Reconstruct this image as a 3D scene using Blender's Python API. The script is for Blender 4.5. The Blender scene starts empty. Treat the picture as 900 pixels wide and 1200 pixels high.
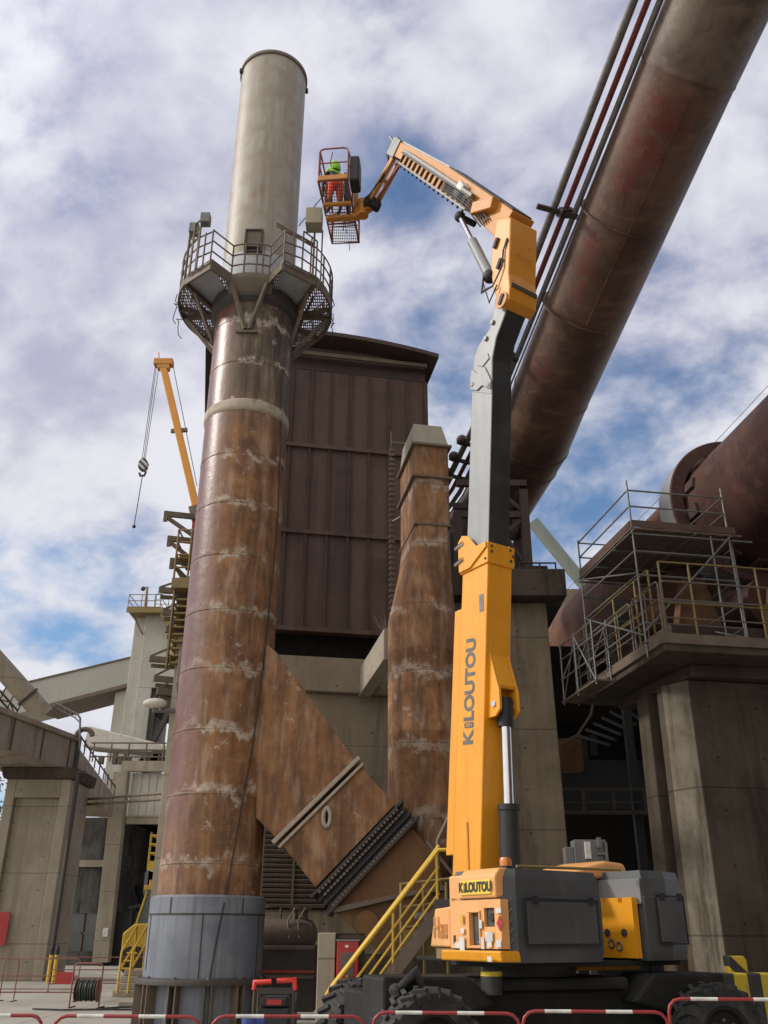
import bpy, bmesh, math, random
from mathutils import Vector as V, Matrix
rad = math.radians
SC = bpy.context.scene
COL = SC.collection
random.seed(7)

# ------------------------------------------------------------------ camera
FPX, PIT, ROLL = 1055.0, rad(25.13), rad(0.25)
EYE = V((0, 0, 1.7))
_R = V((1, 0, 0)); _U = V((0, -math.sin(PIT), math.cos(PIT))); _F = V((0, math.cos(PIT), math.sin(PIT)))
_R1 = _R * math.cos(ROLL) + _U * math.sin(ROLL)
_U1 = _U * math.cos(ROLL) - _R * math.sin(ROLL)
cam_data = bpy.data.cameras.new('camera')
cam = bpy.data.objects.new('camera', cam_data)
COL.objects.link(cam)
cam.matrix_world = Matrix(((_R1.x, _U1.x, -_F.x, EYE.x), (_R1.y, _U1.y, -_F.y, EYE.y), (_R1.z, _U1.z, -_F.z, EYE.z), (0, 0, 0, 1)))
cam_data.sensor_fit = 'VERTICAL'; cam_data.sensor_height = 36.0
cam_data.lens = FPX / 1200.0 * 36.0
cam_data.clip_start = 0.1; cam_data.clip_end = 3000
SC.camera = cam

# ------------------------------------------------------------------ light
SUN_DIR = V((-0.83, -0.02, 0.56)).normalized()       # towards the sun
SUN_EL = math.asin(SUN_DIR.z); SUN_AZ = math.atan2(SUN_DIR.x, SUN_DIR.y)
sd = bpy.data.lights.new('sun', 'SUN'); sd.energy = 2.4; sd.angle = rad(7); sd.color = (1.0, 0.93, 0.83)
so = bpy.data.objects.new('sun', sd); COL.objects.link(so)
so.rotation_euler = SUN_DIR.to_track_quat('Z', 'Y').to_euler(); so.location = (-30, 0, 60)
SC.view_settings.view_transform = 'Standard'; SC.view_settings.look = 'None'
SC.view_settings.exposure = 0.0; SC.view_settings.gamma = 1.0
SC.view_settings.use_curve_mapping = False
try:
    SC.cycles.use_denoising = True
    SC.cycles.max_bounces = 6; SC.cycles.diffuse_bounces = 3; SC.cycles.transparent_max_bounces = 16
    SC.cycles.sample_clamp_indirect = 6
except Exception:
    pass

class NT:
    """a small node-tree writer"""
    def __init__(s, nt):
        s.nt = nt
    def n(s, t, **kw):
        nd = s.nt.nodes.new(t)
        ins = kw.pop('i', {})
        for k, v in kw.items():
            setattr(nd, k, v)
        for k, v in ins.items():
            s.set(nd.inputs[k], v)
        return nd
    def set(s, sock, v):
        if isinstance(v, bpy.types.NodeSocket):
            s.nt.links.new(v, sock)
        elif hasattr(v, '__len__') and len(v) == 3 and sock.type == 'RGBA':
            sock.default_value = (*v, 1)
        else:
            sock.default_value = v
    def math(s, op, a, b=0.0, c=None, clamp=False):
        nd = s.n('ShaderNodeMath', operation=op, use_clamp=clamp)
        s.set(nd.inputs[0], a); s.set(nd.inputs[1], b)
        if c is not None: s.set(nd.inputs[2], c)
        return nd.outputs[0]
    def mix(s, f, a, b, mode='MIX'):
        nd = s.n('ShaderNodeMix', data_type='RGBA', blend_type=mode)
        s.set(nd.inputs[0], f); s.set(nd.inputs[6], a); s.set(nd.inputs[7], b)
        return nd.outputs[2]
    def noise(s, vec, scale, detail=4, rough=0.55, dist=0.0):
        nd = s.n('ShaderNodeTexNoise', i={'Vector': vec, 'Scale': scale, 'Detail': detail, 'Roughness': rough, 'Distortion': dist})
        return nd.outputs[0]
    def scale(s, vec, sc):
        nd = s.n('ShaderNodeMapping', i={'Vector': vec}); nd.inputs['Scale'].default_value = sc
        return nd.outputs[0]
    def ss(s, x, lo, hi):
        nd = s.n('ShaderNodeMapRange', interpolation_type='SMOOTHSTEP')
        s.set(nd.inputs[0], x); nd.inputs[1].default_value = lo; nd.inputs[2].default_value = hi
        return nd.outputs[0]
    def coord(s, kind='Object'):
        return s.n('ShaderNodeTexCoord').outputs[kind]
    def xyz(s, vec):
        nd = s.n('ShaderNodeSeparateXYZ'); s.set(nd.inputs[0], vec)
        return nd.outputs

# world: Nishita sky behind broken, lit cloud
W = bpy.data.worlds.new('World'); SC.world = W; W.use_nodes = True
t = NT(W.node_tree); W.node_tree.nodes.clear()
wo = t.n('ShaderNodeOutputWorld')
sky = t.n('ShaderNodeTexSky', sky_type='NISHITA', sun_disc=False)
sky.sun_elevation = SUN_EL; sky.sun_rotation = SUN_AZ
bg1 = t.n('ShaderNodeBackground', i={'Color': t.mix(1.0, sky.outputs[0], (0.80, 0.97, 1.12), 'MULTIPLY'), 'Strength': 0.13})
gen = t.coord('Generated')
X, Y, Z = t.xyz(gen)
zz = t.math('ADD', t.math('MAXIMUM', Z, 0.0), 0.42)
cv = t.n('ShaderNodeCombineXYZ', i={0: t.math('DIVIDE', X, zz), 1: t.math('DIVIDE', Y, zz), 2: 0.0})
cvec = t.n('ShaderNodeMapping', i={'Vector': cv.outputs[0]})
cvec.inputs['Location'].default_value = (15.755, 7.324, 0.0); cvec.inputs['Rotation'].default_value = (0, 0, 3.633)
cvec = cvec.outputs[0]
n1 = t.noise(cvec, 2.4, 9, 0.53, 0.12)
n2 = t.noise(t.scale(cvec, (1.0, 1.15, 1)), 6.0, 9, 0.57, 0.15)
n3 = t.noise(cvec, 1.0, 3, 0.5)
cover = t.math('ADD', t.math('MULTIPLY', n1, 0.68), t.math('MULTIPLY', n2, 0.32))
fac = t.ss(cover, 0.375, 0.515)
lum = t.ss(t.math('ADD', t.math('MULTIPLY', n2, 0.6), t.math('MULTIPLY', n3, 0.4)), 0.40, 0.62)
ccol = t.mix(lum, (0.52, 0.525, 0.69), (0.93, 0.935, 1.0))
# the cloud is brighter low towards the sun's side and behind the camera, thinner overhead
hz = t.ss(Z, 0.62, 0.05)
ccol = t.mix(t.math('MULTIPLY', hz, 0.55), ccol, (0.86, 0.87, 0.93))
ccol = t.mix(t.ss(Y, 0.25, -0.45), ccol, (0.90, 0.85, 0.77))
dotn = t.n('ShaderNodeVectorMath', operation='DOT_PRODUCT'); t.set(dotn.inputs[0], gen); dotn.inputs[1].default_value = V((-0.75, -0.5, 0.5)).normalized()
glow = t.ss(dotn.outputs['Value'], 0.1, 1.0)
stren = t.math('ADD', 0.88, t.math('MULTIPLY', glow, 0.8))
bg2 = t.n('ShaderNodeBackground', i={'Color': ccol, 'Strength': stren})
mx = t.n('ShaderNodeMixShader', i={0: fac, 1: bg1.outputs[0], 2: bg2.outputs[0]})
t.nt.links.new(mx.outputs[0], wo.inputs[0])

# ------------------------------------------------------------------ surveying helpers: photo pixel -> point at a known depth / height / plane
def ray(px, py):
    return _F + _R1 * ((px - 450) / FPX) + _U1 * ((600 - py) / FPX)
def at(px, py, Y):
    d = ray(px, py); return EYE + d * (Y / d.y)
def atz(px, py, z):
    d = ray(px, py); return EYE + d * ((z - EYE.z) / d.z)
def onpl(px, py, p0, n):
    d = ray(px, py); return EYE + d * ((V(p0) - EYE).dot(n) / d.dot(n))
def oncyl(px, py, cx, cy, r):
    d = ray(px, py); o = EYE - V((cx, cy, 0))
    a = d.x ** 2 + d.y ** 2; b = 2 * (d.x * o.x + d.y * o.y); c = o.x ** 2 + o.y ** 2 - r * r
    D = max(b * b - 4 * a * c, 0)
    return EYE + d * ((-b - math.sqrt(D)) / (2 * a))

# ------------------------------------------------------------------ mesh builder
class MB:
    def __init__(s, M=None):
        s.v = []; s.f = []; s.M = M
    def add(s, vs, fs):
        o = len(s.v)
        s.v += [(s.M @ V(p)) if s.M else V(p) for p in vs]
        s.f += [tuple(o + i for i in f) for f in fs]
        return s
    def bx(s, x0, x1, y0, y1, z0, z1):
        return s.add([(x0, y0, z0), (x1, y0, z0), (x1, y1, z0), (x0, y1, z0), (x0, y0, z1), (x1, y0, z1), (x1, y1, z1), (x0, y1, z1)],
                     [(3, 2, 1, 0), (4, 5, 6, 7), (0, 1, 5, 4), (1, 2, 6, 5), (2, 3, 7, 6), (3, 0, 4, 7)])
    def bar(s, p, q, w, h=None, up=(0, 0, 1)):
        p, q = V(p), V(q); d = (q - p).normalized(); h = w if h is None else h
        side = d.cross(V(up))
        if side.length < 1e-4: side = d.cross(V((0, 1, 0)))
        side.normalize(); u = side.cross(d).normalized()
        a, b = side * (w / 2), u * (h / 2)
        return s.add([p - a - b, p + a - b, p + a + b, p - a + b, q - a - b, q + a - b, q + a + b, q - a + b],
                     [(3, 2, 1, 0), (4, 5, 6, 7), (0, 1, 5, 4), (1, 2, 6, 5), (2, 3, 7, 6), (3, 0, 4, 7)])
    def taper(s, p, q, w0, h0, w1, h1, up=(0, 0, 1)):
        p, q = V(p), V(q); d = (q - p).normalized()
        side = d.cross(V(up))
        if side.length < 1e-4: side = d.cross(V((0, 1, 0)))
        side.normalize(); u = side.cross(d).normalized()
        A = [(-1, -1), (1, -1), (1, 1), (-1, 1)]
        return s.add([p + side * (w0 / 2 * a) + u * (h0 / 2 * b) for a, b in A] + [q + side * (w1 / 2 * a) + u * (h1 / 2 * b) for a, b in A],
                     [(3, 2, 1, 0), (4, 5, 6, 7), (0, 1, 5, 4), (1, 2, 6, 5), (2, 3, 7, 6), (3, 0, 4, 7)])
    def rings(s, rings, caps=True, closed=False):
        n = len(rings[0]); vs = [p for r in rings for p in r]; fs = []
        m = len(rings)
        for k in range(m if closed else m - 1):
            k2 = (k + 1) % m
            for i in range(n):
                j = (i + 1) % n
                fs.append((k * n + i, k * n + j, k2 * n + j, k2 * n + i))
        if caps and not closed:
            fs.append(tuple(range(n - 1, -1, -1))); fs.append(tuple((m - 1) * n + i for i in range(n)))
        return s.add(vs, fs)
    def tube(s, pts, r, n=8, closed=False, caps=True):
        pts = [V(p) for p in pts]; m = len(pts); rs = r if isinstance(r, (list, tuple)) else [r] * m
        rings = []; ref = None
        for i, p in enumerate(pts):
            a = pts[(i - 1) % m] if (closed or i > 0) else None
            b = pts[(i + 1) % m] if (closed or i < m - 1) else None
            d1 = (p - a).normalized() if a is not None else None
            d2 = (b - p).normalized() if b is not None else None
            d = (d1 + d2) if (d1 is not None and d2 is not None) else (d1 if d2 is None else d2)
            if d.length < 1e-5: d = d2
            d = d.normalized()
            k = 1.0
            if d1 is not None and d2 is not None: k = 1 / max(0.5, d.dot(d2))
            if ref is None:
                ref = d.cross(V((0, 0, 1)))
                if ref.length < 0.05: ref = d.cross(V((0, 1, 0)))
            ref = (ref - d * ref.dot(d)).normalized(); bn = d.cross(ref)
            ax = None
            if k > 1.0005:
                ax = (d2 - d1)
                ax = (ax - d * ax.dot(d)).normalized()
            ring = []
            for q in range(n):
                th = 2 * math.pi * q / n
                o = ref * math.cos(th) + bn * math.sin(th)
                if ax is not None: o = o + ax * (o.dot(ax) * (k - 1))
                ring.append(p + o * rs[i])
            rings.append(ring)
        return s.rings(rings, caps, closed)
    def cyl(s, p, q, r0, r1=None, n=24, caps=True):
        return s.tube([p, q], [r0, r0 if r1 is None else r1], n, caps=caps)
    def lathe(s, prof, c, n=48, a0=0, a1=360, caps=False):
        """prof: (radius, z) pairs round the vertical through c"""
        full = abs(a1 - a0) >= 360
        rings = []
        m = n if full else n + 1
        for r, z in prof:
            rings.append([V((c[0] + r * math.cos(rad(a0) + rad(a1 - a0) * k / n), c[1] + r * math.sin(rad(a0) + rad(a1 - a0) * k / n), c[2] + z)) for k in range(m)])
        if full: return s.rings(rings, caps)
        vs = [p for r in rings for p in r]; fs = []
        for k in range(len(rings) - 1):
            for i in range(m - 1):
                fs.append((k * m + i, k * m + i + 1, (k + 1) * m + i + 1, (k + 1) * m + i))
        return s.add(vs, fs)
    def prism(s, poly, vec):
        n = len(poly); poly = [V(p) for p in poly]; vec = V(vec)
        return s.add(poly + [p + vec for p in poly],
                     [tuple(range(n - 1, -1, -1)), tuple(range(n, 2 * n))] + [(i, (i + 1) % n, n + (i + 1) % n, n + i) for i in range(n)])
    def ball(s, c, r, sc=(1, 1, 1), n=12, m=8):
        rings = []
        for k in range(1, m):
            ph = math.pi * k / m
            rings.append([V(c) + V((r * sc[0] * math.sin(ph) * math.cos(2 * math.pi * i / n), r * sc[1] * math.sin(ph) * math.sin(2 * math.pi * i / n), -r * sc[2] * math.cos(ph))) for i in range(n)])
        return s.rings(rings, True)
    def build(s, name, mat=None, parent=None, smooth=None, bevel=0, seg=2, label=None, cat=None, group=None, kind=None, solid=0):
        if parent is None:
            xs = [p.x for p in s.v]; ys = [p.y for p in s.v]; zs = [p.z for p in s.v]
            org = V(((min(xs) + max(xs)) / 2, (min(ys) + max(ys)) / 2, min(zs)))
            if kind == 'structure': org = V((0, 0, 0))
        else:
            org = V((0, 0, 0)); q = parent
            while q: org += q.location; q = q.parent
        me = bpy.data.meshes.new(name)
        bm = bmesh.new()
        vs = [bm.verts.new(p - org) for p in s.v]
        for f in s.f:
            try: bm.faces.new([vs[i] for i in f])
            except ValueError: pass
        bmesh.ops.recalc_face_normals(bm, faces=bm.faces)
        bm.to_mesh(me); bm.free()
        if smooth:
            for p in me.polygons: p.use_smooth = True
            me.set_sharp_from_angle(angle=rad(smooth))
        if mat: me.materials.append(mat)
        o = bpy.data.objects.new(name, me); COL.objects.link(o)
        if parent is None: o.location = org
        else: o.parent = parent
        if bevel:
            b = o.modifiers.new('bevel', 'BEVEL'); b.width = bevel; b.segments = seg; b.limit_method = 'ANGLE'; b.angle_limit = rad(40)
        if solid:
            b = o.modifiers.new('solid', 'SOLIDIFY'); b.thickness = solid; b.offset = 0
        tag(o, label, cat, group, kind)
        return o

def tag(o, label=None, cat=None, group=None, kind=None):
    if label: o['label'] = label
    if cat: o['category'] = cat
    if group: o['group'] = group
    if kind: o['kind'] = kind
    return o
def thing(name, loc, label, cat, group=None):
    o = bpy.data.objects.new(name, None); o.empty_display_size = 0.3
    COL.objects.link(o); o.location = loc
    return tag(o, label, cat, group)
def children(o):
    return [c for c in SC.objects if c.parent == o]
def dup(root, loc, rotz=0.0, label=None, group=None):
    def cp(o, par):
        c = o.copy(); COL.objects.link(c); c.parent = par
        for ch in children(o): cp(ch, c)
        return c
    kids = children(root)
    r = root.copy(); COL.objects.link(r); r.location = loc; r.rotation_euler = (0, 0, rotz)
    for k in kids: cp(k, r)
    if label: r['label'] = label
    if group: r['group'] = group
    return r
def text(body, size, name, mat, parent, origin, xdir, ydir, depth=0.004, bold=0.02, align='CENTER', sx=1.0):
    """lettering as a mesh laid on a surface: xdir along the line, ydir up the letters"""
    cu = bpy.data.curves.new('lettering', 'FONT'); cu.body = body; cu.size = size; cu.extrude = depth; cu.offset = bold * size
    cu.align_x = align; cu.align_y = 'CENTER'
    tmp = bpy.data.objects.new('lettering_curve', cu); COL.objects.link(tmp)
    dg = bpy.context.evaluated_depsgraph_get()
    me = bpy.data.meshes.new_from_object(tmp.evaluated_get(dg)); bpy.data.objects.remove(tmp)
    x, y = V(xdir).normalized(), V(ydir).normalized(); z = x.cross(y)
    org = V((0, 0, 0)); q = parent
    while q: org += q.location; q = q.parent
    for v in me.vertices:
        v.co = V(origin) + x * v.co.x * sx + y * v.co.y + z * v.co.z - org
    me.materials.clear(); me.materials.append(mat)
    o = bpy.data.objects.new(name, me); COL.objects.link(o); o.parent = parent
    return o

# ------------------------------------------------------------------ materials
def newmat(name):
    m = bpy.data.materials.new(name); m.use_nodes = True
    t = NT(m.node_tree); b = m.node_tree.nodes['Principled BSDF']
    return m, t, b
def bump(t, b, h, strength=0.3, dist=0.02):
    bp = t.n('ShaderNodeBump', i={'Height': h, 'Strength': strength, 'Distance': dist})
    t.nt.links.new(bp.outputs[0], b.inputs['Normal'])
def weather(name, c1, c2, dirt, scale=1.2, streak=0.5, dirt_amt=0.5, rough=0.8, metal=0.0, bmp=0.15, spec=0.5, fine=25, szx=1.6, coat=0.0):
    """two tones in blotches, dark or pale runs down the surface, fine grain"""
    m, t, b = newmat(name)
    co = t.coord()
    big = t.noise(co, scale, 5, 0.6)
    run = t.noise(t.scale(co, (szx, szx, 0.09)), 3.0, 5, 0.65)
    gr = t.noise(co, fine, 3, 0.6)
    col = t.mix(t.ss(big, 0.36, 0.66), c1, c2)
    k = t.math('MULTIPLY', t.ss(t.math('ADD', t.math('MULTIPLY', run, streak), t.math('MULTIPLY', big, 1 - streak)), 0.47, 0.70), dirt_amt)
    col = t.mix(k, col, dirt)
    col = t.mix(t.math('MULTIPLY', t.ss(gr, 0.3, 0.75), 0.22), col, (0.5, 0.5, 0.5), 'OVERLAY')
    t.set(b.inputs['Base Color'], col)
    t.set(b.inputs['Roughness'], t.math('ADD', rough - 0.08, t.math('MULTIPLY', gr, 0.16)))
    b.inputs['Metallic'].default_value = metal
    b.inputs['Specular IOR Level'].default_value = spec
    if coat: b.inputs['Coat Weight'].default_value = coat; b.inputs['Coat Roughness'].default_value = 0.25
    if bmp: bump(t, b, t.math('ADD', gr, t.math('MULTIPLY', big, 2.0)), bmp, 0.02)
    return m
def plain(name, c, rough=0.5, metal=0.0, var=0.12, spec=0.5, coat=0.0):
    m, t, b = newmat(name)
    co = t.coord(); nz = t.noise(co, 6, 5, 0.6)
    d = tuple(x * (1 - 2.2 * var) for x in c); l = tuple(min(1, x * (1 + var)) for x in c)
    t.set(b.inputs['Base Color'], t.mix(t.ss(nz, 0.3, 0.7), d, l))
    t.set(b.inputs['Roughness'], t.math('ADD', rough - 0.06, t.math('MULTIPLY', nz, 0.12)))
    b.inputs['Metallic'].default_value = metal; b.inputs['Specular IOR Level'].default_value = spec
    if coat: b.inputs['Coat Weight'].default_value = coat; b.inputs['Coat Roughness'].default_value = 0.2
    return m

def rusty_stack(name, paint=True, joint=1.35, joint0=0.35, pale=1.0):
    """rusted plate with runs, pale scraped patches along the weld rings; the left flank keeps its red-oxide paint"""
    m, t, b = newmat(name)
    co = t.coord(); x, y, z = t.xyz(co)
    big = t.noise(co, 1.1, 5, 0.6); mid = t.noise(co, 3.2, 6, 0.65); gr = t.noise(co, 22, 4, 0.65)
    run = t.noise(t.scale(co, (1.9, 1.9, 0.22)), 1.6, 7, 0.68, 0.3)
    run2 = t.noise(t.scale(co, (4, 4, 0.16)), 1.3, 6, 0.65, 0.2)
    blob = t.noise(co, 2.1, 7, 0.7)
    col = t.mix(t.ss(t.math('ADD', t.math('MULTIPLY', run, 0.55), t.math('MULTIPLY', blob, 0.45)), 0.38, 0.62), (0.125, 0.055, 0.024), (0.315, 0.145, 0.055))
    col = t.mix(t.ss(big, 0.5, 0.72), col, (0.40, 0.205, 0.085))
    col = t.mix(t.math('MULTIPLY', t.ss(run2, 0.50, 0.70), 0.55), col, (0.075, 0.036, 0.02))
    col = t.mix(t.math('MULTIPLY', t.ss(t.noise(t.scale(co, (2.5, 2.5, 0.5)), 1.5, 6, 0.7), 0.48, 0.68), 0.5), col, (0.46, 0.33, 0.23))
    # upper part, below the platform: greyer and darker from soot
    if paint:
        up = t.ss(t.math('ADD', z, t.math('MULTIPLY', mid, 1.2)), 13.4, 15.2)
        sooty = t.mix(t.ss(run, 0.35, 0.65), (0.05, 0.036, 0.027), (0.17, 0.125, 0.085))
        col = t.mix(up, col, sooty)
        lp = t.ss(t.math('ADD', t.math('MULTIPLY', x, -1), t.math('MULTIPLY', t.math('SUBTRACT', run, 0.5), 0.9)), 0.08, 0.62)
        lp = t.math('MULTIPLY', lp, t.ss(t.math('ADD', z, t.math('MULTIPLY', mid, 2.5)), 3.2, 6.0))
        pcol = t.mix(t.ss(run2, 0.4, 0.65), (0.115, 0.042, 0.030), (0.175, 0.072, 0.052))
        col = t.mix(lp, col, pcol)
    # pale scraped rings and runs
    zz = t.math('ADD', z, t.math('MULTIPLY', t.math('SUBTRACT', t.noise(t.scale(co, (1, 1, .4)), 1.5, 6, 0.65), 0.5), 1.5))
    fr = t.math('FRACT', t.math('DIVIDE', t.math('ADD', zz, joint0), joint))
    ringd = t.math('ABSOLUTE', t.math('SUBTRACT', fr, 0.5))
    band = t.math('SUBTRACT', 1.0, t.ss(t.math('ADD', ringd, t.math('MULTIPLY', t.math('SUBTRACT', t.noise(co, 2.4, 3), 0.5), 0.16)), 0.02, 0.11))
    patch = t.ss(t.noise(t.scale(co, (1.5, 1.5, 1.1)), 1.2, 4, 0.6), 0.37, 0.52)
    mark = t.math('MULTIPLY', t.math('MULTIPLY', band, patch), t.ss(t.noise(t.scale(co, (1, 1, 1.6)), 6.5, 7, 0.75), 0.37, 0.53))
    blot = t.math('MULTIPLY', t.ss(t.math('ADD', t.math('MULTIPLY', mid, 0.7), t.math('MULTIPLY', gr, 0.3)), 0.565, 0.63), t.ss(t.noise(co, 0.9, 3), 0.48, 0.6))
    runs_pale = t.math('MULTIPLY', t.math('MULTIPLY', t.ss(run, 0.54, 0.68), t.ss(big, 0.45, 0.62)), 0.55)
    mk = t.math('MAXIMUM', t.math('MAXIMUM', mark, t.math('MULTIPLY', blot, 0.9)), runs_pale)
    if paint: mk = t.math('MULTIPLY', mk, t.math('SUBTRACT', 1.0, t.math('MULTIPLY', lp, 0.8)))
    col = t.mix(t.math('MULTIPLY', mk, 0.85 * pale), col, (0.52, 0.45, 0.37))
    # every course weathers differently, with pale runs hanging from the scraped rings
    crs = t.n('ShaderNodeTexWhiteNoise', noise_dimensions='1D'); t.set(crs.inputs['W'], t.math('FLOOR', t.math('DIVIDE', t.math('ADD', z, joint0 + joint * 0.5), joint)))
    drip = t.math('MULTIPLY', t.ss(t.noise(t.scale(co, (7, 7, 0.5)), 1.2, 5, 0.7), 0.5, 0.66), t.ss(fr, 0.05, 0.5))
    rdg = t.math('ABSOLUTE', t.math('SUBTRACT', t.noise(t.scale(co, (0.8, 0.8, 1.0)), 0.95, 5, 0.6, 0.5), 0.5))
    curl = t.math('MULTIPLY', t.math('SUBTRACT', 1.0, t.ss(rdg, 0.004, 0.022)), t.ss(t.noise(co, 5.5, 6, 0.75), 0.42, 0.58))
    mk = t.math('MAXIMUM', mk, t.math('MULTIPLY', curl, 0.9))
    mk = t.math('MULTIPLY', mk, t.math('ADD', 0.35, t.math('MULTIPLY', crs.outputs['Value'], 0.8)))
    mk = t.math('MAXIMUM', mk, t.math('MULTIPLY', t.math('MULTIPLY', drip, crs.outputs['Value']), 0.45), clamp=True)
    col = t.mix(t.math('MULTIPLY', crs.outputs['Value'], 0.25), col, (0.09, 0.045, 0.025))
    seam = t.math('SUBTRACT', 1.0, t.ss(t.math('ABSOLUTE', t.math('SUBTRACT', t.math('FRACT', t.math('DIVIDE', t.math('ADD', z, joint0), joint)), 0.5)), 0.004, 0.012))
    col = t.mix(t.math('MULTIPLY', seam, 0.45), col, (0.05, 0.03, 0.02))
    t.set(b.inputs['Base Color'], col)
    if paint:
        t.set(b.inputs['Roughness'], t.math('SUBTRACT', t.math('ADD', 0.62, t.math('MULTIPLY', gr, 0.2)), t.math('MULTIPLY', lp, 0.36)))
    else:
        t.set(b.inputs['Roughness'], t.math('ADD', 0.62, t.math('MULTIPLY', gr, 0.25)))
    bump(t, b, t.math('ADD', t.math('MULTIPLY', gr, 0.5), t.math('MULTIPLY', mid, 1.5)), 0.35, 0.02)
    return m

def mottled(name, c1, c2, c3, patches=(), rough=0.5):
    """weather-beaten painted duct: blotches at several sizes, streaks, worn red patches of their own shape"""
    m, t, b = newmat(name)
    co = t.coord()
    a = t.noise(co, 0.55, 8, 0.68, 0.4); bb = t.noise(co, 2.2, 7, 0.7); g = t.noise(co, 14, 4, 0.65)
    st = t.noise(t.scale(co, (0.35, 1.6, 1.6)), 1.6, 6, 0.65)
    col = t.mix(t.ss(a, 0.38, 0.62), c1, c2)
    col = t.mix(t.math('MULTIPLY', t.ss(bb, 0.48, 0.72), 0.55), col, c3)
    col = t.mix(t.math('MULTIPLY', t.ss(st, 0.5, 0.68), 0.45), col, tuple(q * 1.5 for q in c2))
    col = t.mix(t.math('MULTIPLY', t.ss(g, 0.56, 0.72), 0.3), col, tuple(q * 0.5 for q in c1))
    for p, sz, cc in patches:
        d = t.n('ShaderNodeVectorMath', operation='DISTANCE'); t.set(d.inputs[0], co); d.inputs[1].default_value = p
        f = t.math('SUBTRACT', 1.0, t.ss(t.math('ADD', d.outputs['Value'], t.math('MULTIPLY', t.math('SUBTRACT', bb, 0.5), sz * 1.3)), sz * 0.2, sz * 1.1)); f = t.math('MULTIPLY', f, t.ss(t.noise(co, 3.5, 7, 0.75), 0.36, 0.58))
        col = t.mix(t.math('MULTIPLY', f, 0.85), col, cc)
    t.set(b.inputs['Base Color'], col)
    t.set(b.inputs['Roughness'], t.math('ADD', rough - 0.12, t.math('MULTIPLY', bb, 0.25)))
    b.inputs['Specular IOR Level'].default_value = 0.3
    bump(t, b, t.math('ADD', t.math('MULTIPLY', a, 2.5), t.math('MULTIPLY', g, 0.4)), 0.25, 0.03)
    return m
def sheet_wall(name, c1, c2, dirt, pitch, ang):
    """sheet cladding: each sheet its own tone, dust runs, faint overlaps"""
    m, t, b = newmat(name)
    co = t.coord(); x, y, z = t.xyz(co)
    u = t.math('ADD', t.math('MULTIPLY', x, math.cos(ang)), t.math('MULTIPLY', y, math.sin(ang)))
    cell = t.n('ShaderNodeCombineXYZ', i={0: t.math('FLOOR', t.math('DIVIDE', u, pitch)), 1: t.math('FLOOR', t.math('DIVIDE', z, 3.2)), 2: 0.0})
    wn = t.n('ShaderNodeTexWhiteNoise', noise_dimensions='3D'); t.set(wn.inputs['Vector'], cell.outputs[0])
    big = t.noise(co, 0.5, 6, 0.65); run = t.noise(t.scale(co, (2.4, 2.4, 0.12)), 1.6, 6, 0.68); g = t.noise(co, 9, 5, 0.7)
    col = t.mix(t.math('ADD', t.math('MULTIPLY', wn.outputs['Value'], 0.55), t.math('MULTIPLY', t.ss(big, 0.35, 0.65), 0.45)), c1, c2)
    col = t.mix(t.math('MULTIPLY', t.ss(run, 0.5, 0.7), 0.55), col, dirt)
    col = t.mix(t.math('MULTIPLY', t.math('MULTIPLY', t.ss(g, 0.63, 0.72), t.ss(big, 0.5, 0.65)), 0.5), col, (0.24, 0.19, 0.16))
    t.set(b.inputs['Base Color'], col); t.set(b.inputs['Roughness'], t.math('ADD', 0.5, t.math('MULTIPLY', g, 0.2)))
    b.inputs['Specular IOR Level'].default_value = 0.25
    bump(t, b, t.math('ADD', big, t.math('MULTIPLY', run, 0.4)), 0.35, 0.03)
    return m

def grating(name, c, cell=0.07, fill=0.45):
    """open steel grating: bars with real holes between them"""
    m, t, b = newmat(name)
    x, y, z = t.xyz(t.coord())
    fx = t.math('FRACT', t.math('DIVIDE', x, cell)); fy = t.math('FRACT', t.math('DIVIDE', y, cell * 2.2))
    a = t.math('MAXIMUM', t.math('LESS_THAN', fx, fill), t.math('LESS_THAN', fy, fill * 0.5))
    t.set(b.inputs['Base Color'], c); t.set(b.inputs['Alpha'], a); b.inputs['Roughness'].default_value = 0.6
    return m

def stripes(name, c1, c2, period, axis=(1, 0, 0.6), rough=0.6):
    m, t, b = newmat(name)
    co = t.coord(); d = t.n('ShaderNodeVectorMath', operation='DOT_PRODUCT'); t.set(d.inputs[0], co); d.inputs[1].default_value = axis
    f = t.math('LESS_THAN', t.math('FRACT', t.math('DIVIDE', d.outputs['Value'], period)), 0.5)
    g = t.noise(co, 7, 5, 0.65)
    col = t.mix(f, c1, c2); col = t.mix(t.math('MULTIPLY', t.ss(g, 0.5, 0.7), 0.45), col, (0.12, 0.11, 0.10))
    t.set(b.inputs['Base Color'], col); b.inputs['Roughness'].default_value = rough
    return m

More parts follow.
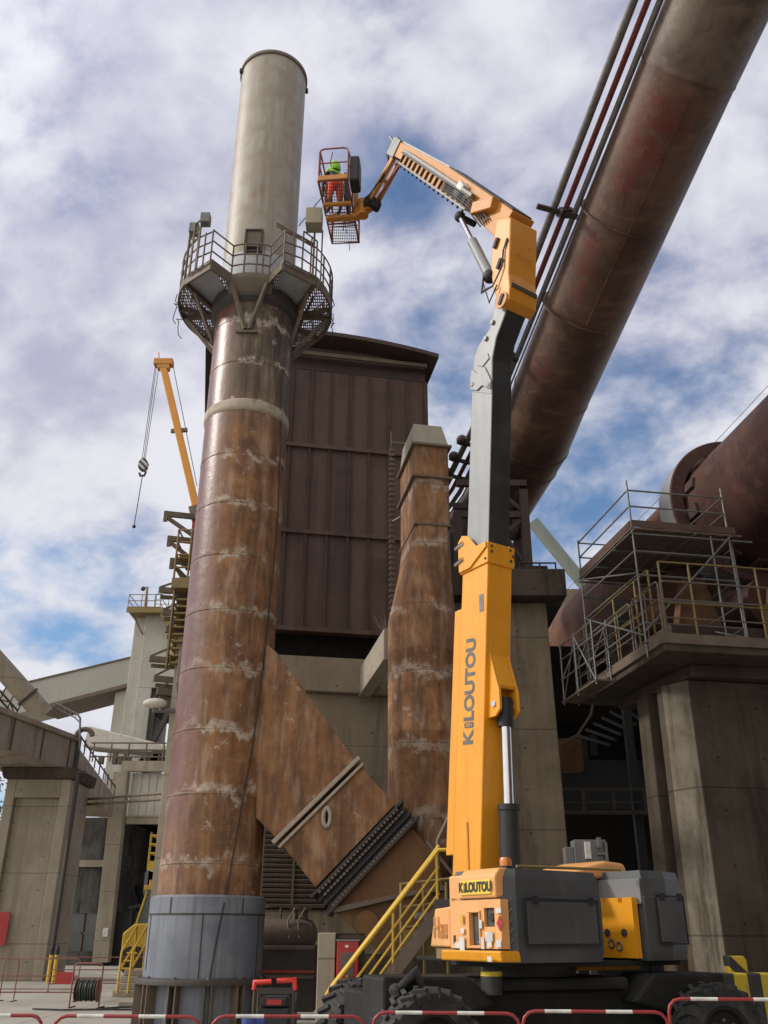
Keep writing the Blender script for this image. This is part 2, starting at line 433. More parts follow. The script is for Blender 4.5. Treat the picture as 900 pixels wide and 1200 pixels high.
def concrete(name, c1, c2, dirt, amt=0.42, lift=2.6, col_w=0.0):
    """cast concrete: pour joints, board marks, tie holes' blotches and dark runs"""
    m, t, b = newmat(name)
    co = t.coord(); x, y, z = t.xyz(co)
    big = t.noise(co, 0.6, 8, 0.68, 0.3); mid = t.noise(co, 3.0, 7, 0.7); gr = t.noise(co, 30, 3, 0.6)
    run = t.noise(t.scale(co, (0.9, 0.9, 0.10)), 1.9, 7, 0.7, 0.3)
    col = t.mix(t.ss(big, 0.35, 0.66), c1, c2)
    col = t.mix(t.math('MULTIPLY', t.ss(run, 0.48, 0.68), amt), col, dirt)
    col = t.mix(t.math('MULTIPLY', t.ss(mid, 0.55, 0.75), 0.35), col, tuple(q * 1.35 for q in c2))
    tie = t.math('ADD', t.math('POWER', t.math('SUBTRACT', t.math('FRACT', t.math('DIVIDE', t.math('ADD', x, t.math('MULTIPLY', y, 0.83)), 1.45)), 0.5), 2.0), t.math('POWER', t.math('SUBTRACT', t.math('FRACT', t.math('DIVIDE', z, 1.3)), 0.5), 2.0))
    col = t.mix(t.math('MULTIPLY', t.math('SUBTRACT', 1.0, t.ss(tie, 0.0004, 0.0011)), 0.75), col, tuple(q * 0.25 for q in c1))
    brd = t.noise(t.scale(co, (5.5, 5.5, 0.05)), 1.0, 2, 0.5)
    col = t.mix(t.math('MULTIPLY', t.ss(brd, 0.45, 0.6), 0.12), col, dirt)
    if lift:
        fr = t.math('FRACT', t.math('DIVIDE', z, lift))
        j = t.math('SUBTRACT', 1.0, t.ss(t.math('ABSOLUTE', t.math('SUBTRACT', fr, 0.5)), 0.003, 0.010))
        col = t.mix(t.math('MULTIPLY', j, 0.6), col, tuple(q * 0.3 for q in c1))
    t.set(b.inputs['Base Color'], col); b.inputs['Roughness'].default_value = 0.9; b.inputs['Specular IOR Level'].default_value = 0.25
    bump(t, b, t.math('ADD', gr, t.math('MULTIPLY', mid, 2)), 0.25, 0.015)
    return m

M = {}
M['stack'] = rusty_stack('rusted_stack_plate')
M['rust_branch'] = rusty_stack('rusted_branch_plate', paint=False, joint=60, joint0=0.0, pale=0.9)
M['rust'] = rusty_stack('rusted_duct_plate', paint=False, joint=1.7, joint0=0.2, pale=0.8)
M['rust_dark'] = weather('old_rust', (0.10, 0.048, 0.02), (0.17, 0.085, 0.03), (0.05, 0.03, 0.018), 1.4, 0.5, 0.6, 0.75)
M['rust_yellow'] = weather('ochre_rust', (0.12, 0.05, 0.018), (0.19, 0.092, 0.028), (0.05, 0.027, 0.016), 1.1, 0.4, 0.8, 0.7)
M['stack_pale'] = weather('weathered_pale_stack_paint', (0.26, 0.215, 0.165), (0.35, 0.33, 0.28), (0.2, 0.12, 0.082), 1.3, 0.5, 0.85, 0.5, bmp=0.08)
M['primer'] = weather('grey_blue_primer', (0.33, 0.36, 0.40), (0.42, 0.44, 0.46), (0.25, 0.20, 0.17), 1.0, 0.6, 0.5, 0.6)
M['cladding'] = weather('grey_sheet_cladding', (0.135, 0.15, 0.185), (0.21, 0.228, 0.268), (0.085, 0.088, 0.094), 1.0, 0.75, 0.65, 0.5, bmp=0.06, szx=4)
M['crust'] = weather('pale_crust', (0.36, 0.30, 0.23), (0.47, 0.41, 0.34), (0.16, 0.09, 0.05), 3.0, 0.3, 0.75, 0.9, bmp=0.5)
M['brown'] = sheet_wall('brown_sheet_wall', (0.080, 0.048, 0.040), (0.138, 0.086, 0.070), (0.056, 0.04, 0.034), 0.6, rad(10.5))
M['brown_dk'] = weather('dark_brown_steel', (0.045, 0.028, 0.024), (0.075, 0.042, 0.034), (0.03, 0.02, 0.017), 0.8, 0.4, 0.5, 0.7)
M['duct'] = weather('brown_painted_duct', (0.115, 0.070, 0.055), (0.165, 0.102, 0.08), (0.105, 0.03, 0.027), 0.42, 0.25, 0.75, 0.55, bmp=0.06)
M['kiln_w'] = weather('kiln_plain_steel', (0.055, 0.024, 0.019), (0.088, 0.039, 0.03), (0.03, 0.017, 0.015), 0.7, 0.2, 0.7, 0.72, bmp=0.1)
M['kiln'] = mottled('kiln_shell_steel', (0.045, 0.021, 0.017), (0.085, 0.04, 0.031), (0.075, 0.028, 0.021), rough=.7)
M['kiln_rust_lit'] = mottled('lit_rust_shell', (0.11, 0.05, 0.03), (0.185, 0.088, 0.052), (0.08, 0.038, 0.026), rough=.75)  # rust tone lightened to stand in for sunlight the duct blocks
M['kiln_tyre'] = weather('worn_tyre_steel', (0.40, 0.40, 0.41), (0.55, 0.55, 0.56), (0.25, 0.22, 0.21), 1.0, 0.3, 0.5, 0.35, metal=0.7, bmp=0.03)
M['steel_dk'] = weather('dark_grimy_steel', (0.042, 0.036, 0.032), (0.066, 0.054, 0.046), (0.024, 0.02, 0.018), 2.0, 0.3, 0.6, 0.7)
M['steel_br'] = weather('brown_grey_steel', (0.12, 0.09, 0.066), (0.175, 0.135, 0.10), (0.075, 0.042, 0.026), 2.0, 0.4, 0.6, 0.7)
M['galv'] = weather('galvanised_tube', (0.15, 0.145, 0.14), (0.22, 0.215, 0.21), (0.10, 0.08, 0.07), 3.0, 0.2, 0.5, 0.45, metal=0.3)
M['pipe_grey'] = plain('grey_service_pipe', (0.17, 0.155, 0.15), 0.5)
M['pipe_red'] = plain('red_service_pipe', (0.20, 0.045, 0.04), 0.5)
M['conc'] = concrete('weathered_concrete', (0.30, 0.258, 0.20), (0.37, 0.325, 0.26), (0.16, 0.128, 0.092))
M['conc_br'] = concrete('brownish_concrete', (0.225, 0.175, 0.125), (0.30, 0.24, 0.178), (0.12, 0.088, 0.06), 0.6, 3.1)
M['conc_dk'] = concrete('dark_concrete', (0.064, 0.050, 0.036), (0.10, 0.08, 0.059), (0.028, 0.021, 0.015), 0.7, 3.4)  # tone lowered for the kiln pier's shade; other dark concrete shares it
M['conc_wall'] = concrete('grey_board_concrete', (0.235, 0.19, 0.138), (0.30, 0.25, 0.188), (0.12, 0.095, 0.068), 0.6, 1.5)
M['conc_pale'] = concrete('pale_tower_render', (0.42, 0.40, 0.35), (0.48, 0.46, 0.41), (0.28, 0.26, 0.22), 0.4, 0)
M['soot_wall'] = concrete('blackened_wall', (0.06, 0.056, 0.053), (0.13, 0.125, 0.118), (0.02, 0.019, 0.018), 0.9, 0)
M['clad_pale'] = weather('pale_ribbed_sheet', (0.47, 0.44, 0.385), (0.54, 0.51, 0.455), (0.33, 0.3, 0.25), 1.0, 0.6, 0.5, 0.6)
M['gallery'] = weather('pale_gallery_sheet', (0.36, 0.345, 0.305), (0.41, 0.395, 0.35), (0.27, 0.25, 0.215), 0.3, 0.5, 0.4, 0.7, bmp=0.03)
M['black'] = plain('matt_black', (0.02, 0.02, 0.021), 0.6)
M['rubber'] = weather('tyre_rubber', (0.022, 0.022, 0.023), (0.035, 0.034, 0.033), (0.10, 0.09, 0.078), 3.0, 0.2, 0.35, 0.85)
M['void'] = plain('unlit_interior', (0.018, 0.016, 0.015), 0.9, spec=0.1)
M['orange'] = weather('orange_machine_paint', (0.75, 0.305, 0.008), (0.82, 0.35, 0.012), (0.46, 0.2, 0.03), 1.3, 0.6, 0.5, 0.42, bmp=0.012, coat=0.15)
M['orange_mid'] = weather('dulled_orange_paint', (0.60, 0.24, 0.012), (0.66, 0.28, 0.02), (0.42, 0.17, 0.03), 1.2, 0.4, 0.45, 0.42, bmp=0.01, coat=0.15)
M['boom_dark'] = weather('near_black_boom_face', (0.022, 0.024, 0.024), (0.032, 0.034, 0.034), (0.06, 0.06, 0.058), 1.4, 0.4, 0.4, 0.45, bmp=0.0)
M['orange_sheen'] = weather('sky_sheen_orange', (0.76, 0.36, 0.12), (0.83, 0.43, 0.16), (0.52, 0.25, 0.09), 1.6, 0.5, 0.5, 0.42, bmp=0.0, coat=0.2)  # orange paled in the colour to stand in for the sky's reflection
M['orange_old'] = weather('scuffed_orange_paint', (0.50, 0.20, 0.03), (0.57, 0.25, 0.045), (0.26, 0.11, 0.04), 1.3, 0.4, 0.55, 0.5, bmp=0.02)
M['boom_grey'] = weather('grey_boom_paint', (0.25, 0.257, 0.257), (0.29, 0.297, 0.295), (0.14, 0.145, 0.145), 1.2, 0.7, 0.4, 0.42, bmp=0.0, coat=0.15)
M['hood_grey'] = weather('dark_grey_hood_plastic', (0.058, 0.062, 0.066), (0.074, 0.078, 0.082), (0.12, 0.12, 0.115), 1.2, 0.4, 0.35, 0.48, bmp=0.02)
M['hood_pale'] = weather('mid_grey_hood_plastic', (0.16, 0.165, 0.168), (0.19, 0.195, 0.198), (0.23, 0.22, 0.21), 1.2, 0.4, 0.35, 0.5, bmp=0.02)
M['chassis'] = weather('dusty_black_chassis', (0.011, 0.0115, 0.0115), (0.018, 0.0185, 0.018), (0.04, 0.036, 0.03), 1.5, 0.3, 0.5, 0.65, spec=.3)
M['chrome'] = plain('chromed_rod', (0.62, 0.62, 0.63), 0.18, 1.0, 0.03)
M['yellow'] = weather('yellow_rail_paint', (0.60, 0.38, 0.03), (0.66, 0.43, 0.05), (0.30, 0.18, 0.05), 4.0, 0.3, 0.6, 0.5, bmp=0.02)
M['yellow_old'] = weather('worn_yellow_rail', (0.22, 0.155, 0.05), (0.27, 0.195, 0.066), (0.10, 0.07, 0.045), 4.0, 0.3, 0.6, 0.6, bmp=0.02)
M['red'] = weather('red_paint', (0.36, 0.022, 0.022), (0.42, 0.03, 0.03), (0.2, 0.03, 0.03), 3.0, 0.3, 0.5, 0.45, bmp=0.02)
M['basket'] = plain('dull_red_basket_rail', (0.26, 0.075, 0.055), 0.5)
M['white'] = plain('white_marking', (0.66, 0.65, 0.62), 0.55)
M['plate_yellow'] = plain('yellow_plate', (0.80, 0.55, 0.06), 0.45, var=0.05)
M['letter_dark'] = plain('dark_lettering', (0.035, 0.03, 0.028), 0.5)
M['letter_grey'] = plain('grey_lettering', (0.13, 0.125, 0.115), 0.5)
M['lamp_grey'] = plain('lamp_grey', (.3, .3, .29), .5)
M['glass'] = plain('dirty_window_glass', (0.05, 0.055, 0.06), 0.15, spec=0.8)
M['grate'] = grating('open_grating', (0.30, 0.30, 0.31), 0.06, 0.5)
M['hazard'] = stripes('hazard_stripes', (0.50, 0.38, 0.03), (0.035, 0.034, 0.033), .66, (1, 0, 0))
M['hazard_post'] = stripes('hazard_bands', (0.62, 0.44, 0.03), (0.035, 0.034, 0.033), 0.5, (0, 0, 1))
M['redwhite'] = None
M['hose'] = plain('dark_green_hose', (0.03, 0.045, 0.03), 0.5)
M['cable'] = plain('black_cable', (0.018, 0.017, 0.016), 0.6)
# ================================================================== the ground
m, t, b = newmat('dusty_concrete_yard')
co = t.coord(); x, y, z = t.xyz(co)
g1 = t.noise(co, 0.12, 6, 0.6); g2 = t.noise(co, 0.9, 7, 0.65); g3 = t.noise(co, 14, 4, 0.6)
col = t.mix(t.ss(g1, 0.35, 0.65), (0.27, 0.245, 0.205), (0.38, 0.355, 0.31))
col = t.mix(t.math('MULTIPLY', t.ss(g2, 0.52, 0.72), 0.6), col, (0.15, 0.13, 0.105))
jx = t.math('SUBTRACT', 1.0, t.ss(t.math('ABSOLUTE', t.math('SUBTRACT', t.math('FRACT', t.math('DIVIDE', x, 5.0)), 0.5)), 0.002, 0.006))
jy = t.math('SUBTRACT', 1.0, t.ss(t.math('ABSOLUTE', t.math('SUBTRACT', t.math('FRACT', t.math('DIVIDE', y, 6.0)), 0.5)), 0.002, 0.006))
col = t.mix(t.math('MULTIPLY', t.math('MAXIMUM', jx, jy), 0.6), col, (0.06, 0.055, 0.05))
t.set(b.inputs['Base Color'], col); b.inputs['Roughness'].default_value = 0.9
bump(t, b, t.math('ADD', g3, g2), 0.2, 0.02)
M['yard'] = m
g = MB(); N = 24
vs = []; fs = []
for j in range(N + 1):
    for i in range(N + 1):
        vs.append((-600 + 1200 * i / N, -100 + 1300 * j / N, 0))
for j in range(N):
    for i in range(N):
        k = j * (N + 1) + i; fs.append((k, k + 1, k + N + 2, k + N + 1))
g.add(vs, fs); g.build('ground', M['yard'], kind='structure')

E1 = V((math.cos(rad(10.5)), math.sin(rad(10.5)), 0)); E2 = V((-E1.y, E1.x, 0)); ZU = V((0, 0, 1))
KD = V((-0.166, 0.986, 0)).normalized(); KN = V((KD.y, -KD.x, 0))     # the kiln line and its right-hand normal

# ================================================================== the stack
CX, CY, R0 = -3.63, 20.5, 1.065
ZP = 17.65
chim = thing('chimney', (CX, CY, 0), 'tall rusty steel chimney stack with pale top section and a railed platform round it', 'chimney')
c0 = V((CX, CY, 0))
def stack_ring(z, r):  # a weld bead, with holding loops so the plate between stays straight
    return [(r, z - 0.06), (r, z - 0.03), (r + 0.012, z - 0.012), (r + 0.012, z + 0.012), (r, z + 0.03), (r, z + 0.06)]
prof = [(R0, 2.30)]
zz = 3.0
while zz < ZP - 0.6:
    prof += stack_ring(zz, R0); zz += 1.35
prof += [(R0, ZP - 0.02)]
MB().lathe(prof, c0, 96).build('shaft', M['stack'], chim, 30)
MB().lathe([(R0 + 0.002, 13.66), (R0 + 0.035, 13.70), (R0 + 0.045, 13.78), (R0 + 0.03, 13.84), (R0 + 0.04, 13.93), (R0 + 0.002, 13.99)], c0, 96).build('weld_band', M['crust'], chim, 60)
RU = 1.03; ZT = 26.85
MB().lathe([(RU, ZP - 0.3), (RU, ZT), (RU - 0.05, ZT), (RU - 0.05, ZT - 3)], c0, 96).build('upper_shaft', M['stack_pale'], chim, 50)
MB().lathe([(RU, ZT - 0.16), (RU + 0.05, ZT - 0.13), (RU + 0.05, ZT - 0.02), (RU + 0.01, ZT + 0.02), (RU - 0.06, ZT + 0.02)], c0, 96).build('rim', M['steel_br'], chim, 50)
MB().lathe([(RU + 0.004, ZP + 0.02), (RU + 0.018, ZP + 0.03), (RU + 0.018, ZP + 1.15), (RU + 0.004, ZP + 1.18)], c0, 96).build('primer_band', M['primer'], chim, 50)
for aa in (-2.72, 0.28):   # two lugs on the rim
    k = MB(); p = V((CX + (RU + 0.05) * math.cos(aa), CY + (RU + 0.05) * math.sin(aa), ZT - 0.28)); k.bx(p.x - 0.05, p.x + 0.05, p.y - 0.05, p.y + 0.05, p.z, p.z + 0.14)
    k.build('lifting_lug', M['steel_dk'], chim)
# hatch
ha = math.atan2(-1, 0.02)
h0 = V((CX - 0.02, CY - RU - 0.02, 18.72))
h = MB(); h.bx(h0.x - 0.25, h0.x + 0.25, h0.y - 0.05, h0.y + 0.12, h0.z, h0.z + 0.05).bx(h0.x - 0.25, h0.x + 0.25, h0.y - 0.05, h0.y + 0.12, h0.z + 0.75, h0.z + 0.8)
h.bx(h0.x - 0.25, h0.x - 0.2, h0.y - 0.05, h0.y + 0.12, h0.z + 0.05, h0.z + 0.75).bx(h0.x + 0.2, h0.x + 0.25, h0.y - 0.05, h0.y + 0.12, h0.z + 0.05, h0.z + 0.75)
hf = h.build('access_hatch', M['steel_dk'], chim)
MB().bx(h0.x - 0.2, h0.x + 0.2, h0.y - 0.01, h0.y + 0.10, h0.z + 0.05, h0.z + 0.75).build('hatch_panel', M['steel_br'], hf)
MB().bx(h0.x - 0.2, h0.x + 0.2, h0.y - 0.02, h0.y - 0.012, h0.z + 0.05, h0.z + 0.2).build('hatch_opening', M['void'], hf)
# sheet-clad foot
RC = 1.185
cl = MB(); cl.lathe([(R0 + 0.01, 2.37), (RC - 0.05, 2.40), (RC, 2.36), (RC, 0.90)], c0, 96)
clo = cl.build('base_cladding', M['cladding'], chim, 50)
s = MB(); s.lathe([(RC + 0.001, 2.03), (RC + 0.012, 2.035), (RC + 0.012, 2.06), (RC + 0.001, 2.065)], c0, 96)
for a, z0, z1 in ((-150, 1.05, 2.04), (-84, 0.92, 2.04), (-45, 2.06, 2.35), (-20, 0.92, 2.04), (-118, 2.06, 2.35)):
    q = V((CX + (RC + 0.004) * math.cos(rad(a)), CY + (RC + 0.004) * math.sin(rad(a)), 0))
    s.bar(q + V((0, 0, z0)), q + V((0, 0, z1)), 0.025, 0.012, (math.cos(rad(a)), math.sin(rad(a)), 0))
s.build('cladding_seam', M['steel_dk'], clo)
# flange, drum and gussets down to the ground
MB().lathe([(RC - 0.1, 0.92), (RC + 0.02, 0.92), (1.31, 0.90), (1.33, 0.86), (1.33, 0.80), (1.0, 0.80)], c0, 72).build('base_flange', M['steel_dk'], chim, 40)
MB().lathe([(1.10, 0.80), (1.10, 0.0)], c0, 72).build('base_drum', M['cladding'], chim, 40)
MB().lathe([(1.05, 0.06), (1.42, 0.06), (1.42, 0.0)], c0, 72).build('base_plate', M['steel_dk'], chim, 40)
for k in range(12):
    a = rad(15 + 30 * k); d = V((math.cos(a), math.sin(a), 0)); sd_ = V((-d.y, d.x, 0))
    gm = MB()
    for o in (-0.07, 0.07):
        gm.bar(c0 + d * 1.21 + sd_ * o + V((0, 0, 0.06)), c0 + d * 1.21 + sd_ * o + V((0, 0, 0.80)), 0.022, 0.21, d)
    gm.tube([c0 + d * 1.26 + V((0, 0, 0.78)), c0 + d * 1.26 + V((0, 0, 0.945))], 0.035, 8)
    gm.build('gusset', M['steel_br'], chim)
# cable down the face
pts = [oncyl(px, py, CX, CY, (R0 if py < 1050 else RC) + 0.025) for px, py in ((330, 440), (329, 520), (325, 620), (318, 690), (312, 750), (304, 815), (297, 870), (286, 930), (276, 985), (270, 1020), (265, 1048), (262, 1062), (254, 1100), (246, 1145))]
MB().tube(pts, 0.014, 6).build('cable', M['cable'], chim, 60)

# branch duct from the stack down to the fan
DY = 19.95; DV = V((0, 1.5, 0))
def dp(px, py): return at(px, py, DY)
cd = MB(); cd.prism([dp(300, 745), dp(325, 765), dp(418, 893), dp(326, 985), dp(300, 958)], DV)
bd = cd.build('branch_duct', M['rust_branch'], chim, bevel=0.015)
fl = MB()
e0, e1 = dp(326, 986), dp(419, 894); ax = (e1 - e0).normalized(); dn = V((ax.z, 0, -ax.x)).normalized()
for off, w, out in ((-0.05, 0.09, 0.10), (0.10, 0.06, 0.07)):
    q0, q1 = e0 + dn * off - ax * out, e1 + dn * off + ax * out
    fl.prism([q0 - dn * w / 2 - V((0, out, 0)), q1 - dn * w / 2 - V((0, out, 0)), q1 + dn * w / 2 - V((0, out, 0)), q0 + dn * w / 2 - V((0, out, 0))], DV + V((0, 2 * out, 0)))
flo = fl.build('duct_flange', M['crust'], bd, bevel=0.01)
ld = MB(); ld.prism([dp(328, 987), dp(421, 896), dp(463, 943), dp(370, 1040)], DV)
ldo = ld.build('lower_duct', M['rust_branch'], chim, bevel=0.015)
op = MB(); ctr = dp(383, 958)
op.tube([ctr + V((0.075 * math.cos(a) , -0.02, 0.19 * math.sin(a))) for a in [2 * math.pi * k / 16 for k in range(16)]], 0.045, 8, closed=True)
op.build('inspection_port', M['crust'], ldo, 60)
pv = MB(); pv.prism([ctr + V((0.055 * math.cos(a), -0.015, 0.15 * math.sin(a))) for a in [2 * math.pi * k / 16 for k in range(16)]], V((0, 0.02, 0)))
pv.build('port_opening', M['void'], ldo)
# expansion joint: two bolted frames with a slack fabric between
ej = MB(); f0, f1 = dp(371, 1042), dp(464, 944); ax = (f1 - f0).normalized(); dn = V((ax.z, 0, -ax.x)).normalized()
def fr(mm, off, w, out):
    q0, q1 = f0 + dn * off - ax * out, f1 + dn * off + ax * out; yy = V((0, out, 0))
    mm.prism([q0 - dn * w / 2 - yy, q1 - dn * w / 2 - yy, q1 + dn * w / 2 - yy, q0 + dn * w / 2 - yy], DV + 2 * yy)
fr(ej, 0.04, 0.05, 0.18); fr(ej, 0.50, 0.06, 0.18)
ejo = ej.build('expansion_joint', M['steel_dk'], chim, bevel=0.006)
bl = MB()
for off, out in ((0.13, 0.06), (0.20, 0.11), (0.27, 0.07), (0.33, 0.12), (0.40, 0.06), (0.45, 0.1)):
    fr(bl, off, 0.075, out)
bl.build('fabric_bellows', M['black'], ejo, bevel=0.02)
L = (f1 - f0).length
for off, o2 in ((0.085, 0.0), (0.2, 0.5), (0.46, 0.25)):
    bt = MB()
    for k in range(26):
        p = f0 + ax * (L * (k + 0.2 + o2) / 26) + dn * off + V((0, -0.17, 0))
        bt.bar(p - V((0, 0.02, 0)), p + V((0, 0.05, 0)), 0.06, 0.05, dn)
    bt.build('bolt_row', M['steel_br'], ejo)

# the platform
pf = thing('access_platform', (CX, CY, ZP), None, None); pf.parent = chim; pf.location = (0, 0, ZP)
RO, RI = 2.12, 1.36
def pc(a, r, z=0.0): return V((CX + r * math.sin(rad(a)), CY - r * math.cos(rad(a)), ZP + z))   # a from the camera side, + to the right
AW0, AW1 = 27, 56                # each wing ends between these bearings
fl = MB()
arc = [pc(a, RO) for a in range(AW0, 361 - AW0, 6)]
inn = [pc(a, 1.08) for a in range(AW0, 361 - AW0, 6)]
n = len(arc)
fl.add(arc + inn, [(i, i + 1, n + i + 1, n + i) for i in range(n - 1)])
fl.build('floor', M['grate'], pf, solid=0.02)
for s_ in (1, -1):
    wing = MB(); wing.prism([pc(s_ * AW0, RO - 0.1, -0.05), pc(s_ * AW1, RO - 0.05, -0.05), pc(s_ * 92, 1.1, -0.05), pc(s_ * 40, 1.1, -0.05)], V((0, 0, 0.025)))
    wing.build('wing_plate', M['primer'], pf)
eb = MB()
def beam(a0, r0, a1, r1, h=0.2, w=0.05, z=-0.1): eb.bar(pc(a0, r0, z), pc(a1, r1, z), w, h)
full = [a for a in range(56, 305, 8)]
for i in range(len(full) - 1): beam(full[i], RO, full[i + 1], RO, 0.16, 0.05)
for s_ in (1, -1):
    beam(s_ * 56, RO, s_ * AW0, RO - 0.05, 0.2); beam(s_ * AW0, RO - 0.05, s_ * 22, RI, 0.2)
    beam(s_ * 56, RO, s_ * 98, 1.06, 0.2, 0.09); beam(s_ * 88, RO, s_ * 105, 1.06, 0.14, 0.06)
    beam(s_ * 100, RO, s_ * 100, 1.06, 0.16, 0.09); beam(s_ * 128, RO, s_ * 128, 1.06, 0.16, 0.06); beam(s_ * 155, RO, s_ * 155, 1.06, 0.16, 0.06)
    beam(s_ * 70, RO - 0.35, s_ * 150, RO - 0.35, 0.1, 0.05)
eb.build('edge_beam', M['steel_br'], pf, bevel=0.006)
fr_ = MB(); fr_.lathe([(1.06, -0.42), (1.18, -0.42), (RI + 0.02, -0.12), (RI + 0.04, 0.02), (RI, 0.12), (1.06, 0.12)], (CX, CY, ZP), 24, -118, -62)
fr_.build('front_walkway', M['steel_br'], pf, 30)
cb = MB()
for s_ in (1, -1):
    cb.bar(pc(s_ * 20, RI + 0.02, -0.2), pc(s_ * 3, 1.1, -1.55), 0.09, 0.09); cb.bar(pc(s_ * 60, RO - 0.35, -0.2), pc(s_ * 80, 1.08, -1.35), 0.08, 0.08)
    cb.bar(pc(s_ * 98, RO - 0.1, -0.2), pc(s_ * 98, 1.06, -1.5), 0.09, 0.09); cb.bar(pc(s_ * 128, RO - 0.1, -0.2), pc(s_ * 128, 1.06, -1.5), 0.08, 0.08)
    cb.bar(pc(s_ * 155, RO - 0.1, -0.2), pc(s_ * 155, 1.06, -1.5), 0.08, 0.08)
cb.bx(CX - 0.28, CX + 0.28, CY - 1.13, CY - 1.05, ZP - 1.66, ZP - 1.6)
cb.build('support_strut', M['steel_br'], pf)
lad = MB()      # stain-catching collar under the deck
lad.lathe([(1.07, -0.62), (1.2, -0.5), (1.2, -0.16), (1.07, -0.16)], (CX, CY, ZP), 48)
lad.build('collar', M['steel_dk'], pf, 40)
hr = MB()
def rail(pl, zs, r=0.022):
    for z in zs:
        hr.tube([pc(a, rr, z) for a, rr in pl], r, 6)
def post(a, r, z1=1.1, z0=0.0, w=0.024): hr.tube([pc(a, r, z0), pc(a, r, z1)], w, 6)
front = [(a, RI) for a in range(-22, 23, 4)]
rail(front, (0.4, 0.75, 1.1))
for a in (-22, -7, 7, 14, 22): post(a, RI)
for s_ in (1, -1):
    rail([(s_ * 22, RI), (s_ * AW0, RO - 0.05), (s_ * 42, RO)], (0.4, 0.75, 1.1)); rail([(s_ * 42, RO), (s_ * 56, RO)], (0.4, 0.75, 1.1, 1.35))
    for a in (AW0, 34, 42, 50, 56): post(s_ * a, RO, 1.35 if a > 40 else 1.1)
    back = [(s_ * a, RO) for a in range(56, 182, 6)]
    rail(back, (0.4, 0.75, 1.1))
    for a in range(66, 181, 14): post(s_ * a, RO)
hr.build('handrail', M['steel_br'], pf, 60)
kp = MB()
full = [a for a in range(56, 305, 8)]
for i in range(len(full) - 1): kp.bar(pc(full[i], RO, 0.09), pc(full[i + 1], RO, 0.09), 0.006, 0.15)
for s_ in (1, -1): kp.bar(pc(s_ * 56, RO, 0.08), pc(s_ * AW0, RO - 0.05, 0.08), 0.006, 0.15); kp.bar(pc(s_ * AW0, RO - 0.05, 0.08), pc(s_ * 22, RI, 0.08), 0.006, 0.15)
kp.build('toe_board', M['steel_br'], pf)
# raised notice frame on the left wing, loose tubes and a box on the right wing
nf = MB()
a0, a1 = -56, -40
for a in (a0, -48, a1): nf.tube([pc(a, RO + 0.02, 0.0), pc(a, RO + 0.02, 1.72)], 0.026, 6)
for z in (1.12, 1.4, 1.72): nf.tube([pc(a0, RO + 0.02, z), pc(a1, RO + 0.02, z)], 0.024, 6)
nf.build('lamp_frame', M['steel_br'], pf, 60)
for a in (-53, -38):
    q = pc(a, RO - 0.05, 1.62); k = MB(); k.bx(q.x - 0.12, q.x + 0.14, q.y - 0.16, q.y + 0.1, q.z - 0.12, q.z + 0.2)
    k.build('lamp_housing', M['galv'], pf, bevel=0.02)
bx_ = pc(46, RO + 0.2, 1.45); k = MB()
k.bx(bx_.x - 0.2, bx_.x + 0.24, bx_.y - 0.22, bx_.y + 0.2, bx_.z - 0.02, bx_.z + 0.52); k.build('junction_box', weather('beige_box', (0.33, 0.30, 0.22), (0.38, 0.35, 0.26), (0.2, 0.17, 0.12), 2.0, 0.4, 0.5), pf, bevel=0.015)
k = MB(); k.tube([pc(52, RO + 0.02, 0), pc(52, RO + 0.02, 1.6)], 0.03, 6).tube([pc(56, RO + 0.02, -0.5), pc(57, RO + 0.14, 0.0), pc(57, RO + 0.14, 1.7)], 0.022, 6)
k.build('box_post', M['steel_br'], pf, 60)
k = MB()
for dz in (0, 0.1): k.tube([pc(24, RO - 0.5, 1.62 + dz), pc(52, RO, 1.05 + dz)], 0.03, 6)
k.build('loose_tube', M['steel_br'], pf, 60)
for s_, a0 in ((-1, 78), (1, 82), (-1, 96), (1, 100)):
    wr = MB(); wr.tube([pc(s_ * (a0 + 5 * math.sin(k)), RO + 0.06 + 0.05 * math.sin(k * 2.1), 0.1 - 0.11 * k) for k in range(9)], 0.012, 5)
    wr.build('slack_cable', M['cable'], pf, 60)

# ================================================================== square-to-round second stack
S2 = V((0, 22.0, 0)); q = at(497, 850, 22.0); S2.x = q.x; SR = 0.88
st = thing('downcomer_duct', (S2.x, 22.0, 0), 'rusty square to round duct tower with a grey cap standing beside the orange boom', 'duct')
def sq(cx, cy, hw, hd, z): return [V((cx, cy, z)) + E1 * (a * hw) + E2 * (b * hd) for a, b in ((-1, -1), (1, -1), (1, 1), (-1, 1))]
def rr(k, cx, cy, hw, hd, z, n=32):
    """a ring that morphs from a circle (k=0) to a rectangle (k=1)"""
    out = []
    for i in range(n):
        a = 2 * math.pi * (i + 0.5) / n; c, s_ = math.cos(a), math.sin(a)
        mm = max(abs(c), abs(s_)); qx, qy = c / mm * hw, s_ / mm * hd
        x_, y_ = (1 - k) * c * SR + k * qx, (1 - k) * s_ * SR + k * qy
        out.append(V((cx, cy, z)) + E1 * x_ + E2 * y_)
    return out
zc = atz  # noqa
Zb, Zm, Zt = 3.35, 8.9, 11.35          # cylinder foot, start of the transition, foot of the square head
bx0 = at(500, 640, 21.3)
HC = V((bx0.x, 22.3, 0))
tr = MB()
tr.lathe([(SR, Zb), (SR, 6.0), (SR + 0.01, 6.02), (SR, 6.05), (SR, 8.0), (SR + 0.01, 8.02), (SR, 8.05), (SR, Zm)], (S2.x, 22.0, 0), 64)
tr.build('round_duct', M['rust'], st, 50)
rings = []
for k in range(9):
    f = k / 8; kk = f
    rings.append(rr(kk, S2.x + (HC.x - S2.x) * f, 22.0 + (HC.y - 22.0) * f, 0.46, 0.98, Zm + (Zt - Zm) * f))
MB().rings(rings, False).build('transition', M['rust'], st, 40)
